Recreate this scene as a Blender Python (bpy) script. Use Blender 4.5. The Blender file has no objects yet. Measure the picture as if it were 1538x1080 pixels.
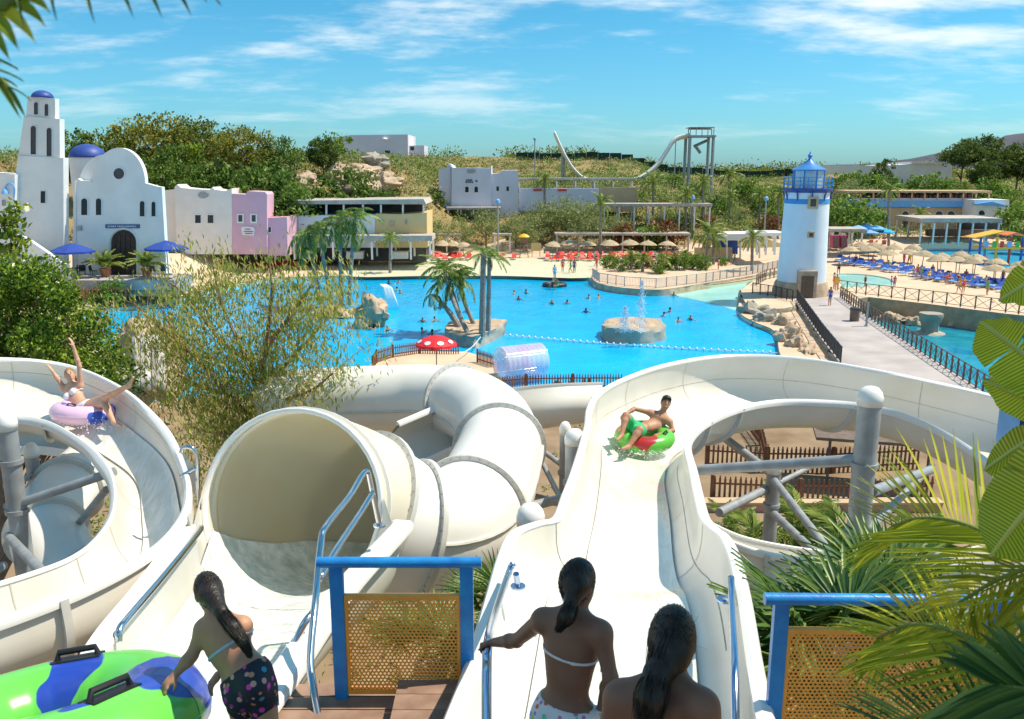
import bpy, bmesh, math, random
import numpy as np
from mathutils import Vector, Matrix, noise as mnoise
from mathutils.geometry import delaunay_2d_cdt
random.seed(7); np.random.seed(7)
R = math.radians
SC = bpy.context.scene
COL = SC.collection
# ---------------------------------------------------------------- camera
F = 1300.0; CAMZ = 12.6; PITCH = math.atan2(290.0, F)
cam_data = bpy.data.cameras.new('camera'); cam = bpy.data.objects.new('camera', cam_data); COL.objects.link(cam)
cam.location = (0, 0, CAMZ); cam.rotation_euler = (math.pi/2 - PITCH, 0, 0)
cam_data.sensor_width = 36; cam_data.lens = F/1538*36; cam_data.clip_start = 0.05; cam_data.clip_end = 30000
cam_data.dof.use_dof = True; cam_data.dof.focus_distance = 20; cam_data.dof.aperture_fstop = 8
SC.camera = cam
# ---------------------------------------------------------------- sky, sun, exposure
SUN_DIR = Vector((0.84, 0.12, 1.42)).normalized()
sun_el = math.asin(SUN_DIR.z); sun_az = math.atan2(SUN_DIR.x, SUN_DIR.y)
w = bpy.data.worlds.new('World'); SC.world = w; w.use_nodes = True
nt = w.node_tree; nt.nodes.clear()
def N(t, **k):
    n = nt.nodes.new(t)
    for a, b in k.items(): setattr(n, a, b)
    return n
def L(a, b): nt.links.new(a, b)
def mathn(op, a, b=None, c=None, clamp=False):
    n = N('ShaderNodeMath', operation=op, use_clamp=clamp)
    for i, v in enumerate((a, b, c)):
        if v is None: continue
        if isinstance(v, (int, float)): n.inputs[i].default_value = v
        else: L(v, n.inputs[i])
    return n.outputs[0]
out = N('ShaderNodeOutputWorld'); bg = N('ShaderNodeBackground'); bg.inputs[1].default_value = 0.115
sky = N('ShaderNodeTexSky', sky_type='NISHITA'); sky.sun_disc = False
sky.sun_elevation = sun_el; sky.sun_rotation = sun_az; sky.altitude = 50; sky.air_density = 1.0; sky.dust_density = 0.6; sky.ozone_density = 1.5
tint = N('ShaderNodeMix', data_type='RGBA', blend_type='MULTIPLY'); tint.inputs[0].default_value = 1
L(sky.outputs[0], tint.inputs[6])
tcs = N('ShaderNodeTexCoord'); sps = N('ShaderNodeSeparateXYZ'); L(tcs.outputs['Generated'], sps.inputs[0])
trm = N('ShaderNodeValToRGB'); L(sps.outputs[2], trm.inputs[0]); trm.color_ramp.elements[0].color = (0.38,0.76,1.02,1); trm.color_ramp.elements[1].color = (0.13,0.78,0.86,1); trm.color_ramp.elements[1].position = 0.35
L(trm.outputs[0], tint.inputs[7])
# clouds: noise on a plane above the place, seen along the view direction
tc = N('ShaderNodeTexCoord'); sep = N('ShaderNodeSeparateXYZ'); L(tc.outputs['Generated'], sep.inputs[0])
zz = mathn('MAXIMUM', sep.outputs[2], 0.0); zz = mathn('ADD', zz, 0.17)
cx = mathn('DIVIDE', sep.outputs[0], zz); cy = mathn('DIVIDE', sep.outputs[1], zz)
comb = N('ShaderNodeCombineXYZ'); L(cx, comb.inputs[0]); L(cy, comb.inputs[1]); comb.inputs[2].default_value = 3.7
mp = N('ShaderNodeMapping'); L(comb.outputs[0], mp.inputs[0]); mp.inputs['Location'].default_value = (6.0, 0.4, 0); mp.inputs['Rotation'].default_value = (0, 0, R(-20)); mp.inputs['Scale'].default_value = (0.9, 1.5, 1)
n1 = N('ShaderNodeTexNoise'); n1.inputs['Scale'].default_value = 0.85; n1.inputs['Detail'].default_value = 9; n1.inputs['Roughness'].default_value = 0.55; n1.inputs['Distortion'].default_value = 0.25
L(mp.outputs[0], n1.inputs['Vector'])
n2 = N('ShaderNodeTexNoise'); n2.inputs['Scale'].default_value = 3.2; n2.inputs['Detail'].default_value = 8; n2.inputs['Roughness'].default_value = 0.62
L(mp.outputs[0], n2.inputs['Vector'])
cs = mathn('ADD', mathn('MULTIPLY', n1.outputs[0], 0.70), mathn('MULTIPLY', n2.outputs[0], 0.30))
cr = N('ShaderNodeMapRange', interpolation_type='SMOOTHSTEP'); L(cs, cr.inputs[0]); cr.inputs[1].default_value = 0.48; cr.inputs[2].default_value = 0.65
fade = N('ShaderNodeMapRange'); L(sep.outputs[2], fade.inputs[0]); fade.inputs[1].default_value = 0.0; fade.inputs[2].default_value = 0.14
cm = mathn('MULTIPLY', mathn('MULTIPLY', cr.outputs[0], fade.outputs[0]), 0.92)
mixc = N('ShaderNodeMix', data_type='RGBA'); L(cm, mixc.inputs[0]); L(tint.outputs[2], mixc.inputs[6]); mixc.inputs[7].default_value = (7.2, 7.5, 7.5, 1)
L(mixc.outputs[2], bg.inputs[0]); L(bg.outputs[0], out.inputs[0])
sl = bpy.data.lights.new('sun', 'SUN'); sl.energy = 4.6; sl.angle = R(0.53); sl.color = (1.0, 0.89, 0.72)
so = bpy.data.objects.new('sun', sl); COL.objects.link(so); so.rotation_euler = SUN_DIR.to_track_quat('Z', 'Y').to_euler(); so.location = (30, 10, 60)
SC.view_settings.view_transform = 'Standard'; SC.view_settings.look = 'None'; SC.view_settings.gamma = 1
SC.view_settings.exposure = 0.42
SC.cycles.max_bounces = 7; SC.cycles.diffuse_bounces = 4; SC.cycles.glossy_bounces = 3; SC.cycles.transmission_bounces = 6; SC.cycles.transparent_max_bounces = 10
SC.cycles.use_denoising = True; SC.cycles.caustics_reflective = False; SC.cycles.caustics_refractive = False; SC.cycles.sample_clamp_indirect = 6
# ---------------------------------------------------------------- pixel rays of the photograph -> places
_cp, _sp = math.cos(PITCH), math.sin(PITCH)
def ray(px, py):
    u = (px-769)/F; v = (540-py)/F
    return Vector((u, _cp + v*_sp, -_sp + v*_cp))
def P(px, py, Y):
    d = ray(px, py); return Vector((0, 0, CAMZ)) + d*(Y/d.y)
def PZ(px, py, z):
    d = ray(px, py); return Vector((0, 0, CAMZ)) + d*((z-CAMZ)/d.z)
# ---------------------------------------------------------------- materials
MATS = {}
def mat(name, col, rough=0.6, var=0.12, scale=4.0, bump=0.0, metal=0.0, spec=0.4, col2=None, detail=4, leaf=0.0, coat=0.0, coords='Object', island=0.0, bscale=None, alpha=None):
    global nt
    if name in MATS: return MATS[name]
    m = bpy.data.materials.new(name); m.use_nodes = True; nt = m.node_tree; b = nt.nodes['Principled BSDF']
    c = (*col, 1); 
    c2 = (*col2, 1) if col2 else (*[min(1, x*(1+var)) for x in col], 1)
    c1 = c if col2 else (*[x*(1-var) for x in col], 1)
    t = N('ShaderNodeTexCoord'); nz = N('ShaderNodeTexNoise'); nz.inputs['Scale'].default_value = scale; nz.inputs['Detail'].default_value = detail
    L(t.outputs[coords], nz.inputs['Vector'])
    rp = N('ShaderNodeValToRGB'); rp.color_ramp.elements[0].color = c1; rp.color_ramp.elements[1].color = c2
    rp.color_ramp.elements[0].position = 0.32; rp.color_ramp.elements[1].position = 0.68
    fac = nz.outputs[0]
    if island:
        g = N('ShaderNodeNewGeometry'); fac = mathn('ADD', mathn('MULTIPLY', g.outputs['Random Per Island'], island), mathn('MULTIPLY', nz.outputs[0], 1-island))
    L(fac, rp.inputs[0]); L(rp.outputs[0], b.inputs['Base Color'])
    b.inputs['Roughness'].default_value = rough; b.inputs['Metallic'].default_value = metal; b.inputs['Specular IOR Level'].default_value = spec
    b.inputs['Coat Weight'].default_value = coat
    if bump:
        nb = nz
        if bscale:
            nb = N('ShaderNodeTexNoise'); nb.inputs['Scale'].default_value = bscale; nb.inputs['Detail'].default_value = 3; L(t.outputs[coords], nb.inputs['Vector'])
        bp = N('ShaderNodeBump'); bp.inputs['Strength'].default_value = bump; bp.inputs['Distance'].default_value = 0.02
        L(nb.outputs[0], bp.inputs['Height']); L(bp.outputs[0], b.inputs['Normal'])
    if leaf:
        tr = N('ShaderNodeBsdfTranslucent'); mx = N('ShaderNodeMixShader'); mx.inputs[0].default_value = leaf
        L(rp.outputs[0], tr.inputs[0]); L(b.outputs[0], mx.inputs[1]); L(tr.outputs[0], mx.inputs[2]); L(mx.outputs[0], nt.nodes['Material Output'].inputs[0])
    MATS[name] = m
    return m
# ---------------------------------------------------------------- mesh builder
class MB:
    def __init__(s): s.v = []; s.f = []; s.m = []
    def add(s, vs, fs, mi=0):
        o = len(s.v); s.v.extend([tuple(x) for x in vs]); s.f.extend([tuple(i+o for i in f) for f in fs]); s.m.extend([mi]*len(fs)); return s
    def box(s, c, d, rz=0.0, mi=0, M=None, taper=1.0):
        x, y, z = d[0]/2, d[1]/2, d[2]/2
        vs = [Vector(p) for p in ((-x,-y,-z),(x,-y,-z),(x,y,-z),(-x,y,-z),(-x*taper,-y*taper,z),(x*taper,-y*taper,z),(x*taper,y*taper,z),(-x*taper,y*taper,z))]
        rm = M if M else Matrix.Rotation(rz, 3, 'Z')
        vs = [rm @ v + Vector(c) for v in vs]
        return s.add(vs, [(0,3,2,1),(4,5,6,7),(0,1,5,4),(1,2,6,5),(2,3,7,6),(3,0,4,7)], mi)
    def tube(s, pts, r, n=8, mi=0, cap=True):
        pts = [Vector(p) for p in pts]; k = len(pts); rs = r if isinstance(r, (list, tuple)) else [r]*k
        T = []
        for i in range(k):
            t = (pts[min(i+1,k-1)] - pts[max(i-1,0)]); T.append(t.normalized() if t.length > 1e-9 else Vector((0,0,1)))
        up = Vector((0,0,1)) if abs(T[0].z) < 0.9 else Vector((1,0,0))
        a = T[0].cross(up).normalized(); rings = []
        for i in range(k):
            a = (a - T[i]*a.dot(T[i])).normalized(); b = T[i].cross(a)
            rings.append([pts[i] + (a*math.cos(q) + b*math.sin(q))*rs[i] for q in [2*math.pi*j/n for j in range(n)]])
        return s.rings(rings, True, mi, cap)
    def rings(s, rings, closed=True, mi=0, cap=False):
        n = len(rings[0]); vs = [p for r in rings for p in r]; fs = []
        for i in range(len(rings)-1):
            for j in range(n if closed else n-1):
                j2 = (j+1) % n; fs.append((i*n+j, i*n+j2, (i+1)*n+j2, (i+1)*n+j))
        if cap and closed:
            fs.append(tuple(range(n-1,-1,-1))); o = (len(rings)-1)*n; fs.append(tuple(o+j for j in range(n)))
        return s.add(vs, fs, mi)
    def lathe(s, prof, n=24, c=(0,0,0), mi=0, cap=True):
        c = Vector(c); return s.rings([[c + Vector((r*math.cos(2*math.pi*j/n), r*math.sin(2*math.pi*j/n), z)) for j in range(n)] for r, z in prof], True, mi, cap)
    def prism(s, poly, off, mi=0):
        poly = [Vector(p) for p in poly]; n = len(poly); off = Vector(off)
        vs = poly + [p + off for p in poly]
        return s.add(vs, [tuple(range(n)), tuple(range(2*n-1, n-1, -1))] + [(j, j+n, (j+1) % n + n, (j+1) % n) for j in range(n)], mi)
    def quad(s, a, b, c, d, mi=0): return s.add([a,b,c,d], [(0,1,2,3)], mi)
    def mesh(s, name, mats, smooth=False):
        me = bpy.data.meshes.new(name); me.from_pydata(s.v, [], s.f)
        for m in (mats if isinstance(mats, (list, tuple)) else [mats]): me.materials.append(m)
        if any(s.m): me.polygons.foreach_set('material_index', s.m)
        bm = bmesh.new(); bm.from_mesh(me); bmesh.ops.recalc_face_normals(bm, faces=bm.faces); bm.to_mesh(me); bm.free()
        if smooth:
            me.polygons.foreach_set('use_smooth', [True]*len(me.polygons))
            if smooth != 2:
                try: me.set_sharp_from_angle(angle=R(38))
                except Exception: pass
        me.update(); return me
    def build(s, name, mats, parent=None, smooth=False, **k):
        return obj(name, s.mesh(name, mats, smooth), parent, **k)
def obj(name, me, parent=None, loc=None, rotz=None, label=None, cat=None, group=None, kind=None):
    o = bpy.data.objects.new(name, me); COL.objects.link(o)
    if loc is not None: o.location = loc
    if rotz is not None: o.rotation_euler = (0, 0, rotz)
    if parent is not None: o.parent = parent
    return tag(o, label, cat, group, kind)
def tag(o, label=None, cat=None, group=None, kind=None):
    if label: o['label'] = label
    if cat: o['category'] = cat
    if group: o['group'] = group
    if kind: o['kind'] = kind
    return o
def thing(name, label, cat, loc=(0,0,0), rotz=0.0, group=None, scale=None):
    o = obj(name, None, None, loc, rotz, label, cat, group)
    if scale: o.scale = (scale,)*3 if isinstance(scale, (int, float)) else scale
    return o
def dup(root, loc=None, rotz=None, label=None, group=None, scale=None, parent=None):
    r = root.copy(); COL.objects.link(r); r.parent = parent
    if loc is not None: r.location = loc
    if rotz is not None: r.rotation_euler = (0, 0, rotz)
    if scale: r.scale = (scale,)*3 if isinstance(scale, (int, float)) else scale
    if label: r['label'] = label
    if group: r['group'] = group
    for ch in root.children:
        c = ch.copy(); COL.objects.link(c); c.parent = r
        for g in ch.children:
            d = g.copy(); COL.objects.link(d); d.parent = c
    return r
ORD = ['first','second','third','fourth','fifth','sixth','seventh','eighth','ninth','tenth','eleventh','twelfth','thirteenth','fourteenth','fifteenth','sixteenth','seventeenth','eighteenth','nineteenth','twentieth']
def nth(i):
    if i < 20: return ORD[i]
    tens = {2:'twenty',3:'thirty',4:'forty',5:'fifty',6:'sixty',7:'seventy',8:'eighty'}; k = i+1
    return (tens[k//10] + '-' + ORD[k % 10 - 1]) if k % 10 else {3:'thirtieth',4:'fortieth',5:'fiftieth',6:'sixtieth',7:'seventieth',8:'eightieth'}[k//10]
def spline(pts, m):
    """Catmull-Rom through control vectors (any dimension), m samples per span"""
    A = [np.array(p, float) for p in pts]; A = [2*A[0]-A[1]] + A + [2*A[-1]-A[-2]]; out = []
    for i in range(1, len(A)-2):
        for k in range(m):
            t = k/m; p0, p1, p2, p3 = A[i-1:i+3]
            out.append(0.5*((2*p1) + (-p0+p2)*t + (2*p0-5*p1+4*p2-p3)*t*t + (-p0+3*p1-3*p2+p3)*t**3))
    out.append(A[-2]); return out
def fbm(x, y, z=0.0, s=1.0, o=3): return mnoise.fractal(Vector((x*s, y*s, z*s)), 1.0, 2.0, o)
# ---------------------------------------------------------------- signed-distance bodies (people, rocks) -> one continuous mesh
def smin(a, b, k):
    h = np.clip(0.5 + 0.5*(b-a)/k, 0, 1); return b*(1-h) + a*h - k*h*(1-h)
def s_cap(p, a, b, ra, rb):
    a = np.array(a, float); b = np.array(b, float); ab = b-a; t = np.clip(((p-a) @ ab)/max(ab @ ab, 1e-9), 0, 1)
    return np.linalg.norm(p - a - t[:, None]*ab, axis=1) - (ra + (rb-ra)*t)
def s_ell(p, c, r, M=None):
    q = p - np.array(c, float)
    if M is not None: q = q @ np.array(M)
    r = np.array(r, float); k0 = np.linalg.norm(q/r, axis=1); k1 = np.linalg.norm(q/(r*r), axis=1)
    return k0*(k0-1)/np.maximum(k1, 1e-9)
def sdf_prims(prims):
    def f(p):
        d = None
        for q in prims:
            e = s_cap(p, *q[1:5]) if q[0] == 'c' else s_ell(p, *q[1:4])
            k = q[5] if q[0] == 'c' and len(q) > 5 else (q[4] if q[0] == 'e' and len(q) > 4 else 0.025)
            d = e if d is None else smin(d, e, k)
        return d
    return f
def sdf_mesh(f, lo, hi, h):
    """naive surface nets"""
    lo = np.array(lo, float); hi = np.array(hi, float); n = np.ceil((hi-lo)/h).astype(int)+1
    ax = [lo[i] + h*np.arange(n[i]) for i in range(3)]
    G = np.stack(np.meshgrid(*ax, indexing='ij'), -1).reshape(-1, 3)
    D = np.concatenate([f(G[i:i+200000]) for i in range(0, len(G), 200000)]).reshape(n)
    S = D < 0; c = np.zeros(n-1, int); acc = np.zeros((*(n-1), 3)); cnt = np.zeros(n-1)
    def sl(o): return tuple(slice(o[i], n[i]-1+o[i]) for i in range(3))
    cor = [(i,j,k) for i in (0,1) for j in (0,1) for k in (0,1)]
    for a in cor:
        for axi in range(3):
            if a[axi] == 1: continue
            b = list(a); b[axi] = 1
            da, db = D[sl(a)], D[sl(b)]; cr = (da < 0) != (db < 0); t = np.where(cr, da/np.where(cr, da-db, 1), 0)
            for q in range(3): acc[..., q] += np.where(cr, a[q] + (t if q == axi else 0), 0)
            cnt += cr
    act = cnt > 0; idx = -np.ones(n-1, int); idx[act] = np.arange(act.sum())
    I = np.argwhere(act); V = lo + h*(I + acc[act]/cnt[act][:, None]); Fs = []
    for axi in range(3):
        o1, o2 = [q for q in range(3) if q != axi]
        s0 = [slice(None)]*3; s1 = [slice(None)]*3; s0[axi] = slice(0, -1); s1[axi] = slice(1, None)
        E = np.argwhere(S[tuple(s0)] != S[tuple(s1)])
        E = E[(E[:, o1] > 0) & (E[:, o2] > 0) & (E[:, o1] < n[o1]-1) & (E[:, o2] < n[o2]-1)]
        if not len(E): continue
        q = []
        for d1, d2 in ((0,0),(1,0),(1,1),(0,1)):
            e = E.copy(); e[:, o1] -= d1; e[:, o2] -= d2; q.append(idx[e[:,0], e[:,1], e[:,2]])
        Fs.append(np.stack(q, 1))
    return V, np.concatenate(Fs)
def sdf_obj(name, f, lo, hi, h, m, parent=None, smooth=2, **k):
    V, Fc = sdf_mesh(f, lo, hi, h); b = MB(); b.v = V.tolist(); b.f = [tuple(x) for x in Fc.tolist()]; b.m = [0]*len(b.f)
    return b.build(name, m, parent, smooth, **k)
# ================================================================ materials of the setting
M_sand = mat('sand_paving', (0.62,0.46,0.33), 0.9, 0.10, 0.35, 0.15, detail=8, bscale=6)
M_beach = mat('wet_beach', (0.62,0.60,0.44), 0.45, 0.05, 0.2, detail=5)
M_hill = mat('dry_hill', (0.20,0.15,0.06), 0.95, 0.3, 0.09, 0.6, col2=(0.35,0.25,0.105), detail=9, bscale=1.2)
M_earth = mat('planting_earth', (0.20,0.13,0.075), 0.95, 0.3, 0.5, 0.5, col2=(0.34,0.24,0.15), detail=8, bscale=4)
M_peach = mat('peach_paving', (0.60,0.36,0.21), 0.9, 0.1, 0.8, 0.2, col2=(0.70,0.47,0.30), detail=8, bscale=5)
M_grey = mat('grey_paving', (0.36,0.32,0.32), 0.85, 0.1, 0.5, 0.15, col2=(0.48,0.43,0.42), detail=9, bscale=12)
M_pool_wall = mat('pool_wall', (0.30,0.24,0.16), 0.8, 0.2, 1.5, 0.4, col2=(0.42,0.34,0.24), detail=8)
M_rock = mat('rock', (0.36,0.26,0.18), 0.9, 0.2, 1.3, 0.8, col2=(0.58,0.44,0.32), detail=9, bscale=5)
M_rock_grey = mat('rock_grey', (0.26,0.24,0.20), 0.9, 0.2, 1.0, 0.8, col2=(0.42,0.38,0.32), detail=9, bscale=4)
M_white = mat('white_render', (0.72,0.715,0.70), 0.85, 0.03, 0.45, 0.25, col2=(0.82,0.82,0.82), detail=9, bscale=9)
M_white2 = mat('warm_white_render', (0.78,0.72,0.68), 0.85, 0.04, 0.8, 0.1, detail=6, bscale=20)
M_lilac = mat('lilac_white_render', (0.64,0.63,0.74), 0.85, 0.04, 0.5, 0.1, detail=6, bscale=20)
M_pink = mat('pink_render', (0.68,0.40,0.50), 0.85, 0.05, 0.7, 0.1, detail=6, bscale=20)
M_yellow = mat('yellow_render', (0.68,0.50,0.25), 0.85, 0.06, 0.7, 0.1, detail=6, bscale=20)
M_beige = mat('beige_render', (0.55,0.40,0.25), 0.85, 0.06, 0.7, 0.1, detail=6, bscale=20)
M_darkwood = mat('dark_wood', (0.035,0.02,0.018), 0.6, 0.3, 6)
M_wood = mat('picket_wood', (0.16,0.065,0.035), 0.8, 0.3, 3, col2=(0.26,0.12,0.07))
M_deckwood = mat('deck_wood', (0.20,0.12,0.085), 0.75, 0.3, 5, 0.3, col2=(0.34,0.22,0.16), detail=6)
M_dome = mat('blue_dome', (0.03,0.07,0.30), 0.5, 0.08, 2)
M_bluecloth = mat('blue_canvas', (0.02,0.06,0.32), 0.8, 0.1, 3)
M_bluepaint = mat('blue_paint', (0.015,0.17,0.52), 0.38, 0.08, 7, 0.15, col2=(0.02,0.28,0.68), detail=9, bscale=25)
M_skypaint = mat('pale_blue_paint', (0.16,0.42,0.80), 0.5, 0.05, 2)
M_glass = mat('window_glass', (0.02,0.025,0.035), 0.08, 0.2, 1, spec=0.6)
M_inshade = mat('painted_interior_shade', (0.07,0.07,0.075), 0.7, 0.2, 1)  # dark colour stands in for the shade inside open rooms and openings
M_steel = mat('galvanised_steel', (0.34,0.36,0.38), 0.5, 0.16, 5, 0.05, metal=0.35, detail=7)
M_chrome = mat('polished_steel', (0.62,0.64,0.68), 0.16, 0.05, 3, metal=1.0)
M_roofgrey = mat('pergola_roof', (0.36,0.32,0.29), 0.9, 0.15, 0.9, 0.4, col2=(0.52,0.47,0.42), detail=7, bscale=6)
M_straw = mat('straw', (0.34,0.26,0.17), 0.95, 0.2, 2, 0.6, col2=(0.52,0.42,0.29), bscale=14)
M_red = mat('red_plastic', (0.62,0.06,0.04), 0.5, 0.1, 3)
M_blue = mat('blue_fabric', (0.04,0.12,0.50), 0.7, 0.1, 3)
M_lblue = mat('light_blue_fabric', (0.20,0.42,0.75), 0.7, 0.1, 3)
M_whitep = mat('white_plastic', (0.75,0.75,0.75), 0.4, 0.03, 3)
M_black = mat('black_rubber', (0.015,0.015,0.02), 0.5, 0.1, 3)
M_darkmetal = mat('dark_metal', (0.06,0.06,0.065), 0.5, 0.1, 3, metal=0.5)
M_yellowp = mat('yellow_plastic', (0.75,0.45,0.02), 0.4, 0.08, 3)
M_greenp = mat('green_plastic', (0.05,0.42,0.08), 0.4, 0.08, 3)
M_rail = mat('brown_railing', (0.17,0.12,0.095), 0.7, 0.2, 4)
# ================================================================ terrain
def interp(v, xs, zs): return float(np.interp(v, xs, zs))
def sstep(a, b, v): t = min(1, max(0, (v-a)/(b-a))); return t*t*(3-2*t)
def H(x, y):
    c = interp(y, [0,124,131,136,150,200,245,300,900,6000], [0,0.1,0.9,4.2,7.3,11.6,14.9,14.5,4,-40])
    r = interp(y, [0,110,150,166,190,245,300,900,6000], [0,0.1,2.0,5,7,10.5,11,4,-40])
    l = interp(y, [0,79,82,104,118,135,160,245,300,900,6000], [0,0,2.0,2.4,8,12.3,13.5,14.5,14,4,-40])
    ec = interp(y, [0,117,128], [-37,-37,-14]); ew = interp(y, [0,117,128], [2.5,2.5,6]); wl = sstep(ec+ew, ec-ew, x); wr = sstep(26, 44, x)
    z = c*(1-wl-wr) + l*wl + r*wr
    if z > 1.2 and y < 1200: z += 1.1*min(1, (z-1.2)/4)*fbm(x, y, 0, 0.045, 3) + 0.35*min(1, (z-1.2)/4)*fbm(x, y, 5, 0.2, 2)
    return z
OUT = {}
def outline(name, pxs, z): OUT[name] = [PZ(a, b, z) for a, b in pxs]
outline('wave', [(120,474),(150,466),(235,458),(300,440),(400,421),(530,416),(640,415),(760,415),(878,418),(893,429),(935,437),(985,440),(1060,431),(1130,421),(1172,411),(1150,428),(1116,444),(1110,470),(1132,486),(1163,500),(1170,530),(1180,575),(1100,590),(900,590),(700,592),(480,592),(300,600),(215,600),(165,540)], -0.1)
outline('kids', [(1372,379),(1400,374),(1480,375),(1570,381),(1570,415),(1510,408),(1470,399),(1430,394),(1400,390),(1378,385)], 0.15)
outline('wading', [(1238,415),(1262,411),(1300,412),(1335,418),(1342,428),(1300,430),(1250,430)], 0.1)
outline('lagoon', [(1292,448),(1305,446),(1400,457),(1510,471),(1600,480),(1620,600),(1530,612),(1484,592),(1420,552),(1350,506),(1296,470)], 0.2)
outline('beach', [(505,404),(560,392),(640,388),(760,388),(900,392),(884,406),(880,418.5),(760,415.5),(640,415.5),(530,416.5)], 0.0)
def inside(p, poly):
    c = False; j = len(poly)-1
    for i in range(len(poly)):
        a, b = poly[i], poly[j]
        if (a.y > p[1]) != (b.y > p[1]) and p[0] < (b.x-a.x)*(p[1]-a.y)/(b.y-a.y)+a.x: c = not c
        j = i
    return c
def dens(poly, step=1.0):
    o = []
    for i, a in enumerate(poly):
        b = poly[(i+1) % len(poly)]; n = max(1, int((b-a).length/step)); o += [a.lerp(b, k/n) for k in range(n)]
    return o
def smooth_poly(poly, m=4):
    s = spline([tuple(p) for p in poly + [poly[0]]], m)[:-1]; return [Vector(p) for p in s]
for k in ('wave','kids','wading'): OUT[k] = smooth_poly(OUT[k])
cv = []; ce = []
for k, poly in OUT.items():
    if k == 'beach': continue
    o = len(cv); d = poly; cv += [Vector((p.x, p.y)) for p in d]; ce += [(o+i, o+(i+1) % len(d)) for i in range(len(d))]
rng = random.Random(3)
ys = list(np.arange(-30, 76, 7)) + list(np.arange(76, 270, 2.8)) + [280,300,340,400,500,650,900,1400,2200,3500,6000]
for y in ys:
    wd = 40 + abs(y)*0.78; st = 7 if y < 75 else (3.4 if y < 270 else max(8, (y-270)*0.12))
    for x in np.arange(-wd, wd+st, st):
        q = (x + rng.uniform(-.3,.3)*st*0.6, y + rng.uniform(-.3,.3)*min(st,3))
        if min(abs(q[0]),1e9) >= 0: cv.append(Vector(q))
V2, E2, F2, _, _, _ = delaunay_2d_cdt(cv, ce, [], 0, 1e-4)
gv = [(v.x, v.y, H(v.x, v.y)) for v in V2]; gf = []; gm = []
for f in F2:
    c = sum((V2[i] for i in f), Vector((0,0)))/len(f)
    if any(inside(c, OUT[k]) for k in ('wave','kids','wading','lagoon')): continue
    z = H(c.x, c.y)
    mi = 0
    if c.y < 47: mi = 2
    elif z > 2.6 or c.y > 150: mi = 1
    if c.y > 124 and c.x < 40 and z > 0.9: mi = 1
    gf.append(tuple(f)); gm.append(mi)
g = MB(); g.v = gv; g.f = gf; g.m = gm
g.build('ground', [M_sand, M_hill, M_earth], None, True, kind='structure')
# the pale beach laid as a sheet over the ground
b = MB(); pl = smooth_poly(OUT['beach']); b.add([(p.x, p.y, max(0, H(p.x,p.y))+0.006) for p in pl], [tuple(range(len(pl)))]); b.build('beach', M_beach, kind='structure')
# pool basins: walls down from the rim, water sheet a little below it
def water_mat(name, col, col2, scale, bump, bsc, rough=0.06, spec=0.5):
    m = mat(name, col, rough, 0.1, scale, 0, spec=spec, col2=col2, detail=6)
    global nt
    nt = m.node_tree; b = nt.nodes['Principled BSDF']; t = [n for n in nt.nodes if n.type == 'TEX_COORD'][0]
    bp = N('ShaderNodeBump'); bp.inputs['Strength'].default_value = bump; bp.inputs['Distance'].default_value = 0.08
    nz = N('ShaderNodeTexNoise'); nz.inputs['Scale'].default_value = bsc; nz.inputs['Detail'].default_value = 5; nz.inputs['Distortion'].default_value = 0.6
    L(t.outputs['Object'], nz.inputs['Vector']); L(nz.outputs[0], bp.inputs['Height']); L(bp.outputs[0], b.inputs['Normal'])
    b.inputs['IOR'].default_value = 1.33
    return m
M_wave = water_mat('wave_pool_water', (0.0,0.38,0.76), (0.0,0.46,0.86), 0.35, 0.75, 1.5, 0.10, 0.4)
M_shal = water_mat('shallow_water', (0.28,0.62,0.60), (0.36,0.70,0.66), 0.5, 0.2, 1.2, 0.12, 0.35)
M_kids = water_mat('kids_pool_water', (0.04,0.42,0.74), (0.08,0.50,0.80), 0.5, 0.2, 1.2, 0.12, 0.35)
M_lag = water_mat('lagoon_water', (0.0,0.17,0.30), (0.02,0.34,0.44), 0.35, 0.6, 0.8, 0.08, 0.4)
def basin(name, poly, zt, zw, wallm, wm, label=None):
    n = len(poly); q = MB(); q.rings([[(p.x,p.y,zt) for p in poly], [(p.x,p.y,zw-0.5) for p in poly]], True); q.build(name+'_edge', wallm, kind='structure')
    s = MB(); s.add([(p.x,p.y,zw) for p in poly], [tuple(range(n))]); return s.build(name+'_water', wm, kind='structure')
basin('wave_pool', OUT['wave'], 0.0, -0.32, M_beach, M_wave)
basin('kids_pool', OUT['kids'], 0.2, 0.02, M_white, M_kids)
basin('wading_pool', OUT['wading'], 0.06, -0.06, M_white2, M_shal)
basin('lagoon', OUT['lagoon'], 0.2, -1.6, M_pool_wall, M_lag)
# the shallow arm of the wave pool behind the peninsula
s = MB(); pl = smooth_poly([PZ(a,b,-0.3) for a,b in [(1000,441),(1060,433),(1128,423),(1166,414),(1148,429),(1117,446),(1111,466),(1080,458),(1040,449)]], 3)
s.add([(p.x,p.y,-0.316) for p in pl], [tuple(range(len(pl)))]); s.build('shallow_water', M_shal, kind='structure')
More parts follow.
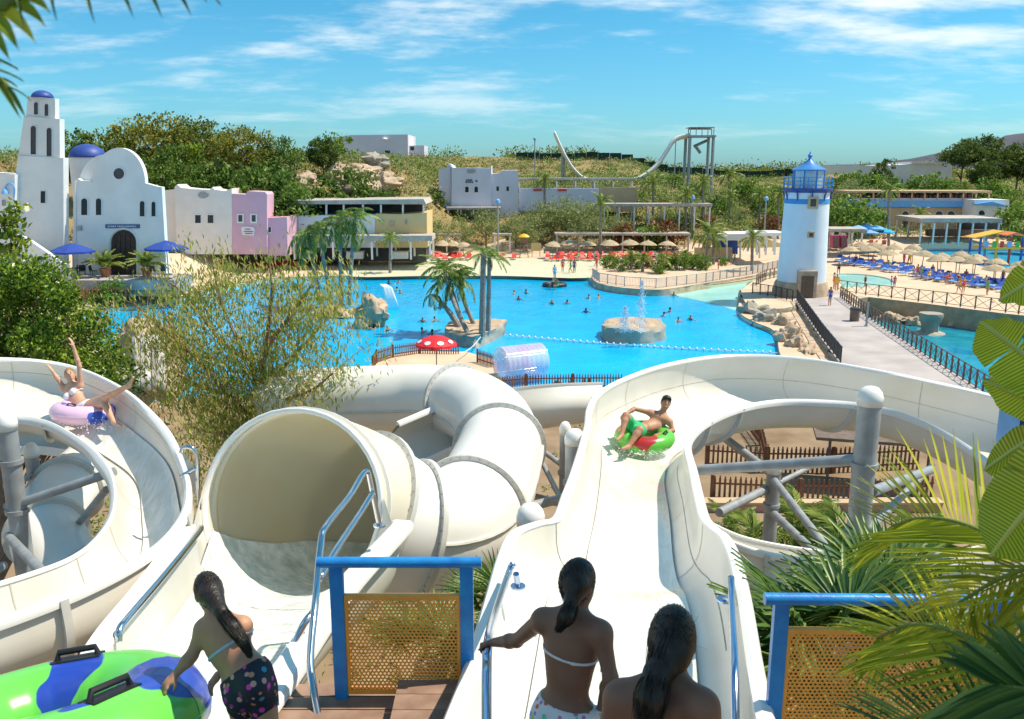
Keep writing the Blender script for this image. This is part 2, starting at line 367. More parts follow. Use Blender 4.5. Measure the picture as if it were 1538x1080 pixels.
# mountain
M_mount = mat('haze_tinted_rock', (0.055,0.06,0.085), 1.0, 0.2, 0.004, 0.0, col2=(0.10,0.098,0.12), detail=10)  # bluish distance haze is mixed into the rock colour
mv = []; nx, ny = 90, 24
for j in range(ny):
    for i in range(nx):
        px = 1180 + 1300*i/(nx-1); t = j/(ny-1)
        yb = interp(px, [1180,1290,1330,1380,1420,1460,1500,1538,1650,1800,2480], [249,246,240,232,227,213,202,188,165,185,248])
        D = 2400 + 1500*t; top = P(px, yb, 3200); hgt = max(0, top.z-10)
        z = -20 + (hgt+30)*math.sin(math.pi*min(1, t*1.0+0.0))**0.8 if 0 < t < 1 else -30
        x = (px-769)/F*D*1.02; mv.append((x, D, z + (18*fbm(x, D, 0, 0.004, 5) if 0 < t < 1 else 0)*min(1, hgt/60)))
mf = [(j*nx+i, j*nx+i+1, (j+1)*nx+i+1, (j+1)*nx+i) for j in range(ny-1) for i in range(nx-1)]
q = MB(); q.add(mv, mf); q.build('mountain', M_mount, None, 2, kind='structure')
# ================================================================ water slides
M_fibre = mat('white_fibreglass', (0.66,0.62,0.54), 0.32, 0.04, 0.9, 0.0, spec=0.45, coat=0.15, col2=(0.75,0.73,0.69), detail=9)
M_rim = mat('white_gelcoat_rim', (0.80,0.79,0.77), 0.3, 0.03, 2, spec=0.45)
M_tube = mat('tube_fibreglass', (0.74,0.72,0.68), 0.35, 0.05, 1.1, 0, spec=0.45, col2=(0.82,0.81,0.79), detail=8, leaf=0.0)
M_tubein = mat('tunnel_fibreglass', (0.80,0.74,0.58), 0.4, 0.04, 1.1, 0, col2=(0.84,0.80,0.68), detail=8, leaf=0.22)
M_flange = mat('bolted_flange', (0.58,0.57,0.54), 0.5, 0.1, 4)
M_foam = mat('rushing_water', (0.56,0.63,0.59), 0.12, 0.1, 5.5, 1.0, spec=0.5, col2=(0.93,0.95,0.94), detail=12, bscale=11)
M_film = mat('thin_water_film', (0.66,0.64,0.57), 0.07, 0.06, 2.2, 0, spec=0.6, col2=(0.77,0.77,0.74), detail=9)
for _m, _s, _st in ((M_film,(9,1.1,9),.35),):
    nt = _m.node_tree; _b = nt.nodes['Principled BSDF']; _t = N('ShaderNodeTexCoord'); _mp = N('ShaderNodeMapping'); _mp.inputs['Scale'].default_value = _s; L(_t.outputs['Object'], _mp.inputs[0]); _n = N('ShaderNodeTexNoise'); _n.inputs['Scale'].default_value = 1; _n.inputs['Detail'].default_value = 6; _n.inputs['Distortion'].default_value = .8; L(_mp.outputs[0], _n.inputs[0]); _bp = N('ShaderNodeBump'); _bp.inputs['Strength'].default_value = _st; _bp.inputs['Distance'].default_value = .03; L(_n.outputs[0], _bp.inputs['Height']); L(_bp.outputs[0], _b.inputs['Normal']); _rp = [n for n in nt.nodes if n.type == 'VALTORGB'][0]; L(_n.outputs[0], _rp.inputs[0])
M_orange = mat('orange_mesh', (0.90,0.37,0.06), 0.5, 0.15, 5)
M_joint = mat('joint_sealant', (0.50,0.47,0.40), 0.7, 0.2, 6)
def U(Lp, Rp, dep, n, grow=0.0, lo=0.0, hi=1.0, ex=0.72):
    mid = (Lp+Rp)/2; a = (Lp-Rp)/2; dn = Vector((0,0,-1)); ah = a.normalized(); dn = (dn - ah*dn.dot(ah)).normalized()
    ws = a.length+grow; o = []
    for i in range(n):
        t = math.pi*(lo + (hi-lo)*i/(n-1)); c, s_ = math.cos(t), math.sin(t)
        o.append(mid + ah*ws*math.copysign(abs(c)**ex, c) + dn*(dep+grow)*max(0, s_)**0.62)
    return o
def flume(root, sts, m=7, n=18, lip=0.11, thick=0.05, seams=(), film=None, mt=None, joints=(), wall_seams=()):
    S = spline([tuple(PZ(*s[0:3])) + tuple(PZ(*s[3:6])) + (s[6],) for s in sts], m)
    Ls = [Vector(q[0:3]) for q in S]; Rs = [Vector(q[3:6]) for q in S]; D = [float(q[6]) for q in S]
    inn = MB(); inn.rings([U(a,b,d,n) for a,b,d in zip(Ls,Rs,D)], False); inn.build('channel', mt or M_fibre, root, 2)
    outm = MB(); outm.rings([U(a,b,d,n,thick) for a,b,d in zip(Ls,Rs,D)], False); outm.build('outer_shell', mt or M_fibre, root, 2)
    for side in (0, 1):
        q = MB(); rg = []
        for a, b in zip(Ls, Rs):
            e, oth = (a, b) if side == 0 else (b, a); h = (e-oth).normalized(); z = Vector((0,0,1))
            rg.append([e-h*0.012, e-h*0.008+z*0.028, e+h*0.03+z*0.045, e+h*(lip-0.02)+z*0.03, e+h*lip, e+h*lip-z*0.06, e+h*(lip-0.03)-z*0.06, e+h*(thick+0.01)-z*0.02])
        q.rings(rg, True, 0, True); q.build('rim', M_rim, root, True)
    for fr in seams:
        i = min(len(Ls)-2, max(0, int(fr*(len(Ls)-1)))); t = (Ls[i+1]+Rs[i+1]-Ls[i]-Rs[i]).normalized()*0.035
        q = MB(); A = U(Ls[i],Rs[i],D[i],n,thick+0.002); B = U(Ls[i],Rs[i],D[i],n,thick+0.07)
        q.rings([[p-t for p in A],[p-t for p in B],[p+t for p in B],[p+t for p in A]], False); q.build('seam_flange', M_flange, root, True)
    for fr in joints:
        i = min(len(Ls)-2, max(1, int(fr*(len(Ls)-1)))); t = (Ls[i+1]+Rs[i+1]-Ls[i]-Rs[i]).normalized()*0.007
        A = U(Ls[i],Rs[i],D[i],n,-.004); q = MB(); q.rings([[p-t for p in A],[p+t for p in A]], False); q.build('joint_line', M_joint, root)
    for th, a0_, a1_ in wall_seams:
        q = MB(); q.tube([U(Ls[i],Rs[i],D[i],60,-.001)[int(th*59)] for i in range(int(a0_*(len(Ls)-1)), int(a1_*(len(Ls)-1)))], .007, 5); q.build('wall_seam', M_joint, root)
    if film:
        i0, i1 = int(film[0]*(len(Ls)-1)), int(film[1]*(len(Ls)-1))+1
        q = MB(); q.rings([[p+Vector((0,0,0.02)) for p in U(Ls[i],Rs[i],D[i],12,-0.01,film[2],film[3])] for i in range(i0,i1)], False); q.build('water_film', film[4], root, 2)
    return Ls, Rs, D
# ---- main slide in front of the camera
t_main = thing('water_slide', 'wide white open slide with a rider in green shorts, curving right', 'water slide')
MS = flume(t_main, [(690,1090,9.45,1138,1090,9.45,.50),(722,1000,9.40,1122,1000,9.40,.55),(748,900,9.3,1108,900,9.3,.6),(766,832,9.2,1096,842,9.2,.66),(782,802,9.12,1082,810,9.12,.7),
  (812,789,9.04,1066,797,9.04,.72),(843,780,8.98,1052,780,8.98,.72),(857,745,8.9,1045,755,8.88,.72),(872,700,8.72,1036,710,8.7,.72),(886,645,8.5,1028,668,8.4,.74),(890,615,8.5,1042,645,8.25,.76),
  (905,592,8.55,1070,627,8.15,.8),(945,570,8.6,1110,612,8.08,.85),(1010,549,8.62,1160,603,8.05,.85),(1095,537,8.62,1220,602,8.03,.85),(1200,541,8.6,1290,607,8.0,.85),(1300,557,8.5,1350,620,7.95,.85),(1400,577,8.4,1410,645,7.9,.85),(1500,600,8.3,1460,675,7.85,.85),(1600,630,8.15,1510,708,7.75,.85),(1665,668,7.98,1570,730,7.55,.85),(1706,722,7.75,1618,750,7.25,.85),(1702,782,7.58,1648,768,7.05,.85)],
  n=22, seams=(0.49,0.55,0.68), film=(0.0,0.50,0.30,0.70,M_film), joints=(.26,.36,.49,.55,.61,.68,.77), wall_seams=((.14,.42,.86),(.86,.09,.43)))
# moulded ridge lines down the start trough
for sgn, xs in ((-1, [(842,800,8.62),(862,850,8.72),(850,930,8.85),(835,1000,8.92)]), (1, [(1000,740,8.25),(990,830,8.5),(1000,900,8.68),(1040,935,8.78),(1046,1000,8.86)])):
    pass
# ---- left slide with the girl on the pink ring
t_left = thing('water_slide', 'white open slide curving past the pink ring at the left edge', 'water slide')
LS = flume(t_left, [(-330,600,9.5,-260,660,8.8,.55),(-150,552,9.4,-130,630,8.8,.52),(0,543,9.3,0,625,8.75,.46),(100,553,9.22,66,633,8.75,.44),(180,588,9.15,122,662,8.75,.44),(238,645,9.08,158,694,8.75,.48),(270,705,9.05,173,728,8.75,.56),(277,755,9.02,172,772,8.72,.55),(255,800,9.0,148,812,8.7,.55),(205,842,9.0,108,842,8.7,.55),(120,886,9.0,40,868,8.7,.55),(0,932,9.0,-60,897,8.7,.55),(-150,980,9.0,-190,930,8.7,.55)],
  n=20, seams=(0.25,0.86,0.62), film=(0.05,0.8,0.34,0.66,M_film), joints=(.18,.25,.36,.48,.62,.74,.86), wall_seams=((.10,.05,.6),))
# ---- closed tunnel slide
t_tun = thing('tunnel_slide', 'white closed tunnel slide with wide round mouth and bolted rings', 'water slide')
path = [P(436,758,9.55),P(470,756,10.1),P(520,762,10.55),P(570,780,10.85),P(625,795,11.0),P(682,790,11.35),P(718,755,12.2),P(738,715,13.2),P(750,672,14.6),P(738,632,16.2),P(700,607,17.6),P(650,599,18.4),P(600,598,18.8),P(490,601,19.2),P(400,606,19.3)]
rad = [1.13,1.11,1.05,.97,.88,.82,.78,.76,.75,.75,.75,.75,.75,.75,.75]
S = spline([tuple(p)+(r,) for p,r in zip(path,rad)], 6); TP = [Vector(q[:3]) for q in S]; TR = [float(q[3]) for q in S]
def frames(pts):
    fr = []; up = Vector((0,0,1))
    for i in range(len(pts)):
        t = (pts[min(i+1,len(pts)-1)]-pts[max(i-1,0)]).normalized(); a = t.cross(up).normalized(); fr.append((t, a, a.cross(t)))
    return fr
FR = frames(TP)
def tring(i, r, off=0.0, n=40): return [TP[i]+FR[i][0]*off+(FR[i][1]*math.cos(2*math.pi*k/n)+FR[i][2]*math.sin(2*math.pi*k/n))*r for k in range(n)]
cuts = [0, 14, 24, 34, 48, 62, len(TP)-1]
for a, b in zip(cuts[:-1], cuts[1:]):
    q = MB(); q.rings([tring(i, TR[i]) for i in range(a, b+1)], True); q.build('tube_section', M_tubein if a == 0 else M_tube, t_tun, 2)
for i in cuts[1:-1]:
    q = MB(); q.rings([tring(i,TR[i]+.003,-.035), tring(i,TR[i]+.085,-.035), tring(i,TR[i]+.085,.035), tring(i,TR[i]+.003,.035)], True); fl = q.build('joint_ring', M_flange, t_tun, True)
    q = MB()
    for k in range(36):
        c = (FR[i][1]*math.cos(2*math.pi*k/36)+FR[i][2]*math.sin(2*math.pi*k/36)); p = TP[i]+c*(TR[i]+.045)
        q.tube([p-FR[i][0]*.048, p+FR[i][0]*.048], .010, 6)
    q.build('bolts', M_steel, fl, kind='stuff')
q = MB(); r0 = TR[0]; q.rings([tring(0,r0-.05,.03), tring(0,r0-.045,.0), tring(0,r0-.005,-.015), tring(0,r0+.012,-.01), tring(0,r0+.014,.02), tring(0,r0+.005,.05)], True); q.build('mouth_rim', M_rim, t_tun, 2)
q = MB(); q.rings([tring(2,r0-.01,-.02), tring(2,r0+.04,-.02), tring(2,r0+.04,.02), tring(2,r0-.01,.02)], True); q.build('joint_ring', M_rim, t_tun, True)
q = MB(); q.rings([tring(i, TR[i]-.03) for i in range(3, 60)], True); q.build('glow_lining', mat('glow_tinted_lining', (0.80,0.72,0.52), 0.4, 0.06, 1.1, 0, col2=(0.84,0.78,0.62), detail=8, leaf=0.38), t_tun, 2)  # added inner skin; its beige stands for light coming through the tube wall
# longitudinal seams
for ang, a, b in ((0.15, 24, 48), (3.3, 48, 84)):
    q = MB(); q.tube([TP[i]+(FR[i][1]*math.cos(ang)+FR[i][2]*math.sin(ang))*(TR[i]+.01) for i in range(a, min(b, len(TP)))], .03, 6); q.build('long_seam', M_flange, t_tun, True)
# ---- launch ramp into the tunnel
t_ramp = thing('launch_ramp', 'white launch ramp of rushing water running into the round tunnel', 'slide ramp')
RS = flume(t_ramp, [(288,792,8.86,590,786,8.86,1.02),(290,800,8.9,586,795,8.9,1.0),(235,880,9.05,500,885,9.05,.8),(170,965,9.2,415,1000,9.2,.62),(120,1060,9.28,330,1110,9.28,.5)], n=18, lip=0.20, film=(0.0,1.0,0.12,0.88,M_foam))
def bot(i, r, k): e_ = .32+.42*min(1,i/9); a = math.pi+e_+(math.pi-2*e_)*k/15; return TP[i]+(FR[i][1]*math.cos(a)+FR[i][2]*math.sin(a))*r
a0r = U(RS[0][0], RS[1][0], RS[2][0], 16, -.012, .10, .90); q = MB()
rgs = [[p+Vector((0,0,.022)) for p in a0r]]+[[bot(i, TR[i]-.05, k) for k in range(16)] for i in (1,5,9,14,20)]
q.rings(rgs, False); q.build('spill_water', M_foam, t_ramp, 2)
q = MB(); q.rings([[p-Vector((0,0,.03)) for p in U(RS[0][0], RS[1][0], RS[2][0], 16, 0.0, .0, 1.0)], [TP[0]+(FR[0][1]*math.cos(a)+FR[0][2]*math.sin(a))*(TR[0]+.02) for a in [math.pi-.15+(math.pi+.3)*k/15 for k in range(16)]]], False); q.build('apron', M_fibre, t_ramp, 2)
# ---- lower slides seen between the supports
t_low = thing('water_slide', 'shaded lower white slide passing behind the fan palms on the right', 'water slide')
flume(t_low, [(930,735,7.6,960,770,7.75,.7),(1040,775,7.5,1065,803,7.72,.7),(1120,810,7.2,1150,832,7.62,.8),(1230,830,7.0,1250,846,7.55,.9),(1330,838,6.95,1350,851,7.5,.9),(1440,830,6.95,1455,847,7.5,.9),(1540,800,7.0,1560,822,7.5,.9),(1640,760,7.0,1680,790,7.5,.9)], n=16, seams=(0.3,0.62))
t_mid = thing('water_slide', 'white slide trough passing behind the grey posts in the centre', 'water slide')
flume(t_mid, [(600,640,7.5,640,690,6.9,.6),(680,608,7.75,720,655,7.15,.65),(760,590,7.85,800,627,7.25,.7),(830,583,7.9,850,619,7.3,.7),(905,581,7.85,905,617,7.25,.6)], n=16, seams=(0.45,), film=None, joints=(.6,.8), wall_seams=((.2,.2,.98),))
t_far = thing('water_slide', 'low white slide channel glimpsed inside the left slide loop', 'water slide')
flume(t_far, [(-60,655,6.9,-60,690,6.4,.5),(40,638,6.9,35,672,6.4,.5),(110,648,6.9,105,678,6.4,.5),(190,668,6.9,180,690,6.4,.5),(280,690,6.8,270,720,6.3,.5)], n=12)
t_pipe = thing('tunnel_slide', 'white closed tube bending down inside the left slide loop', 'water slide')
pp = spline([tuple(P(175,660,15.5)),tuple(P(140,700,14.5)),tuple(P(95,745,13.4)),tuple(P(70,790,12.4)),tuple(P(95,850,11.4)),tuple(P(150,890,11.0)),tuple(P(230,910,10.9))], 5)
q = MB(); q.tube(pp, .52, 28); q.build('tube_section', M_tube, t_pipe, 2)
for i in (9, 16, 23):
    a = Vector(pp[i]); d = (Vector(pp[i+1])-a).normalized(); q = MB(); q.tube([a-d*.05, a+d*.05], .6, 28); q.build('joint_ring', M_flange, t_pipe, True)
# ---- steel supports
def post(label, px, py, Y, dia, braces=(), foot=-0.05, collars=()):
    top = P(px, py, Y); t = thing('support_post', label, 'post', (top.x, top.y, foot))
    hgt = top.z-foot; r = dia/2
    q = MB(); q.lathe([(r,0),(r,hgt-.12)], 22); q.build('pipe', M_steel, t, True)
    q = MB(); q.lathe([(r+.012,hgt-.16),(r+.014,hgt-.05),(r*.93,hgt+.02),(r*.62,hgt+.07),(0.02,hgt+.09)], 22); q.build('cap', M_rim, t, 2)
    for c in collars:
        q = MB(); q.lathe([(r+.002,hgt-c-.03),(r+.03,hgt-c-.03),(r+.03,hgt-c+.03),(r+.002,hgt-c+.03)], 20, cap=False); q.build('collar', M_steel, t, True)
    q = MB(); q.box((0,0,.02),(dia*2,dia*2,.04)); q.build('base_plate', M_steel, t)
    for (ax, ay, aY, bx, by, bY, d) in braces:
        a = P(ax,ay,aY)-Vector((top.x,top.y,foot)); b = P(bx,by,bY)-Vector((top.x,top.y,foot))
        q = MB(); q.tube([a,b], d/2, 14); q.build('brace', M_steel, t, True)
    return t
post('tall grey steel post standing before the right slide curve', 1308, 590, 10.6, .29, [(1296,690,10.6,1035,707,12.0,.15),(1296,792,10.6,1420,842,9.6,.14),(1310,738,10.6,1400,705,13.5,.14),(1300,800,10.6,1400,700,16,.12)], collars=(.95,1.9))
post('short grey post among crossing braces left of the tall right post', 1163, 698, 15.5, .26, [(1160,718,15.5,1262,850,12.0,.14),(1150,735,15.5,1080,770,14,.16),(1158,768,15.5,1245,850,13,.15),(1170,720,15.5,1085,655,17,.17),(1170,725,15.5,1240,690,17,.10)], collars=(.8,))
post('slim rear one of two grey posts left of the ridden slide', 849, 640, 15.2, .2, [(846,700,15.2,808,672,16,.10)], collars=(.9,))
post('thick front one of two grey posts left of the ridden slide', 863, 652, 13.0, .29, [(858,745,13.0,780,765,12.0,.15),(856,760,13.0,780,740,15,.13),(850,765,13.0,812,690,15,.09)], collars=(.8,1.5))
post('stubby grey post with white cap beside the slide start', 797, 768, 8.9, .29)
post('grey steel post at the left edge inside the slide loop', 8, 628, 11.0, .25, [(18,760,11.0,172,708,10.9,.12),(12,805,11.0,75,872,8.6,.12),(5,850,11.0,-40,880,9,.12),(10,730,11.0,48,715,14,.10)], collars=(.6,1.3))
post('shorter grey post under the pink ring slide', 46, 672, 14.0, .22, [(50,870,14,160,735,11.0,.10),(50,740,14,10,760,12,.10)], collars=(.7,))
# ---- handrails
def handrail(label, paths, r=.024, m=M_chrome, posts=()):
    t = thing('handrail', label, 'handrail')
    for pts in paths:
        q = MB(); q.tube(spline([tuple(p) for p in pts], 6), r, 12); q.build('rail', m, t, 2)
    for a, b in posts:
        q = MB(); q.tube([a,b], r*.95, 12); po = q.build('stanchion', m, t, True)
        q = MB(); q.lathe([(r*2.3,0),(r*2.3,.015)], 14, b); q.build('foot_disc', m, po, True)
    return t
handrail('polished double handrail on the right curb of the tunnel ramp',
  [[P(553,708,7.6),P(545,712,7.5),P(525,745,7.1),P(490,790,6.4),P(482,815,6.2),P(474,900,5.6),P(466,985,5.25),P(470,1030,5.1),P(482,1100,4.9)], [P(560,740,7.6),P(540,772,7.2),P(505,825,6.5),P(480,870,6.1)]], .026,
  posts=[(P(553,708,7.6), P(570,790,7.7))])
handrail('polished handrail along the left curb of the tunnel ramp', [[P(302,792,8.6),P(298,800,8.3),P(250,860,7.0),P(195,925,6.0),P(180,945,5.8),P(178,965,5.75)]], .028)
handrail('looped steel grab rail behind the pink ring slide', [[P(272,680,9.6),P(276,672,9.6),P(290,674,9.6),P(296,690,9.6),P(297,725,9.6),P(299,765,9.6)], [P(272,716,9.6),P(296,702,9.6)]], .026)
handrail('bent grab rail low on the ramp beside the floral shorts', [[P(470,920,5.9),P(455,940,5.8),P(436,985,5.7),P(434,1010,5.7)]], .028)
M_railblue = mat('bluish_steel', (0.40,0.50,0.68), 0.18, 0.05, 3, metal=1.0)  # steel with a bluish base colour
handrail('steel handrail gripped by the girl in the dotted bikini', [[P(771,846,6.4),P(764,860,6.3),P(742,925,5.1),P(733,965,4.15),P(731,1010,4.0),P(731,1120,3.85)]], .027, M_railblue, posts=[(P(775,862,6.4), P(778,882,6.45))])
handrail('steel handrail on the right wall of the slide start', [[P(1098,868,6.4),P(1099,900,6.1),P(1103,980,5.2),P(1104,1030,4.9),P(1105,1120,4.6)]], .027, M_railblue, posts=[(P(1099,900,6.2), P(1088,902,6.3))])
# ---- wooden deck
t_deck = thing('wooden_deck', 'weathered plank deck at the slide start beneath the fence panel', 'deck')
pm = MB(); pm.box((0,0,0),(1.22,.135,.04)); pme = pm.mesh('plank', M_deckwood)
for k in range(9):
    obj('plank', pme, t_deck, (-.93+ (0.24 if k % 2 else 0)*0, 5.22-k*.145, 9.13))
pm = MB(); pm.box((0,0,0),(3.6,.135,.04)); pme2 = pm.mesh('plank', M_deckwood)
for k in range(18): obj('plank', pme2, t_deck, (-.25, 3.9-k*.145, 9.13))
pm = MB(); pm.box((0,0,0),(.50,.16,.04)); pme3 = pm.mesh('plank', M_deckwood)
for k in range(3): obj('plank', pme3, t_deck, (-.50, 5.06-k*.165, 9.26))
q = MB(); q.box((-.9,4.5,9.02),(1.2,1.5,.16)); q.build('joist_frame', M_darkwood, t_deck)
# ---- perforated safety panels
def hexpanel(w, h, p, m):
    q = MB(); r_out = p/math.sqrt(3); r_in = p*0.36; dz = p*math.sqrt(3)/2; j = 0
    while (j+.5)*dz < h:
        i = 0
        while (i+.5)*p < w:
            cx_, cz_ = i*p + (p/2 if j % 2 else 0), j*dz
            A = [(cx_+r_out*math.sin(math.pi/3*k), 0, cz_+r_out*math.cos(math.pi/3*k)) for k in range(6)]
            B = [(cx_+r_in*math.sin(math.pi/3*k), 0, cz_+r_in*math.cos(math.pi/3*k)) for k in range(6)]
            q.add(A+B, [(k,(k+1)%6,(k+1)%6+6,k+6) for k in range(6)]); i += 1
        j += 1
    return q.mesh('perforated_sheet', m)
def safety_panel(label, A, B, h, pl, pr, ptop, pbot, over=.12):
    d = (B-A); wv = d.length; rz = math.atan2(d.y, d.x); t = thing('safety_panel', label, 'fence panel', A, rz)
    for x in (0, wv):
        q = MB(); q.box((x,0,h/2),(.085,.05,h)); q.build('leg', M_bluepaint, t)
    q = MB(); q.tube([(-over,0,h),(wv+over*.8,0,h)], .036, 14); q.build('top_rail', M_bluepaint, t, True)
    zt, zb = h-ptop, pbot
    o = obj('mesh_sheet', hexpanel(wv-.11, zt-zb, .027, M_orange), t, (.06,0,zb))
    sm = o.modifiers.new('s', 'SOLIDIFY'); sm.thickness = .004
    for z in (zt+.01, zb-.01):
        q = MB(); q.box((wv/2,0,z),(wv-.09,.04,.03)); q.build('edge_bar', M_orange, t)
    for x in (.055, wv-.055):
        q = MB(); q.box((x,0,(zt+zb)/2),(.022,.036,zt-zb)); q.build('side_bar', M_orange, t)
A_ = PZ(514,1047,9.15); B_ = PZ(703,1047,9.15)
safety_panel('blue framed orange mesh panel between tunnel ramp and slide', A_, B_, .97, 0, 0, .25, .06)
C_ = P(1173,915,4.6); C_.z = 9.15
safety_panel('blue framed orange mesh panel half hidden by palm fronds', C_, C_+Vector((1.25,-.02,0)), 1.0, 0, 0, .21, .05, .1)
# ================================================================ buildings
def pxp(pts, Y): return [P(a, b, Y) for a, b in pts]
def arc_px(cx, cy, rx, ry, a0, a1, n=14): return [(cx+rx*math.cos(R(a0+(a1-a0)*i/n)), cy-ry*math.sin(R(a0+(a1-a0)*i/n))) for i in range(n+1)]
def block(t, name, m, pts, Y, dep, smooth=False):
    q = MB(); q.prism(pxp(pts, Y), (0, dep, 0)); return q.build(name, m, t, smooth)
def rect(x0, y0, x1, y1): return [(x0,y1),(x1,y1),(x1,y0),(x0,y0)]
def window(t, x0, y0, x1, y1, Y, arch=False, fm=None, name='window', pm=None, fw=None, proud=.07):
    """frame ring standing proud of the wall with the pane set back inside it"""
    def shape(e):
        a, b, c, d = x0-e, y0-e, x1+e, y1+e
        if arch == 2: return arc_px((a+c)/2, (b+d)/2, (c-a)/2, (d-b)/2, 0, 345, 23)
        if arch: return [(a,d),(c,d)] + arc_px((a+c)/2, b+(c-a)/2, (c-a)/2, (c-a)/2, 0, 180, 10)
        return rect(a, b, c, d)
    e = fw if fw is not None else max(1.0, (x1-x0)*0.16)
    O = pxp(shape(e), Y-proud); I = pxp(shape(0), Y-proud); I2 = pxp(shape(0), Y-.004); O2 = pxp(shape(e), Y+.02)
    q = MB(); q.rings([O2, O, I, I2], True); f = q.build(name, fm or M_white, t)
    q = MB(); pp_ = pxp(shape(0.05), Y-.012); q.add(pp_, [tuple(range(len(pp_)))]); q.build('pane', pm or M_glass, f); return f
def pergola(label, x0, x1, y_roof, y_thick, y_base, Y, dep, nposts, name='pergola', m=None, cat='pergola', pw=.22, base_z=None, lift=0.0):
    t = thing(name, label, cat); A = P(x0, y_roof, Y); B = P(x1, y_roof, Y); th = A.z-P(x0, y_roof+y_thick, Y).z
    zb = base_z if base_z is not None else P((x0+x1)/2, y_base, Y).z
    q = MB(); wv = B.x-A.x; q.box(((A.x+B.x)/2, Y+dep/2, A.z-th/2), (wv, dep, th)); q.build('roof_slab', m or M_roofgrey, t)
    nb = max(3, int(wv/1.3))
    bm_ = MB(); bm_.box((0,0,0),(.09,dep+.5,.12)); bme = bm_.mesh('rafter', m or M_roofgrey)
    for k in range(min(nb, 40)): obj('rafter', bme, t, (A.x+.2+(wv-.4)*k/(min(nb,40)-1), Y+dep/2-.1, A.z-th-.07))
    hp = A.z-th-.13-zb; pm = MB(); pm.box((0,0,-hp/2),(pw,pw,hp)); pme = pm.mesh('post', M_white2 if m is None else m)
    for k in range(nposts):
        x = A.x+.3+(wv-.6)*k/max(1, nposts-1)
        obj('post', pme, t, (x, Y+.25, A.z-th-.13)); 
        if dep > 2.5: obj('post', pme, t, (x, Y+dep-.3, A.z-th-.13))
    return t
# ---- church
YC = 84.0
ch = thing('church', 'white village church with round gable, bell tower and blue domes', 'church')
gable = [(108,420),(250,420),(249,386),(243,281),(236,280),(218,275)] + arc_px(178.5, 275, 39.5, 53, 0, 180, 22)[1:] + [(138,272),(121,271),(117,268),(111,271)]
block(ch, 'facade', M_white, gable, YC, .7)
block(ch, 'nave', M_white, [(112,420),(228,420),(226,285)] + arc_px(158, 280, 40, 48, 0, 180, 18) + [(114,285)], YC+.75, 3.0, True)
win_c = [(122,298,131,323),(144,298,152,323),(210,302,217,325),(227.5,303,233.5,325)]
for w_ in win_c: window(ch, *w_, YC, True, fw=1.2)
window(ch, 170.5, 252.5, 186.5, 269, YC, 2, name='oculus', fw=2.0, pm=M_inshade)
dr = [(167,415),(203.5,415)] + arc_px(185.2, 364, 18.2, 18.5, 0, 180, 14)
q = MB(); q.prism(pxp(dr, YC-.10), (0,.22,0)); d_ = q.build('door', M_darkwood, ch)
for k in range(5):
    xx = 170.5+k*7.3; yt = 349 + abs(k-2)**2*2.4
    q = MB(); q.prism(pxp(rect(xx-2.9, yt, xx+2.9, 413), YC-.14), (0,.05,0)); q.build('door_board', mat('door_board', (0.05,0.03,0.025), 0.6, 0.3, 5), d_)
q = MB(); q.prism(pxp(rect(158,337,209.5,342.8), YC-.10), (0,.12,0)); sg = q.build('sign_board', mat('sign_blue', (0.06,0.12,0.26), 0.6, 0.1, 3), ch)
xs_ = 162
for k, wl_ in enumerate((2.2,1.6,2.4,1.8,2.0,1.4,2.3,1.9,2.2,1.5,2.0,2.3,1.7,2.1,1.6,1.9)):
    if k in (5, 9): xs_ += 1.2
    q = MB(); q.prism(pxp(rect(xs_,338.9,xs_+wl_*.75,341.2), YC-.12), (0,.02,0)); q.build('lettering', M_lilac, sg); xs_ += 2.55
for lx, ly in ((119,343),(34,346)):
    q = MB(); q.prism(pxp(rect(lx-2.6,ly-3.5,lx+2.6,ly+3.5), YC-.2), (0,.2,0)); q.build('wall_lamp', M_steel, ch)
YT = 83.2
q = MB(); q.tube([tuple(P(114,272,YC-.06)),tuple(P(113,290,YC-.08)),tuple(P(114.5,405,YC-.08))], .05, 6); q.build('downpipe', M_white2, ch, True)
q = MB(); q.tube([tuple(p) for p in pxp([(164,415),(164,364)]+arc_px(185.2,364,21,21.5,180,0,14)+[(206.5,364),(206.5,415)], YC-.03)], .09, 6); q.build('door_surround', M_white, ch, True)
block(ch, 'tower_base', M_white, [(-2,420),(96,420),(95,237),(27,234),(24,260),(19,290)], YT, 1.0)
block(ch, 'tower_middle', M_white, [(27,236),(90,238),(89.5,178.5),(36,174.5)], YT+.15, .9)
block(ch, 'tower_top', M_white, [(39,178),(83,180.5),(82.5,148),(41.5,143.5)], YT+.3, .75)
for w_ in ((46,189,54,232),(70,192,77.5,234.5)): window(ch, *w_, YT+.15, True, fw=0.9, pm=M_inshade)
for w_ in ((51,153.5,57,172),(67,156,72.5,174)): window(ch, *w_, YT+.3, True, fw=0.8, pm=M_inshade)
window(ch, 61, 287, 68, 305, YT, False, fw=1.0)
def dome(t, px, py, Y, rpx, hpx, name, dep=1.6):
    c = P(px, py, Y); r = (P(px+rpx, py, Y)-c).x; h = P(px, py-hpx, Y).z-c.z
    q = MB(); q.lathe([(r*math.cos(R(a)), h*math.sin(R(a))) for a in range(0, 90, 9)]+[(0.02,h)], 32, (c.x, Y+dep, c.z)); return q.build(name, M_dome, t, 2)
dome(ch, 63, 146.5, YT+.6, 15.5, 11, 'tower_dome', .1)
c_ = P(121, 272, YC+3); r_ = (P(146,250,YC+3)-P(121,250,YC+3)).x
q = MB(); q.lathe([(r_*.96,-2),(r_*.96,P(124,235,YC+3).z-c_.z)], 28, (c_.x, YC+3+r_, c_.z)); q.build('drum', M_white, ch, True)
dome(ch, 120, 236.5, YC+3, 26.5, 21, 'nave_dome', r_)
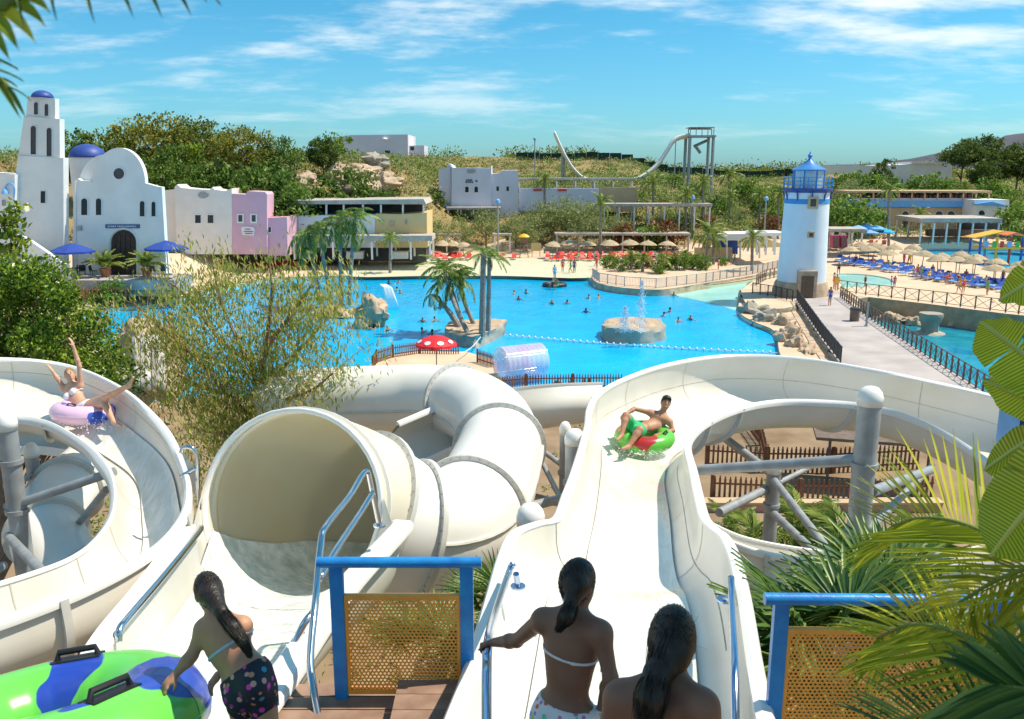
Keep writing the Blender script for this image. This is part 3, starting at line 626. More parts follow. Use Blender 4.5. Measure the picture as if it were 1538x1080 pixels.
# annex with a street lamp on the wall
an = thing('annex_wall', 'low white annex with a blue wall lamp left of the church', 'building')
block(an, 'wall', M_white, [(-40,430),(24,430),(22,262),(-40,258)], 82.4, 3); window(an, 3, 300, 9, 309, 82.4, False, fw=.8, pm=M_steel)
q = MB(); c0 = P(20,296,82.3)
q.tube(spline([tuple(P(x,y,82.2)) for x,y in ((21,297),(22,285),(20,278),(15,275),(10,278),(8,283))], 4), .07, 8); lp = q.build('lamp_arm', M_skypaint, an, True)
c0 = P(8,288,82.2); q = MB(); q.lathe([(.35,-.2),(.3,.05),(.1,.3)], 14, c0); q.build('lamp_shade', M_skypaint, lp, True)
# terrace, staircase
tr = thing('terrace', 'stone terrace in front of the church door', 'terrace')
block(tr, 'slab', M_grey, [(96,436),(262,436),(262,421),(96,421)], 79.6, 5); block(tr, 'kerb', M_pool_wall, [(94,445),(264,445),(264,436.5),(94,436.5)], 79.8, 4)
stc = thing('staircase', 'broad pale stone staircase with a white sloping parapet beside the church', 'staircase')
M_step = mat('step_stone', (0.42,0.38,0.32), 0.85, 0.1, 1.5, 0.2)
for k in range(11):
    y1 = 436-k*6.2; x1 = 99-k*5.8
    block(stc, 'step', M_step, rect(-60, y1-5.2, x1, y1+16), 78.6+k*.36, .8)
block(stc, 'parapet', M_white, [(99,430),(94,430),(20,372),(20,352),(38,357),(97,397),(99,400)], 78.3, .5)
q = MB(); a = P(98,398,78.2); b = P(98,432,78.2); q.box(((a.x),78.4,(a.z+b.z)/2),(.35,.5,a.z-b.z)); q.build('parapet_post', M_steel, stc)
# ---- white house, pink houses, yellow building
wh = thing('house', 'small white house with scalloped parapet and two dark windows next to the church', 'house'); YH = 104
block(wh, 'wall', M_white2, [(266,382),(349,382),(348,283),(345,284),(338,287),(322,284.5),(319,281),(315,285),(290,284),(272,282),(266,277),(262,281)], YH, 3)
block(wh, 'side_wing', M_white2, [(250,382),(266,382),(263,284),(246,286)], YH+.8, 6)
for x in (293,312): window(wh, x, 323, x+8.5, 335, YH, False, fw=1.6)
q = MB(); q.prism(pxp(arc_px(305,293,8,5,0,345,20), YH-.12), (0,.12,0)); q.build('oval_plaque', M_steel, wh)
pk = thing('house', 'pink two-storey house with white framed windows and a small sign', 'house')
block(pk, 'wall', M_pink, [(348.5,382),(401,382),(401,292),(398,288.5),(372,287),(369,292),(348.5,291)], YH, 3)
for x in (358,378): window(pk, x, 323, x+6, 333, YH, False, fw=2.2, fm=M_white, pm=M_inshade)
q = MB(); q.prism(pxp([(362,342),(365,340),(380,341),(382.5,344),(381,354),(364,353)], YH-.1), (0,.1,0)); sg = q.build('sign_board', M_white, pk)
for k, (y, a, b) in enumerate(((343.5,368,376),(347,366,380),(350,368,379))):
    q = MB(); q.prism(pxp(rect(a, y, b, y+1.5), YH-.12), (0,.02,0)); q.build('lettering', M_red, sg)
pk2 = thing('house', 'lower pink annex with flat roof right of the pink house', 'house')
block(pk2, 'wall', M_pink, [(401.5,384),(432,384),(431,326),(401.5,327)], YH+.5, 6); window(pk2, 403, 341, 407, 349, YH+.5, False, fw=.8)
yb = thing('house', 'flat roofed building with yellow and white upper walls and open terrace', 'building'); YB = 110
block(yb, 'yellow_wall', M_yellow, [(564.5,372),(641.5,372),(641,319),(636,320),(600,322),(564.5,321)], YB, 8)
block(yb, 'white_wall', M_white, [(432,372),(564,372),(564,322.5),(432,324)], YB+.1, 8)
block(yb, 'terrace_back', M_inshade, rect(404, 307, 638, 324), YB+5, .4)
block(yb, 'roof_slab', M_roofgrey, [(398,307),(640,306.5),(636,299),(404,302)], YB-.6, 9)
for x in (405,432,460,490,516,545,572,605,636): block(yb, 'post', M_white2, rect(x-1.3, 307.2, x+1.3, 324), YB+.3, .25)
for x in (575, 610): block(yb, 'parapet_lamp', M_steel, rect(x-1, 330, x+1, 337), YB-.1, .1)
q = MB(); q.prism(pxp([(585,331),(592,331),(592,340),(585,340)], YB-.08), (0,.08,0)); q.build('plaque', M_beige, yb)
block(yb, 'ground_floor', M_inshade, rect(436, 366, 640, 392), YB+2.5, 5)
pergola('long low pergola with slatted roof below the yellow and white walls', 378, 649, 354, 8, 390, YB-3.2, 4.6, 10)
for i, (x0, x1) in enumerate(((449,470),(520,545),(590,612))):
    s_ = thing('kiosk_panel', ['pale bar front under the long pergola near the pink annex', 'pale bar front under the middle of the long pergola', 'pale bar front under the right end of the long pergola'][i], 'bar counter')
    block(s_, 'counter', M_white2, rect(x0, 379, x1, 389), YB-.6, 1.0); block(s_, 'counter_top', M_roofgrey, rect(x0-1, 377.5, x1+1, 379), YB-.8, 1.4)
# ---- white house on the slope
hh = thing('house', 'lilac white hillside house with stepped parapet above the pergolas', 'house'); YW = 140
block(hh, 'wall', M_lilac, [(678,330),(738,330),(738,249),(736,253),(716,252),(680,252),(678,248)], YW, 8)
block(hh, 'side_wall', M_lilac, [(659,330),(678,330),(677,247),(673,246),(671,252),(659,254)], YW+.8, 7)
block(hh, 'lower_wing', M_lilac, [(738,330),(779,330),(778,256),(752,256),(751,260),(738,261)], YW+.3, 7)
for x in (698.5, 712.5): window(hh, x, 280, x+5.5, 289, YW, True, fw=.8)
for x in (745.5, 760.5): window(hh, x, 280, x+4, 287, YW+.3, False, fw=.7)
q = MB(); q.prism(pxp(arc_px(708,257,7,3.2,0,345,20), YW-.12), (0,.12,0)); q.build('oval_plaque', M_steel, hh)
for (a, b, y) in ((700,702.5,270.5),(703.2,705.5,270.5),(706,709,270.5),(699,701.5,273.6),(702.4,704.4,273.6),(705,707.5,273.6),(708.2,710.5,273.6),(714,717,272)):
    q = MB(); q.prism(pxp(rect(a, y-1, b, y+1), YW-.07), (0,.05,0)); q.build('lettering', M_black, hh)
pergola('thin flat canopy at the foot of the hillside house', 670, 752, 311.5, 3.2, 322, YW-3, 3, 5, name='canopy', cat='canopy')
lw = thing('terrace_wall', 'low lilac terrace wall running right from the hillside house', 'wall')
block(lw, 'wall', M_lilac, rect(779.5, 283, 900, 318), 141, 3); block(lw, 'beige_wall', M_beige, [(900.5,318),(957,318),(957,281),(900.5,282)], 141.2, 3)
for x in (801, 838): block(lw, 'red_cushion_row', M_red, rect(x, 284, x+13, 287), 140.8, .5)
pergola('thin roofed pergola along the lilac terrace wall', 777, 953, 267.5, 3.2, 290, 142, 3.5, 7)
pergola('long beige awning on the slope above the red loungers', 905, 1070, 306, 4, 322, 133, 3.5, 8, name='awning', cat='awning', base_z=3.0)
hb = thing('hilltop_building', 'pale lilac block building on top of the hill', 'building')
block(hb, 'wall', M_lilac, [(500,245),(613,245),(612.5,202),(527,203),(500,207)], 225, 18)
block(hb, 'annex', M_lilac, rect(613.5, 218.5, 637, 245), 228, 10); window(hb, 616, 220, 622, 226, 228, False, fw=.5); window(hb, 578, 226, 586, 231, 225, False, fw=.5)
q = MB(); c_ = P(578,209,224.8); q.lathe([(.7,0),(.5,.3),(.1,.4)], 14, c_); q.build('satellite_dish', M_white, hb, True)
# ---- far wall line on the ridge
rw = thing('ridge_fence', 'long dark green fence line along the top of the hill', 'fence')
for k in range(24):
    x0, x1 = 775+k*17.6, 775+(k+1)*17.6; q = MB(); a, b = P(x0,232,236), P(x1,232,236); a.z = H(a.x,236)+1.9
    q.box(((a.x+b.x)/2,236,a.z-.9),(abs(b.x-a.x)-.1,.2,2.0)); q.build('panel', mat('ridge_green', (0.015,0.04,0.03), 0.9, 0.3, 0.5), rw)
# ---- right hand buildings
ar = thing('arcade_building', 'long arcaded restaurant with pale blue band across the plaza', 'building'); YA = 150
block(ar, 'upper_back', M_inshade, rect(1290, 289, 1460, 301), YA+3, 1)
block(ar, 'blue_band', M_skypaint, rect(1288, 302, 1463, 311), YA-.5, 8)
block(ar, 'parapet', M_lilac, rect(1288, 297.5, 1463, 302), YA-.3, .4)
aw = [(1288,345),(1463,345),(1463,311.5),(1288,311.5)]; block(ar, 'wall', M_beige, aw, YA, 7)
for x, w_ in ((1302,10),(1324,9),(1355,10),(1372,9),(1405,11),(1423,11),(1449,16)):
    window(ar, x, 317 if w_ > 9.5 else 320, x+w_, 342 if x in (1355,1302,1324) else 327, YA, True, fw=1.0, fm=M_white2, pm=M_inshade, name='arch')
pergola('thin brown roof terrace canopy on top of the arcade', 1272, 1490, 286.5, 2.8, 300, YA-1, 6, 12, m=M_beige)
for k in range(26):
    x = 1292+k*6.5; q = MB(); c_ = P(x, 300, YA+.8); q.box((c_.x, YA+.8, c_.z+.4),(.5,.5,.9)); q.build('terrace_chair', M_rail if k % 3 else M_red, ar)
wb = thing('white_pavilion', 'white block pavilion with sloping awning right of the arcade', 'building')
block(wb, 'wall', M_white, rect(1463.5, 300, 1516, 345), YA-4, 6); block(wb, 'awning', M_skypaint, [(1466,306),(1490,303),(1512,309),(1512,311),(1466,308)], YA-5, 1.4)
for x in (1470, 1495): window(wb, x, 316, x+9, 323, YA-4, True, fw=.8)
pergola('broad grey thatch roofed bar beside the kids pool', 1383, 1506, 328, 6, 362, 132, 9, 7, name='thatched_bar', cat='bar', base_z=0.9)
bk = thing('bar_back', 'dim bar counter under the grey thatch roof', 'bar counter')
block(bk, 'counter', M_rail, rect(1395, 345, 1500, 355), 138, 1.2); block(bk, 'back_wall', M_inshade, rect(1440, 335, 1502, 352), 139.5, .5)
lb = thing('warehouse', 'long white building with flat roof behind round trees', 'building')
block(lb, 'wall', M_white, [(1325,290),(1430,290),(1430,247),(1375,246),(1325,249)], 200, 14); block(lb, 'low_wing', M_white2, rect(1247, 248.5, 1324.5, 262), 204, 8)
block(lb, 'roof_edge', M_whitep, rect(1370, 244, 1418, 246.2), 199.5, 14)
for x in (1339,1354,1362): window(lb, x, 269, x+5 if x == 1339 else x+2, 275, 200, False, fw=.4)
for k in range(6): block(lb, 'roof_panel', M_roofgrey, rect(1372+k*8, 242.6, 1378+k*8, 244), 199.8, 6)
# stalls beside the lighthouse
pergola('white flat roofed shelter left of the lighthouse', 1136, 1183, 350, 4.5, 383, 112, 5, 4, m=M_whitep)
pergola('grey flat roofed stall right of the lighthouse', 1249, 1300, 344, 4, 372, 118, 5, 4)
st = thing('beach_stall', 'blue painted beach stall with a white slatted roof', 'stall')
block(st, 'roof', M_whitep, [(1068,361),(1143,361),(1140,351),(1073,352)], 116, 5); block(st, 'wall', M_blue, rect(1072, 362, 1108, 382), 118.6, 1)
block(st, 'counter', M_beige, rect(1045, 372, 1100, 388), 117, 1.0)
for x in (1072,1092,1112,1130,1141): block(st, 'post', M_whitep, rect(x-1, 361, x+1, 388), 116.4, .25)
for i, x in enumerate((1251, 1263)):
    s_ = thing('vending_cabinet', ['dark pink cabinet against the lighthouse side stall', 'dark pink cabinet farther from the lighthouse'][i], 'cabinet')
    mpk = mat('magenta_panel', (0.45,0.03,0.14), 0.5, 0.1, 3); block(s_, 'body', mpk, rect(x, 354, x+10, 373), 114, 1.2); block(s_, 'door', M_rail, rect(x+1.5, 356, x+8.5, 371), 113.9, .08)
# beach pergolas
pergola('long thin beach pergola above the middle parasols', 834, 1038, 350.5, 3.2, 386, 126, 3.2, 7, m=M_roofgrey)
pergola('short beach pergola next to the yellow wall', 648, 693, 352, 2.8, 388, 126, 2.2, 3)
pergola('small open timber frame on the beach left of the lifeguard chair', 740, 769, 351.5, 2.6, 386, 126, 2.2, 2)
# ---- lighthouse
lc = PZ(1214, 447, 0.45); LX, LY, LZ = lc.x, lc.y+2.4, 0.45
lh = thing('lighthouse', 'white tapered lighthouse with blue band, gallery and lantern room', 'lighthouse', (LX, LY, LZ))
zt = P(1221, 285, LY).z-LZ; rb, rt = 2.32, 2.02
M_lhw = mat('sky_tinted_white', (0.64,0.73,0.84), 0.8, 0.03, 0.7, 0.2, col2=(0.72,0.79,0.87), detail=8, bscale=9)  # white paint with the blue of the reflected sky put into its colour
q = MB(); q.lathe([(rb+.02-0.0,1.15)]+[(rb+(rt-rb)*(z/zt), z) for z in np.linspace(1.16, zt, 12)], 48); q.build('tower', M_lhw, lh, True)
q = MB(); q.lathe([(rb+.34,0),(rb+.3,.5),(rb+.16,1.1),(rb+.05,1.3),(rb-.02,1.32)], 48); q.build('stone_base', M_rock, lh, True)
zb1, zb2 = P(1221,305.5,LY).z-LZ, P(1221,298,LY).z-LZ
q = MB(); q.lathe([(rt+.05,zb1),(rt+.07,zb1+.02),(rt+.05,zb2-.02),(rt+.02,zb2)], 48, cap=False); q.build('blue_band', mat('band_blue', (0.05,0.28,0.66), 0.5, 0.05, 3), lh, True)
q = MB(); q.lathe([(rt+.0,zt-.25),(rt+.22,zt-.1),(rt+.28,zt),(rt+.28,zt+.12),(0.1,zt+.12)], 48); q.build('gallery_floor', M_dome, lh, True)
for k in range(10):
    a = k*math.pi/5+.2; q = MB(); d = Vector((math.cos(a), math.sin(a), 0)); q.tube([d*(rt+.02)+Vector((0,0,zt-.95)), d*(rt+.1)+Vector((0,0,zt-.5)), d*(rt+.24)+Vector((0,0,zt-.15))], .07, 6); q.build('bracket', M_dome, lh, True)
gal = MB()
for zr in (.35,.7,1.05): gal.tube([((rt+.22)*math.cos(2*math.pi*k/40), (rt+.22)*math.sin(2*math.pi*k/40), zt+.12+zr) for k in range(41)], .035, 6)
rl = gal.build('gallery_rail', M_bluepaint, lh, True)
pb = MB(); pb.tube([(0,0,0),(0,0,1.05)], .035, 6); pbm = pb.mesh('baluster', M_bluepaint)
for k in range(20): obj('baluster', pbm, rl, ((rt+.22)*math.cos(k*math.pi/10), (rt+.22)*math.sin(k*math.pi/10), zt+.12))
zl = P(1224,255,LY).z-LZ; rl_ = 1.45
M_lant = bpy.data.materials.new('lantern_glass'); M_lant.use_nodes = True; b_ = M_lant.node_tree.nodes['Principled BSDF']; nt = M_lant.node_tree; b_.inputs['Base Color'].default_value = (0.70,0.88,0.95,1); b_.inputs['Roughness'].default_value = 0.05; tr_ = N('ShaderNodeBsdfTransparent'); mx_ = N('ShaderNodeMixShader'); mx_.inputs[0].default_value = .4; L(tr_.outputs[0], mx_.inputs[1]); L(b_.outputs[0], mx_.inputs[2]); L(mx_.outputs[0], nt.nodes['Material Output'].inputs[0])
pn = MB(); w8 = 2*rl_*math.sin(math.pi/8)*.9; pn.box((0,0,(zl-zt-.2)/2+.06),(w8,.02,zl-zt-.25)); pnm = pn.mesh('lantern_pane', M_lant)
mu = MB(); mu.box((0,0,(zl-zt-.1)/2),(.12,.12,zl-zt-.1)); mum = mu.mesh('mullion', M_bluepaint)
for k in range(8):
    a = k*math.pi/4+.2; a2 = a+math.pi/8; o = obj('lantern_pane', pnm, lh, (rl_*.93*math.cos(a2), rl_*.93*math.sin(a2), zt+.12), a2+math.pi/2); obj('mullion', mum, lh, (rl_*math.cos(a), rl_*math.sin(a), zt+.12), a)
q = MB(); q.lathe([(.35,zt+.12),(.35,zt+.5),(.5,zt+.6),(.5,zl-.3),(.2,zl-.1)], 20); q.build('lamp_lens', M_whitep, lh, True)
za = P(1224,240,LY).z-LZ
q = MB(); q.lathe([(rl_+.12,zl-.08),(rl_+.14,zl+.02),(.75,zl+(za-zl)*.5),(.2,za),(.12,za+.15),(.2,za+.3),(.22,za+.42),(.1,za+.55),(.03,za+.75)], 24); q.build('roof', mat('lantern_roof_blue', (0.05,0.22,0.58), 0.4, 0.08, 2), lh, True)
def on_tower(z, a, d, name, m, par=None, dep=.24):
    r = rb+(rt-rb)*(z/zt); c = Vector((math.sin(a)*r, -math.cos(a)*r, z)); q = MB(); q.box((0,0,0),(d[0],dep,d[1])); o = q.build(name, m, lh if par is None else par, loc=c, rotz=a); return o
a0 = math.atan2(-LX, LY)*0+R(-8)
for (py, ww, hh_) in ((304.5,.95,1.1),(352.5,.62,.58)):
    z = P(1221,py,LY-2).z-LZ; f_ = on_tower(z, R(-3), (ww,hh_), 'window', M_beige); q = MB(); q.box((0,-.125,0),(ww*.55,.02,hh_*.62)); q.build('pane', M_inshade, f_)
f_ = on_tower(1.25, R(-6), (1.75,2.6), 'door_surround', M_rock, dep=.9); q = MB(); q.box((0,-.46,-.2),(1.15,.04,2.1)); q.build('door', mat('door_brown', (0.13,0.085,0.055), 0.6, 0.25, 4), f_)
# ================================================================ vegetation
def fast_mesh(name, V, Fc, m, smooth=False):
    me = bpy.data.meshes.new(name); V = np.asarray(V, np.float32); Fc = np.asarray(Fc, np.int32); k = Fc.shape[1]
    me.vertices.add(len(V)); me.vertices.foreach_set('co', V.ravel()); me.loops.add(Fc.size); me.loops.foreach_set('vertex_index', Fc.ravel())
    me.polygons.add(len(Fc)); me.polygons.foreach_set('loop_start', np.arange(0, Fc.size, k, dtype=np.int32)); me.polygons.foreach_set('loop_total', np.full(len(Fc), k, np.int32))
    me.materials.append(m); me.update(calc_edges=True); me.validate(); return me
def unit(a): return a/np.maximum(np.linalg.norm(a, axis=1, keepdims=True), 1e-9)
def leaf_mesh(name, C, size, D, m, aspect=0.5, rs=None, bend=0.15):
    """one bent four-point leaf for each centre C, along direction D"""
    n = len(C); rs = rs or np.random.RandomState(1); D = unit(D); rv = unit(rs.normal(size=(n,3))); W = unit(np.cross(D, rv)); Nn = np.cross(W, D)
    s = (np.asarray(size)*np.ones(n))[:, None]
    V = np.stack([C - D*s*.5, C + W*s*.5*aspect + Nn*s*bend*.5, C + D*s*.5 - Nn*s*bend, C - W*s*.5*aspect + Nn*s*bend*.5], 1).reshape(-1, 3)
    return fast_mesh(name, V, np.arange(4*n).reshape(-1, 4), m)
def crown_pts(rs, nclump, per, rad, cl, hollow=0.35, flat=0.0):
    d = unit(rs.normal(size=(nclump,3))); r = (hollow + (1-hollow)*rs.rand(nclump)**0.6)[:, None]; c = d*r*np.array(rad)
    if flat: c[:,2] = np.where(c[:,2] < 0, c[:,2]*flat, c[:,2])
    p = np.repeat(c, per, 0) + unit(rs.normal(size=(nclump*per,3)))*(rs.rand(nclump*per,1)**0.5)*cl*np.repeat(0.6+0.8*rs.rand(nclump,1), per, 0)*np.array([1,1,.75])
    return p, np.repeat(d, per, 0)
ML = {}
def leafmat(k, c1, c2, tr=0.25, rough=0.5): ML[k] = mat('leaf_'+k, c1, rough, 0.2, 1.2, col2=c2, leaf=tr, island=0.65, spec=0.35); return ML[k]
leafmat('oak', (0.08,0.12,0.016), (0.30,0.33,0.05), .38); leafmat('pine', (0.04,0.08,0.016), (0.17,0.23,0.04), .35); leafmat('shrub', (0.08,0.16,0.025), (0.27,0.40,0.06), .38)
leafmat('olive', (0.17,0.23,0.075), (0.42,0.46,0.19), .38); leafmat('dry', (0.17,0.12,0.045), (0.36,0.25,0.10)); leafmat('lime', (0.08,0.16,0.01), (0.36,0.44,0.04), 0.35, 0.35)
leafmat('gum', (0.22,0.34,0.05), (0.60,0.53,0.15), 0.5); leafmat('palm', (0.09,0.17,0.03), (0.32,0.38,0.08), 0.38, 0.4); leafmat('palmdry', (0.18,0.14,0.06), (0.38,0.32,0.16), 0.2)
leafmat('bush', (0.03,0.10,0.01), (0.30,0.42,0.04), 0.35, 0.3); leafmat('rust', (0.16,0.07,0.03), (0.34,0.16,0.06))
leafmat('frond', (0.22,0.32,0.02), (0.56,0.58,0.05), 0.45, 0.3); leafmat('fan', (0.05,0.13,0.03), (0.20,0.30,0.07), 0.3, 0.35); leafmat('frondy', (0.30,0.30,0.02), (0.60,0.55,0.05), 0.4, 0.3)
M_bark = mat('bark', (0.14,0.095,0.065), 0.9, 0.3, 4, 0.6, col2=(0.26,0.19,0.14)); M_gumbark = mat('gum_bark', (0.20,0.10,0.075), 0.8, 0.3, 4, 0.3, col2=(0.36,0.22,0.17))
M_palmtrunk = mat('palm_trunk', (0.17,0.15,0.13), 0.9, 0.25, 5, 0.6, col2=(0.32,0.29,0.27)); M_stemgreen = mat('green_stem', (0.16,0.22,0.04), 0.5, 0.15, 4)
def limbs(q, rs, base, top, r, n, spread):
    q.tube([base, base.lerp(top,.5)+Vector((rs.normal()*.05,rs.normal()*.05,0))*top.length*.2, top], [r, r*.75, r*.35], 8)
    for k in range(n):
        s_ = base.lerp(top, .4+.5*rs.rand()); a = rs.rand()*6.28; e = s_ + Vector((math.cos(a)*spread, math.sin(a)*spread, spread*(.3+.6*rs.rand())))
        q.tube([s_, s_.lerp(e,.5)+Vector((0,0,spread*.12)), e], [r*.45, r*.3, r*.12], 6)
TREES = {}
def tree_proto(key, rad, hz, nclump, per, ls, lm, cl, seed, flat=0.6, tr=.18, asp=.6, hollow=.35):
    rs = np.random.RandomState(seed); p, d = crown_pts(rs, nclump, per, rad, cl, hollow, flat); p[:,2] += hz
    me = leaf_mesh('crown', p, ls*(.6+.8*rs.rand(len(p))), d + rs.normal(size=d.shape)*.8, ML[lm], asp, rs)
    q = MB(); limbs(q, rs, Vector((0,0,-.6)), Vector((0,0,hz+rad[2]*.2)), tr, 7, max(rad[0],rad[1])*.6); TREES[key] = (me, q.mesh('trunk', M_bark, True))
leafmat('oakb', (0.12,0.14,0.018), (0.40,0.37,0.06), .38); leafmat('oakc', (0.05,0.11,0.018), (0.20,0.30,0.05), .38)
tree_proto('oak1', (4.3,4.0,3.3), 4.6, 95, 62, .32, 'oak', .95, 1); tree_proto('oak2', (3.9,4.2,3.6), 4.9, 95, 62, .32, 'oakb', .95, 2); tree_proto('oak3', (3.4,3.4,2.8), 3.8, 80, 56, .30, 'oakc', .85, 3)
tree_proto('pine1', (4.2,4.0,2.6), 7.2, 120, 46, .46, 'pine', 1.05, 4, .45, .22, .45); tree_proto('pine2', (3.6,3.6,3.4), 5.8, 120, 46, .46, 'pine', 1.0, 5, .8, .2, .45)
tree_proto('round', (2.6,2.6,2.2), 2.3, 90, 32, .30, 'shrub', .6, 6, 1.0, .12); tree_proto('olive', (2.5,2.3,2.1), 2.6, 70, 34, .28, 'olive', .8, 7, .7, .12, .3)
tree_proto('shrub', (1.5,1.5,1.2), 1.1, 50, 26, .24, 'shrub', .5, 8, .8, .06); tree_proto('rust', (1.6,1.5,1.1), 1.0, 46, 26, .24, 'rust', .5, 9, .8, .06); tree_proto('spire', (.9,.9,2.6), 2.9, 60, 26, .22, 'lime', .4, 10, 1.0, .08)
tree_proto('dark', (1.7,1.7,2.4), 2.6, 70, 30, .26, 'pine', .5, 11, 1.0, .1)
def tree(key, label, px, py, Y, sc=1.0, rz=0.0, name='tree', cat='tree', group=None, z=None, sz=None):
    b = P(px, py, Y)
    if z is None: b.z = H(b.x, b.y)-.1 if py is None or True else b.z
    else: b.z = z
    t = thing(name, label, cat, b, rz, group, (sc, sc, sz or sc)); me, tm = TREES[key]
    obj('crown', me, t); obj('trunk', tm, t); return t
def tree_at(key, label, px, top, Y, base_py, rz=0.0, name='tree', cat='tree', group=None, hproto=None):
    """stand a tree on the terrain and scale it so its top reaches the photographed skyline"""
    b = P(px, base_py, Y); gz = H(b.x, b.y); topz = P(px, top, Y).z
    hp = {'oak1':8.0,'oak2':8.6,'oak3':6.8,'pine1':10,'pine2':9.2,'round':4.7,'olive':4.9,'shrub':2.5,'rust':2.3,'spire':5.6,'dark':5.2}[key]
    sc = max(.25, (topz-gz)/hp); return tree(key, label, px, base_py, Y, sc, rz, name, cat, group)
# trees behind the church
HT = [('oak3',120,196,118,'small dark oak touching the right edge of the bell tower'),('oak1',168,190,120,'broad oak directly behind the round church gable'),('oak2',232,166,122,'tallest oak on the hill behind the church'),('oak1',300,172,128,'brownish oak top left of the tree with the yellow spire'),
  ('oak2',366,184,122,'wide dark oak between yellow spire tree and rocky slope'),('oak3',425,205,124,'lower oak at the right end of the church trees'),('oak3',270,215,117,'low oak filling the gap under the tallest oak'),('dark',330,232,114,'dark bushy tree above the pink house'),('oak3',200,232,112,'small oak peeping over the church gable')]
for i, (k, x, top, Y, lb_) in enumerate(HT): tree_at(k, lb_, x, top, Y, 270, i*1.1, 'oak_tree', 'tree', 'oaks behind the church')
tree_at('spire', 'slender yellow green conifer among the dark oaks', 297, 208, 116, 260, 0, 'conifer', 'tree')
tree_at('pine2', 'dark tree on the rocky slope right of the oaks', 487, 205, 128, 280, .4, 'oak_tree', 'tree'); tree_at('oak3', 'bushy green tree at the foot of the rocky outcrop', 528, 252, 122, 300, 1.4, 'oak_tree', 'tree')
tree_at('olive', 'pale olive tree left of the rocky outcrop', 425, 245, 120, 280, .7, 'olive_tree', 'tree'); tree_at('shrub', 'dark palm like shrub on the crest by the hilltop building', 505, 198, 150, 240, 2, 'shrub', 'shrub')
for i, x in enumerate((215,245,275,310,345,385,415)): tree_at('oak3', f'{nth(i)} dark hedge shrub from the church along the roofs', x, 250+8*math.sin(i*2.1), 112, 280, i, 'hedge_shrub', 'shrub', 'hedge above the house roofs')
# middle slope
MSL = [('dark',662,284,137,'dark cypress like shrub at the left corner of the hillside house'),('olive',690,325,128,'pale olive below the hillside house window'),('olive',640,318,126,'pale bush left of the beach pergola'),('olive',730,312,130,'grey green olive under the hillside house right wing'),
  ('olive',775,318,129,'pale olive left of the leafy willow clump'),('olive',815,300,131,'tallest pale olive on the middle slope'),('olive',850,292,132,'feathery pale tree in front of the lilac terrace wall'),('olive',880,300,130,'feathery pale tree left of the single beach palm'),('olive',790,332,127,'low olive near the lifeguard chair'),
  ('rust',945,330,129,'reddish shrub below the long beige awning'),('rust',1000,325,130,'reddish shrub near the right end of the long awning'),('olive',925,322,130,'pale shrub right of the single beach palm'),('shrub',975,335,128,'green shrub behind the right beach pergola'),
  ('round',1010,258,165,'green tree below the far slide tower'),('round',960,285,150,'round green tree by the beige wall end'),('round',1045,270,160,'round tree under the slide tower legs'),('shrub',1085,290,150,'green shrub right of the slide tower legs'),('round',1120,262,170,'wide green tree between the slide tower and lighthouse'),('round',1150,275,160,'green tree just left of the lighthouse lantern'),
  ('olive',1105,310,140,'pale shrub on the slope near the white shelter'),('rust',1150,318,138,'brown shrub left of the lighthouse shaft'),('rust',1060,318,136,'brown shrub above the blue stall'),('shrub',1175,300,145,'dark green shrub touching the lighthouse shaft')]
for i, (k, x, top, Y, lb_) in enumerate(MSL): tree_at(k, lb_, x, top, Y, 350, i*.9, 'slope_shrub' if k != 'round' else 'round_tree', 'shrub' if k != 'round' else 'tree', 'shrubs on the slope above the beach')
# right side
RT = [('pine1',1437,212,185,'left umbrella pine before the mountain'),('pine1',1462,203,190,'tallest umbrella pine before the mountain'),('pine2',1492,222,180,'bushy pine right of the tallest pine'),('pine1',1520,215,185,'pine at the right edge of the skyline'),('pine2',1545,218,178,'pine cut by the right edge of the photo'),('pine2',1470,240,176,'low dark pine under the tallest pine'),
  ('round',1385,254,172,'left one of the round clipped trees before the white warehouse'),('round',1412,262,170,'middle one of the round clipped trees before the white warehouse'),('round',1432,266,172,'right one of the round clipped trees before the white warehouse'),('round',1482,262,165,'round tree under the right pines'),('shrub',1508,278,160,'bright shrub at the right edge below the pines'),
  ('round',1270,252,175,'round tree just right of the lighthouse lantern'),('round',1300,254,174,'second round tree right of the lighthouse lantern'),('round',1325,258,172,'third round tree right of the lighthouse lantern'),('dark',1322,236,190,'upright cypress by the white warehouse'),('olive',1275,268,160,'pale tree behind the lighthouse gallery'),('olive',1300,276,158,'pale low shrub on the arcade roof line'),
  ('round',1268,285,128,'large bright green tree touching the right side of the lighthouse'),('shrub',1295,300,140,'bushy shrub left of the arcade'),('shrub',1530,300,140,'green bush right of the white pavilion'),('round',1540,325,128,'tree at the right edge behind the water playground')]
for i, (k, x, top, Y, lb_) in enumerate(RT): tree_at(k, lb_, x, top, Y, 330, i*1.3, 'umbrella_pine' if 'pine' in k else ('round_tree' if k in ('round','dark','olive') else 'shrub'), 'tree' if k != 'shrub' else 'shrub', 'trees on the right')
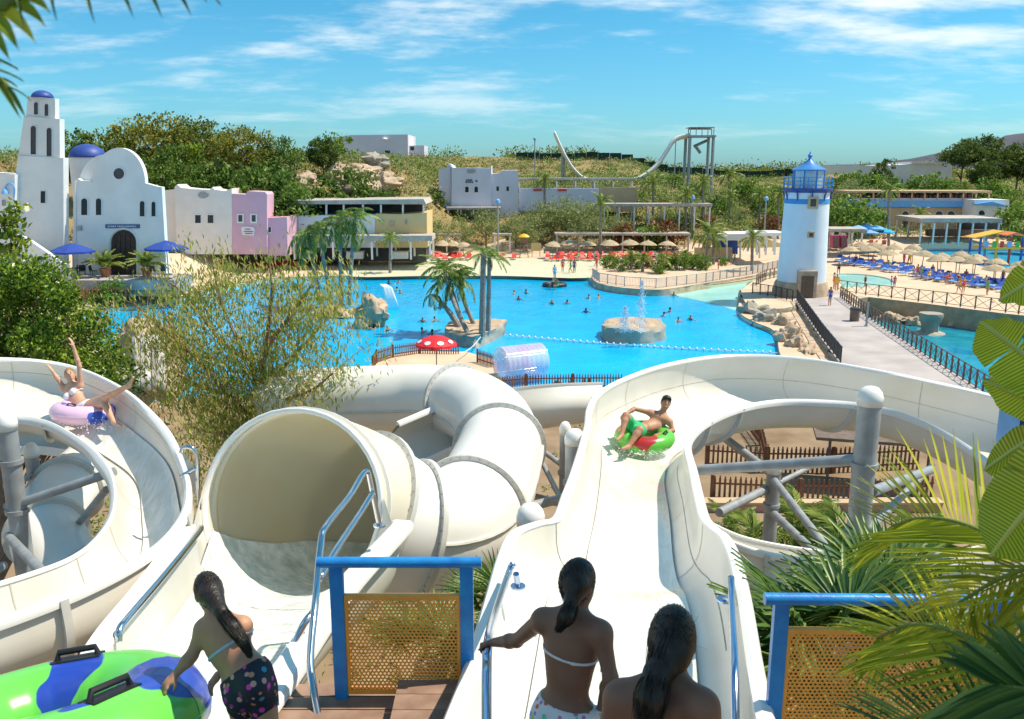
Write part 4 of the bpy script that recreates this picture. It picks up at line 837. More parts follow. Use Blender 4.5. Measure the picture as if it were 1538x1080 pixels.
# scrub that covers the hill as one mass
rs = np.random.RandomState(21)
def scrub(name, n, lm, yr, cond, sz, per, ls, label):
    pts = []
    while len(pts) < n:
        y = yr[0]+(yr[1]-yr[0])*rs.rand()**1.2; x = (rs.rand()*2-1)*y*.64
        if cond(x, y): pts.append((x, y, H(x, y)))
    c = np.repeat(np.array(pts), per, 0); s_ = np.repeat(sz*(.5+rs.rand(n,1)), per, 0)
    d = unit(rs.normal(size=c.shape)); d[:,2] = np.abs(d[:,2]); p = c + d*s_*rs.rand(len(c),1)**.5*np.array([1.3,1.3,.9])
    obj(name, leaf_mesh(name, p, ls*(.6+.8*rs.rand(len(p))), d+rs.normal(size=d.shape)*.5, ML[lm], .5, rs), label=label, cat='scrub', kind='stuff')
okhill = lambda x, y: H(x, y) > 3.0
scrub('hillside_scrub', 2300, 'olive', (128,238), okhill, 1.4, 36, .38, 'pale green scrub bushes covering the dry hillside')
scrub('dry_grass', 2600, 'dry', (128,240), okhill, .8, 22, .36, 'straw coloured dry grass over the hillside')
scrub('green_scrub', 1100, 'shrub', (130,240), lambda x, y: H(x,y) > 3.2 and (x > 8 or rs.rand() < .4), 1.5, 44, .40, 'dark green bushes dotted over the hillside')
scrub('slope_thicket', 620, 'olive', (131,172), lambda x, y: -16 < x < 70 and not (-13 < x < 3 and 132 < y < 152) and not (2 < x < 22 and 137 < y < 147) and H(x,y) > 1.5, 1.9, 52, .34, 'pale green thicket covering the slope above the beach')
scrub('dark_thicket', 240, 'shrub', (134,190), lambda x, y: -16 < x < 75 and not (-13 < x < 3 and 132 < y < 152) and not (2 < x < 22 and 137 < y < 147) and H(x,y) > 2.0, 2.2, 60, .36, 'dark green thicket covering the slope above the beach')
def ridge(x, y): return y > 236
scrub('ridge_wood', 420, 'oak', (239,258), lambda x, y: rs.rand() < (.35 if -40 < x < -15 else 1.0) and fbm(x,0,0,.05) > -.15, 3.0, 50, .7, 'low wood along the crest of the hill')
# rocky outcrop
def rock_mesh(name, seed, m, rough=.35, sub=4):
    bm = bmesh.new(); bmesh.ops.create_icosphere(bm, subdivisions=sub, radius=1)
    for v in bm.verts:
        p = v.co*1.3+Vector((seed*3.1,seed*1.7,seed)); f = 1+rough*mnoise.fractal(p, 1.0, 2.0, 4)+.18*(mnoise.cell(p*1.8)-.5); v.co *= f
    me = bpy.data.meshes.new(name); bm.to_mesh(me); bm.free(); me.materials.append(m); me.polygons.foreach_set('use_smooth',[True]*len(me.polygons)); me.set_sharp_from_angle(angle=R(50)); return me
RK = [rock_mesh('rock', s, M_rock) for s in (1,2,3)]; RKG = [rock_mesh('rock', s, M_rock_grey, .45) for s in (4,5)]
def rock(label, c, sc, i=0, rz=0, grey=False, name='rock', group=None):
    o = obj(name, (RKG if grey else RK)[i % (2 if grey else 3)], None, c, rz, label, 'rock', group); o.scale = sc; return o
for i, (x, y, Y, s_, lb_) in enumerate(((545,260,132,(3.0,2.2,1.4),'large pale boulder on the slope left of the hillside house'),(515,262,130,(3.0,2.4,1.5),'pale boulder beside the dark slope tree'),(566,243,136,(2.4,2.0,1.3),'rounded grey boulder at the top of the outcrop'),(575,272,128,(3.0,2.0,1.4),'boulder at the foot of the outcrop'),(460,272,122,(2.2,1.6,1.2),'small white boulder near the pale olive'),(535,285,125,(3.5,2.5,2.0),'low boulder under the large pale boulder'))):
    rock(lb_, P(x,y,Y), s_, i, i*1.2, i == 2)
# ---- palms
def frond_mesh(key, length, nl, ll, droop, lm, lw=.045, rise=.35, rach=.03, tipf=.35):
    """feather frond along +X: rachis curve with leaflets on both sides"""
    ts = np.linspace(0,1,13); X = lambda t: Vector((length*(t-.12*droop*t*t), 0, length*(rise*t-(rise+droop*.62)*t*t)))
    V = []; Fc = []
    def strip(pts, ws, up):
        for a, w_ in zip(pts, ws): V.append(a+up*w_); V.append(a-up*w_)
        o = len(V)-2*len(pts)
        for k in range(len(pts)-1): Fc.append((o+2*k, o+2*k+1, o+2*k+3, o+2*k+2))
    rs_ = np.random.RandomState(len(key)+nl)
    for k in range(nl):
        t = .10+.9*(k/(nl-1))**.95; c = X(t); tan = (X(min(1,t+.02))-X(t-.02)).normalized()
        l = ll*(math.sin(math.pi*min(1,(t*.86+.12)))**.6)*(.9+.2*rs_.rand())
        for sg in (-1, 1):
            side = Vector((0,sg,0)); d = (side*(1-.55*t)+tan*(.45+.7*t)+Vector((0,0,.12))).normalized(); d = (d+Vector(rs_.normal(size=3))*.06).normalized()
            p1 = c+d*l*.5+Vector((0,0,-.02*l)); p2 = c+d*l*.95+Vector((0,0,-(.10+tipf)*l)); wv = d.cross(Vector((0,0,1))).normalized(); wv = (wv+Vector((0,0,.5*sg))).normalized()
            strip([c, c.lerp(p1,.5)+Vector((0,0,.02*l)), p1, p1.lerp(p2,.55), p2], [lw*.4, lw, lw, lw*.7, lw*.08], wv)
    me = fast_mesh(key, [tuple(v) for v in V], Fc, ML[lm])
    q = MB(); q.tube([X(t) for t in ts], [rach*(1-.85*t) for t in ts], 6); return me, q.mesh('rachis', M_stemgreen, True)
FRONDS = {'coco': frond_mesh('frond', 2.6, 26, .75, .8, 'palm', .04, .45, .035), 'date': frond_mesh('frond', 2.0, 18, .5, .5, 'palm', .04, .6, .03), 'dead': frond_mesh('frond', 1.9, 16, .45, 1.3, 'palmdry', .04, .1, .03, .5)}
def palm(label, base, top, kind, nfr, r0=.17, r1=.11, sc=1.0, group=None, curve=.0, dead=0, seed=0, name='palm_tree', elev=(-25,65)):
    rs_ = np.random.RandomState(seed+5); t = thing(name, label, 'palm', base, 0, group); tp = top-base
    pts = [tp*(k/10)+Vector((0,0,0))+Vector((-tp.x,-tp.y,0))*curve*math.sin(math.pi*k/10) for k in range(11)]
    q = MB(); q.tube(pts, [r0+(r1-r0)*k/10+(.02 if k % 2 else 0) for k in range(11)], 9); q.build('trunk', M_palmtrunk, t, True)
    for k in range(nfr+dead):
        key = kind if k < nfr else 'dead'; fm, rm_ = FRONDS[key]; o = obj('frond', fm, t, tp); obj('rachis', rm_, o)
        el = R(elev[0]+(elev[1]-elev[0])*((k*7) % nfr)/nfr) if k < nfr else R(-40); o.rotation_euler = (rs_.normal()*.15, -el, k*2.39996+rs_.normal()*.15); o.scale = (sc*(.9+.2*rs_.rand())*(.6 if key == 'dead' else 1),)*3
    return t
GP = [(818,262,328,141,'date','tall palm against the lilac terrace wall'),(902,300,388,121,'date','single palm rising between the red loungers'),(981,268,322,140,'date','palm right of the beige wall end'),(1030,285,345,134,'date','thin palm left of the slide tower palm'),(1056,268,330,136,'date','palm in front of the slide tower'),(1095,258,300,150,'date','palm on the slope right of the slide tower'),(1096,288,320,140,'date','bushy palm on the slope above the blue stall'),(1142,285,315,140,'date','palm left of the lighthouse lantern'),(1170,285,330,136,'date','palm half hidden by the lighthouse shaft'),
  (1335,280,376,124,'date','tall bushy palm in front of the arcade'),(1380,315,345,146,'date','low yellow palm in front of the arcade door'),(1062,345,392,112,'date','left palm of the clump in front of the blue stall'),(1130,352,398,104,'date','bushy palm in front of the white shelter'),(1072,350,392,113,'date','right palm of the clump in front of the blue stall')]
for i, (x, top, bs, Y, k, lb_) in enumerate(GP):
    b = P(x, bs, Y); b.z = H(b.x, b.y)-.1; tp_ = P(x, top+8, Y); palm(lb_, b, tp_, k, 20, .2, .15, .9+.15*(i % 3), 'palms across the park', seed=i, elev=(-45,80))
b = P(585,385,104); b.z = 0; palm('slim palm before the bar under the yellow wall', b, P(586,360,104), 'date', 16, .18, .13, .8, seed=40)
# palm island
def rock_island(label, pts, zb, zt, m, inset=.92, name='rock_island', seed=1, amp=.12, top_m=None):
    A = smooth_poly([PZ(a,b,zb) for a,b in pts], 5); c = sum(A, Vector((0,0,0)))/len(A); t = thing(name, label, 'rock', (c.x,c.y,zb)); rg = []
    for k, (zf, s_) in enumerate(((-.3,1.0),(0,1.02),(.35,.98),(.75,1.0),(.95,.97),(1.0,inset))):
        rg.append([Vector(((p.x-c.x)*s_*(1+amp*fbm(p.x,p.y,k*.7+seed,.9)), (p.y-c.y)*s_*(1+amp*fbm(p.x,p.y,k*.7+seed,.9)), (zt-zb)*zf*(1+.2*fbm(p.x,p.y,seed,.5)))) for p in A])
    q = MB(); q.rings(rg, True); q.build('rock_body', m, t, True)
    q = MB(); o = rg[-1]; n = len(o); mid = [Vector((v.x*.5,v.y*.5,v.z+.03+.1*fbm(v.x,v.y,seed,1))) for v in o]; q.rings([o, mid], True); q.add(mid, [tuple(range(n))]); q.build('top', top_m or M_rock, t, True); return t
rock_island('flat angular rock island carrying the leaning palms', [(667,508),(678,500),(710,494),(752,496),(759,503),(720,521),(700,521),(672,515)], -.35, .55, M_rock_grey, seed=1, top_m=M_rock)
IP = [((690,506),(652,442),66.0,'thick leaning palm on the left of the rock island',.1),((697,503),(676,425),67,'middle leaning palm on the rock island',-.05),((712,500),(688,420),67.5,'right leaning palm of the rock island with curved trunk',-.10)]
for i, (b, tp_, Y, lb_, cv_) in enumerate(IP):
    bb = P(b[0],b[1],Y-.2); bb.z = .4; palm(lb_, bb, P(tp_[0]-(2 if i==0 else 0),tp_[1],Y), 'coco', 12 if i else 7, .26 if i == 0 else .17, .12, .78 if i else .5, 'leaning palms on the rock island', cv_, seed=i+20)
b = P(668,400,67); palm('tall palm crown highest on the rock island', PZ(704,503,.4), P(668,408,67), 'coco', 16, .18, .12, .85, 'leaning palms on the rock island', -.12, seed=33)
for i, (x0, x1, y1, lb_) in enumerate(((724,726,392,'left one of two straight palms with withered fronds'),(733,735,398,'right one of two straight palms with withered fronds'))):
    b = PZ(x0,505-i*5,.4); palm(lb_, b, P(x1,y1-10,b.y), 'coco' , 8, .24-.05*i, .18-.05*i, .62, 'withered palms on the rock island', 0, 4, seed=i+50, elev=(-10,60))
# left palm group
for i, (x0,y0,x1,y1,lb_) in enumerate(((482,438,463,352,'leftmost slim palm left of the waterfall rock'),(498,440,478,345,'second palm left of the waterfall rock'),(512,440,511,330,'tall straight palm left of the waterfall rock'),(524,440,533,330,'tall palm nearest the waterfall rock'))):
    b = PZ(x0,y0+18,.0); palm(lb_, b, P(x1,y1,b.y), 'coco', 12, .20, .14, 1.0, 'palms beside the waterfall rock', .03*(i-1), seed=i+60, elev=(-55,60))
# waterfall rocks
rock('tan waterfall rock standing in the wave pool', PZ(558,472,.7), (1.45,1.3,1.7), 0, .5)
rock('low flat rock left of the waterfall rock', PZ(515,474,-.3), (2.6,1.4,.8), 1, .2)
q = MB(); M_fall = mat('falling_water', (0.75,0.82,0.85), 0.15, 0.1, 6, 0.6, col2=(0.92,0.95,0.96), detail=8)
wf = [[PZ(572+k*2.0,436,1.9)+Vector((0,0,0)) for k in range(4)]]
c0 = PZ(572,462,-.3)
q.rings([[c0+Vector((.0+.10*k,-.3,2.2)) for k in range(8)],[c0+Vector((.35+.12*k,-.5,1.9+.03*math.sin(k*2))) for k in range(8)],[c0+Vector((.55+.14*k,-.65,1.0)) for k in range(8)],[c0+Vector((.6+.18*k,-.75,0)) for k in range(8)]], False)
wfo = q.build('waterfall', M_fall, None, 2, label='small waterfall pouring off the tan rock', cat='waterfall'); s_ = wfo.modifiers.new('s','SOLIDIFY'); s_.thickness = .12
# fountain rock with jets
rock_island('round fountain rock with a hollow basin in the wave pool', [(903,506),(910,499),(930,496),(955,495),(985,497),(997,502),(996,511),(975,516),(940,517),(912,514)], -.35, .75, M_rock_grey, .82, seed=4, amp=.08, top_m=M_rock)
M_jet = mat('fountain_spray', (0.85,0.90,0.95), 0.3, 0.05, 8, leaf=0.5)
rs = np.random.RandomState(5)
def jet(label, px, ytop, ybase, zb, spread, n):
    b = PZ(px, ybase, zb); hgt = P(px, ytop, b.y).z-zb; u = rs.rand(n)**.8; p = np.stack([b.x+rs.normal(size=n)*spread*(.12+.5*(1-u)*(u>0.02))*(1.0), b.y+rs.normal(size=n)*spread*.3*(1-u), zb+hgt*u], 1)
    obj('fountain_jet', leaf_mesh('fountain_jet', p, .05+.16*rs.rand(n)*(1-u*.5), rs.normal(size=(n,3))*.3+np.array([0,0,1]), M_jet, .45, rs), label=label, cat='fountain jet', kind='stuff')
jet('tall thin water jet of the fountain rock', 962, 421, 500, .7, .45, 900); jet('short bushy water jet of the fountain rock', 938, 460, 500, .7, .55, 700)
# big stepped waterfall rock at the left shore
wr = thing('waterfall_rock', 'grey waterfall cliff of streaked rock between bush and gum tree', 'rock')
for i, (x, y, Y, sx, sy, sz, g_) in enumerate(((222,515,44,1.5,1.2,1.3,0),(232,545,43,1.1,1.0,1.2,1),(250,535,42,.75,.9,1.6,0),(215,575,42,1.7,1.2,1.0,1),(248,575,41,1.0,.9,.9,0),(205,545,45,1.2,1.0,1.6,1))):
    o = obj('boulder', (RKG if g_ else RK)[i % 2], wr, P(x,y,Y), i*.9); o.scale = (sx,sy,sz)
q = MB(); rg = []
for k in range(6): rg.append([P(200+6*j, 505+k*16+3*math.sin(j*1.9), 41.2-.35*k-.2*math.sin(j*2.3)) for j in range(9)])
q.rings(rg, False); fo = q.build('streaked_face', mat('streaked_rock', (0.30,0.28,0.26), 0.7, 0.2, 2.2, 0.8, col2=(0.62,0.58,0.56), detail=8, bscale=3), wr, 2); s_ = fo.modifiers.new('s','SOLIDIFY'); s_.thickness = .1
# ---- gum tree in front of the wave pool
gt = thing('gum_tree', 'airy gum tree with drooping olive leaves before the wave pool', 'tree')
rs = np.random.RandomState(8); q = MB(); YG = 19.0; tips = []
base = P(392,640,YG); base.z = 0
fork = P(388,655,YG)
q.tube(spline([tuple(base), tuple(base.lerp(fork,.5)+Vector((.1,0,0))), tuple(fork), tuple(P(392,600,YG))], 4), [.16]*5+[.13]*4+[.09]*4, 9)
main = [[(392,600,0),(378,555,.2),(352,500,.5),(330,450,.6),(320,400,.4)],[(392,600,0),(395,560,-.2),(402,500,-.4),(408,440,-.5),(405,395,-.4)],[(392,605,0),(420,560,.1),(455,520,.3),(490,480,.5),(515,450,.7)],[(388,640,0),(350,600,-.3),(310,555,-.6),(270,510,-.8),(240,460,-.9)],[(385,650,0),(345,630,.5),(300,610,.9),(265,590,1.1)],[(392,620,0),(430,600,-.4),(470,585,-.7),(500,560,-1.0)],[(370,540,.3),(330,510,.9),(285,450,1.3),(250,420,1.4)],[(400,520,-.4),(440,470,-.7),(470,425,-.9)],[(388,660,0),(360,650,-.6),(320,650,-1),(285,640,-1.2)],[(300,540,-.6),(250,500,-.5),(200,455,-.3)],[(340,590,.5),(300,580,.9),(262,560,.9)]]
for br in main:
    pts = [P(x,y,YG+d) for x,y,d in br]; n = len(pts); sp_ = [Vector(p) for p in spline([tuple(p) for p in pts], 5)]
    q.tube(sp_, [.055*(1-.85*k/len(sp_))+.006 for k in range(len(sp_))], 6)
    for k in range(2, len(sp_)):
        for _ in range(2):
            e = sp_[k]+Vector(rs.normal(size=3))*Vector((.42,.42,.30)).length*.55+Vector((0,0,.12)); q.tube([sp_[k], sp_[k].lerp(e,.5)+Vector((0,0,.06)), e], [.007,.005,.003], 4); tips.append(e)
q.build('trunk', M_gumbark, gt, True)
T = np.array([tuple(e) for e in tips]); per = 56; C = np.repeat(T, per, 0)+rs.normal(size=(len(T)*per,3))*np.array([.24,.24,.26]); C[:,2] -= .10
D = rs.normal(size=C.shape)*.35+np.array([.12,0,-.9]); me = leaf_mesh('foliage', C, 0.145*(.7+.6*rs.rand(len(C))), D, ML['gum'], .21, rs, .1); obj('foliage', me, gt)
# ---- glossy bush at the left
def bush(label, pxs, Y, dep, n, ls, lm, seed, name='bush'):
    rs_ = np.random.RandomState(seed); t = thing(name, label, 'bush'); C = []; q = MB()
    cl = [P(x, y, Y+rs_.normal()*dep) for x, y in pxs]
    for c in cl:
        m_ = n//len(cl); d = unit(rs_.normal(size=(m_,3))); C.append(np.array(tuple(c))+d*(rs_.rand(m_,1)**.4)*np.array([.55,.55,.48])*(.7+.5*rs_.rand()))
        b = Vector((c.x*.97+cl[0].x*.03, Y, 0)); q.tube([Vector((cl[0].x,Y,.0)), Vector((c.x*.5+cl[0].x*.5,Y,c.z*.6)), c], [.07,.04,.012], 5)
    C = np.concatenate(C); obj('foliage', leaf_mesh('foliage', C, ls*(.6+.8*rs_.rand(len(C))), rs_.normal(size=C.shape)+np.array([0,0,.4]), ML[lm], .55, rs_), t); q.build('stems', M_bark, t, True, kind='stuff'); return t
rs = np.random.RandomState(4)
pxs = [(x+rs.normal()*8, y+rs.normal()*8) for x in range(-60, 190, 26) for y in range(420, 640, 30) if y > 405+max(0,(x-70))*1.05 and not (x > 150 and y < 500)]
bush('dense glossy green bush behind the pink ring rider', pxs, 21, 1.0, 46000, .098, 'bush', 3)
bush('lime green new shoots standing up from the glossy bush', [(60,425),(95,445),(30,430),(75,410),(120,465),(5,440),(48,445),(100,425)], 20.3, .3, 2600, .075, 'lime', 5)
def sprig(label, pts, Y, n, ls, seed):
    rs_ = np.random.RandomState(seed); t = thing('leafy_branch', label, 'branch'); q = MB(); C = []
    for pl in pts:
        s_ = [Vector(p) for p in spline([tuple(P(x,y,Y)) for x,y in pl], 6)]; q.tube(s_, [.012*(1-.7*k/len(s_))+.002 for k in range(len(s_))], 5)
        for v in s_[2:]: C += [np.array(tuple(v))+rs_.normal(size=3)*.07 for _ in range(n)]
    C = np.array(C); obj('foliage', leaf_mesh('foliage', C, ls*(.6+.8*rs_.rand(len(C))), rs_.normal(size=C.shape), ML['lime'], .55, rs_), t); q.build('twigs', M_bark, t, True, kind='stuff')
sprig('sunlit lime leaved branch reaching in beside the church staircase', [[(-60,330),(-20,335),(15,325),(25,312)],[(-60,345),(-10,350),(20,352),(42,370)],[(-50,360),(0,372),(30,378)],[(-60,340),(0,335),(22,335)]], 12, 9, .10, 2)
# ================================================================ bridge, fences, beach furniture
M_dkrock = mat('pool_rock_wall', (0.20,0.19,0.15), 0.85, 0.2, 0.9, 0.7, col2=(0.40,0.35,0.26), detail=9, bscale=3)
def slab(name, pts, z, zb, top_m, side_m, kind='structure', sm=0, amp=0.0, bulge=1.0):
    A = [PZ(a,b,z) for a,b in pts]
    if sm: A = smooth_poly(A, sm)
    A = dens(A, 1.2) if amp else A
    c = sum(A, Vector((0,0,0)))/len(A)
    q = MB(); q.add([tuple(p) for p in A], [tuple(range(len(A)))]); q.build(name, top_m, kind=kind)
    q = MB(); rg = []
    for k in range(5):
        zz_ = z+(zb-z)*k/4; rg.append([Vector((p.x+(p.x-c.x)*(bulge-1)*k/4+amp*fbm(p.x,p.y,zz_*1.5,.7), p.y+(p.y-c.y)*(bulge-1)*k/4+amp*fbm(p.x,p.y,zz_*1.5+9,.7), zz_-(.002 if k == 0 else 0))) for p in A])
    q.rings(rg, True); q.build(name+'_side', side_m, None, True, kind=kind)
slab('bridge_walk', [(1193,450),(1200,438),(1258,438),(1266,447),(1296,470),(1350,506),(1420,552),(1486,593),(1500,640),(1330,640),(1262,548),(1230,505),(1208,472)], .45, -2.2, M_grey, M_dkrock, amp=.25)
slab('lighthouse_terrace', [(1113,437),(1128,424),(1150,416),(1185,411),(1252,414),(1264,430),(1258,444),(1200,450),(1194,460),(1160,464),(1122,458)], .42, -.6, M_sand, M_dkrock, sm=2, amp=.35, bulge=1.03)
slab('rock_bank', [(1118,462),(1160,466),(1195,460),(1214,472),(1240,508),(1270,550),(1215,545),(1174,525),(1166,500),(1140,488)], -.05, -.6, M_rock, M_dkrock, sm=2, amp=.4, bulge=1.02)
slab('peninsula', [(888,416),(900,405),(950,402),(1060,402),(1172,396),(1176,404),(1130,414),(1060,425),(1010,433),(985,435),(935,432),(898,425)], .35, -.5, M_sand, M_rock, sm=2, amp=.1)
slab('kids_deck', [(553,549),(575,536),(620,527),(700,528),(745,541),(748,560),(770,600),(560,600),(545,570)], .05, -.5, M_sand, M_rock)
sp = thing('stone_steps', 'yellowish stone steps climbing out of the wave pool by the lighthouse', 'steps')
for k in range(9):
    a = PZ(1110+k*.6, 464-k*3.4, -.3+k*.085); q = MB(); q.box((a.x+.55, a.y+.3, a.z-.3),(1.35,.55,.7)); q.build('step', M_beige, sp)
for i, (x,y,sx,sy,sz,lb_) in enumerate(((1178,488,1.0,.8,.9,'upper tan boulder below the bridge steps'),(1190,500,.8,.7,.7,'small tan boulder in the middle of the bridge bank'),(1180,512,.9,.8,1.1,'tall boulder at the water edge under the bridge'),(1196,520,.9,.9,.8,'lower tan boulder by the bridge wall'),(1214,528,1.6,.6,.5,'long flat boulder along the bridge wall'),(1132,470,1.4,1.0,1.0,'grey boulder bulging under the lighthouse terrace'),(1150,482,1.2,1.0,.9,'grey boulder at the corner below the lighthouse terrace'))):
    rock(lb_, PZ(x,y,0.0), (sx,sy,sz), i, i*1.1, i >= 5)
LGR = [(1336,478,.8,'rock at the left end of the lagoon ledge'),(1350,482,.7,'second rock of the lagoon ledge'),(1362,482,.5,'third rock of the lagoon ledge'),(1376,485,.8,'rock left of the mushroom rock'),(1432,486,.6,'rock right of the mushroom rock'),(1455,484,.7,'rock on the ledge below the palm leaf'),(1500,478,1.8,'large pale rock mound at the right of the lagoon'),(1520,482,1.3,'rock mound cut by the banana leaf')]
for i, (x,y,s_,lb_) in enumerate(LGR): rock(lb_, PZ(x,y,-1.4), (s_*1.2,s_,s_*.8), i, i)
mr = thing('mushroom_rock', 'mushroom shaped rock standing in the turquoise lagoon', 'rock'); c_ = PZ(1396,500,-1.6)
q = MB(); q.rings([[Vector((r*(1+.12*fbm(math.cos(a)*2,math.sin(a)*2,z))*math.cos(a), r*(1+.12*fbm(math.cos(a)*2,math.sin(a)*2,z))*math.sin(a), z)) for a in [2*math.pi*k/24 for k in range(24)]] for r,z in ((1.5,-.5),(1.3,0),(.75,.2),(.72,.7),(.85,1.1),(1.0,1.5),(.95,1.75),(.3,1.85))], True, 0, True); q.build('rock_body', M_rock_grey, mr, True); mr.location = c_
ls_ = thing('lagoon_ledge', 'low rocky ledge along the foot of the lagoon wall', 'rock')
for k in range(14):
    o = obj('ledge_stone', RK[k % 3], ls_, PZ(1330+k*13, 477+k*.9, -1.55), k*.7); o.scale = (1.1,.7,.28)
o_ = thing('wall_spout', 'square stone spout on the lagoon wall', 'spout', PZ(1343,456,-.3)); q = MB(); q.box((0,-.2,.0),(1.0,.6,.28)); q.build('spout_slab', M_beige, o_); q = MB(); q.box((0,-.1,-.5),(.5,.3,.7)); q.build('spout_bracket', M_rock, o_)
# ---- railings with crossed panels
def railing(label, pts, h, step, m=M_rail, lattice=True, name='railing', r=.035):
    t = thing(name, label, 'railing'); D_ = [];
    for a, b in zip(pts[:-1], pts[1:]):
        n = max(1, round((b-a).length/step)); D_ += [a.lerp(b, k/n) for k in range(n)]
    D_.append(pts[-1]); pm = MB(); pm.box((0,0,h/2),(.09,.09,h+.08)); pme_ = pm.mesh('post', m); up = Vector((0,0,1))
    for i, p in enumerate(D_):
        obj('post', pme_, t, p)
        if i == len(D_)-1: break
        b = D_[i+1]; q = MB(); q.tube([p+up*h, b+up*h], r, 5); q.tube([p+up*.12, b+up*.12], r*.8, 5)
        if lattice:
            q.tube([p+up*.14, b+up*(h-.06)], r*.6, 4); q.tube([p+up*(h-.06), b+up*.14], r*.6, 4)
        else:
            k_ = max(2, int((b-p).length/.16))
            for k in range(1, k_): q.tube([p.lerp(b,k/k_)+up*.12, p.lerp(b,k/k_)+up*h], r*.45, 4)
        q.build('rail_panel', m, t)
    return t
railing('long brown crossed railing along the right side of the bridge', [PZ(1262,447,.45),PZ(1296,472,.45),PZ(1350,508,.45),PZ(1420,554,.45),PZ(1486,596,.45),PZ(1520,618,.45)], 1.05, 1.0)
railing('dark upright railing along the left side of the bridge', [PZ(1197,452,.45),PZ(1210,472,.45),PZ(1234,508,.45),PZ(1262,545,.45)], 1.05, 1.3, M_darkmetal, False)
railing('brown railing on top of the lagoon wall', [PZ(1258,437,.25),PZ(1300,443,.25),PZ(1400,455,.25),PZ(1510,469,.25),PZ(1570,476,.25)], 1.1, 1.25)
railing('grey railing around the near side of the planted peninsula', [PZ(890,417,.35),PZ(900,424,.35),PZ(938,430,.35),PZ(985,433,.35),PZ(1060,424,.35),PZ(1130,412,.35),PZ(1174,402,.35)], 1.0, 1.5, M_steel, False)
railing('brown railing along the pool edge left of the lighthouse', [PZ(1136,428,.45),PZ(1150,420,.45),PZ(1180,413,.45)], 1.1, 1.0)
railing('dark railing on the terrace edge before the lighthouse door', [PZ(1130,440,.45),PZ(1165,446,.45),PZ(1190,452,.45)], 1.0, 1.0, M_darkmetal, False)
# ---- picket fences
pkm = {}
def picket_fence(label, pts, h, step, w=.05, m=M_wood, name='picket_fence', rails=(.25,.75)):
    t = thing(name, label, 'fence'); key = (h, w, m.name)
    if key not in pkm:
        q = MB(); q.box((0,0,h/2-.04),(w,.03,h-.08)); q.box((0,0,h-.03),(w*.6,.03,.10)); pkm[key] = q.mesh('picket', m)
    tot = sum((b-a).length for a, b in zip(pts[:-1], pts[1:])); i = 0
    for a, b in zip(pts[:-1], pts[1:]):
        n = max(1, round((b-a).length/step)); rz = math.atan2(b.y-a.y, b.x-a.x)
        for k in range(n): obj('picket', pkm[key], t, a.lerp(b,(k+.5)/n)+Vector((0,0,.02*math.sin(i*1.7))), rz); i += 1
        for rr in rails:
            q = MB(); d = Vector((-math.sin(rz),math.cos(rz),0))*.035; q.box(((a+b)/2+d+Vector((0,0,h*rr))),((b-a).length,.03,.07),rz); q.build('rail', m, t)
        q = MB(); q.box(a+Vector((0,0,h/2)),(.11,.11,h+.12)); q.build('post', m, t)
    return t
picket_fence('curved brown picket fence behind the dotted mushroom parasol', [PZ(560,555,.05),PZ(566,545,.05),PZ(590,537,.05),PZ(630,531,.05),PZ(690,532,.05)], .85, .16, .07)
picket_fence('short picket fence right of the dotted mushroom parasol', [PZ(717,544,.05),PZ(742,552,.05)], .85, .16, .07)
picket_fence('picket fence along the near pool edge right of the clear roller', [PZ(745,592,0),PZ(790,587,0),PZ(860,586,0),PZ(935,586,0)], .95, .16, .07)
picket_fence('stub of picket fence by the green mat', [PZ(716,578,.05),PZ(724,580,.05)], .8, .16, .07)
picket_fence('upper brown picket fence below the right slide curve', [PZ(1060,706,0),PZ(1150,711,0),PZ(1250,712,0),PZ(1380,706,0)], 1.15, .19, .085)
picket_fence('lower brown picket fence below the right slide curve', [PZ(1068,758,0),PZ(1200,764,0),PZ(1300,764,0),PZ(1400,758,0)], 1.15, .19, .085)
picket_fence('receding picket fence beside the peach patio', [PZ(1150,706,0),PZ(1142,670,0),PZ(1120,640,0)], 1.1, .2, .085)
picket_fence('brown picket fence glimpsed behind the white tunnel', [PZ(560,690,0),PZ(660,690,0)], 1.1, .18, .08)
def sheet(name, pts, z, m):
    q = MB(); A = [PZ(a,b,z) for a,b in pts]; q.add([tuple(p) for p in A], [tuple(range(len(A)))]); return q.build(name, m, kind='structure')
sheet('patio', [(1100,720),(1400,720),(1420,600),(1250,590),(1100,600)], .004, M_peach)
sheet('pavement', [(1050,850),(1450,850),(1420,722),(1060,718)], .008, M_sand)
sheet('splash_pool', [(1060,708),(1132,706),(1128,672),(1062,668)], .012, M_kids)
kb = thing('low_wall', 'pinkish low wall under the lower picket fence', 'wall'); A_ = PZ(1060,775,0); B_ = PZ(1420,775,0); q = MB(); q.box(((A_+B_)/2+Vector((0,.5,.1))),((B_-A_).length,.45,.5)); q.build('wall', mat('pink_kerb', (0.48,0.25,0.20), 0.9, 0.15, 1.5, 0.3), kb); q = MB(); q.box(((A_+B_)/2+Vector((0,.5,.39))),((B_-A_).length+.1,.55,.07)); q.build('coping', M_beige, kb)
ss = thing('shade_sail', 'brown shaded canopy roof under the right slide curve', 'canopy'); A_ = P(1245,668,33); q = MB(); q.box(A_+Vector((2.0,0,.4)),(5.0,2.2,.12),R(-14)); q.build('roof_board', M_rail, ss); 
for k in (-1,1):
    q = MB(); q.tube([A_+Vector((2.0+k*2.0,-.1,.35)), Vector((A_.x+2.0+k*2.0,A_.y-.1,0))], .06, 8); q.build('pole', M_rail, ss, True)
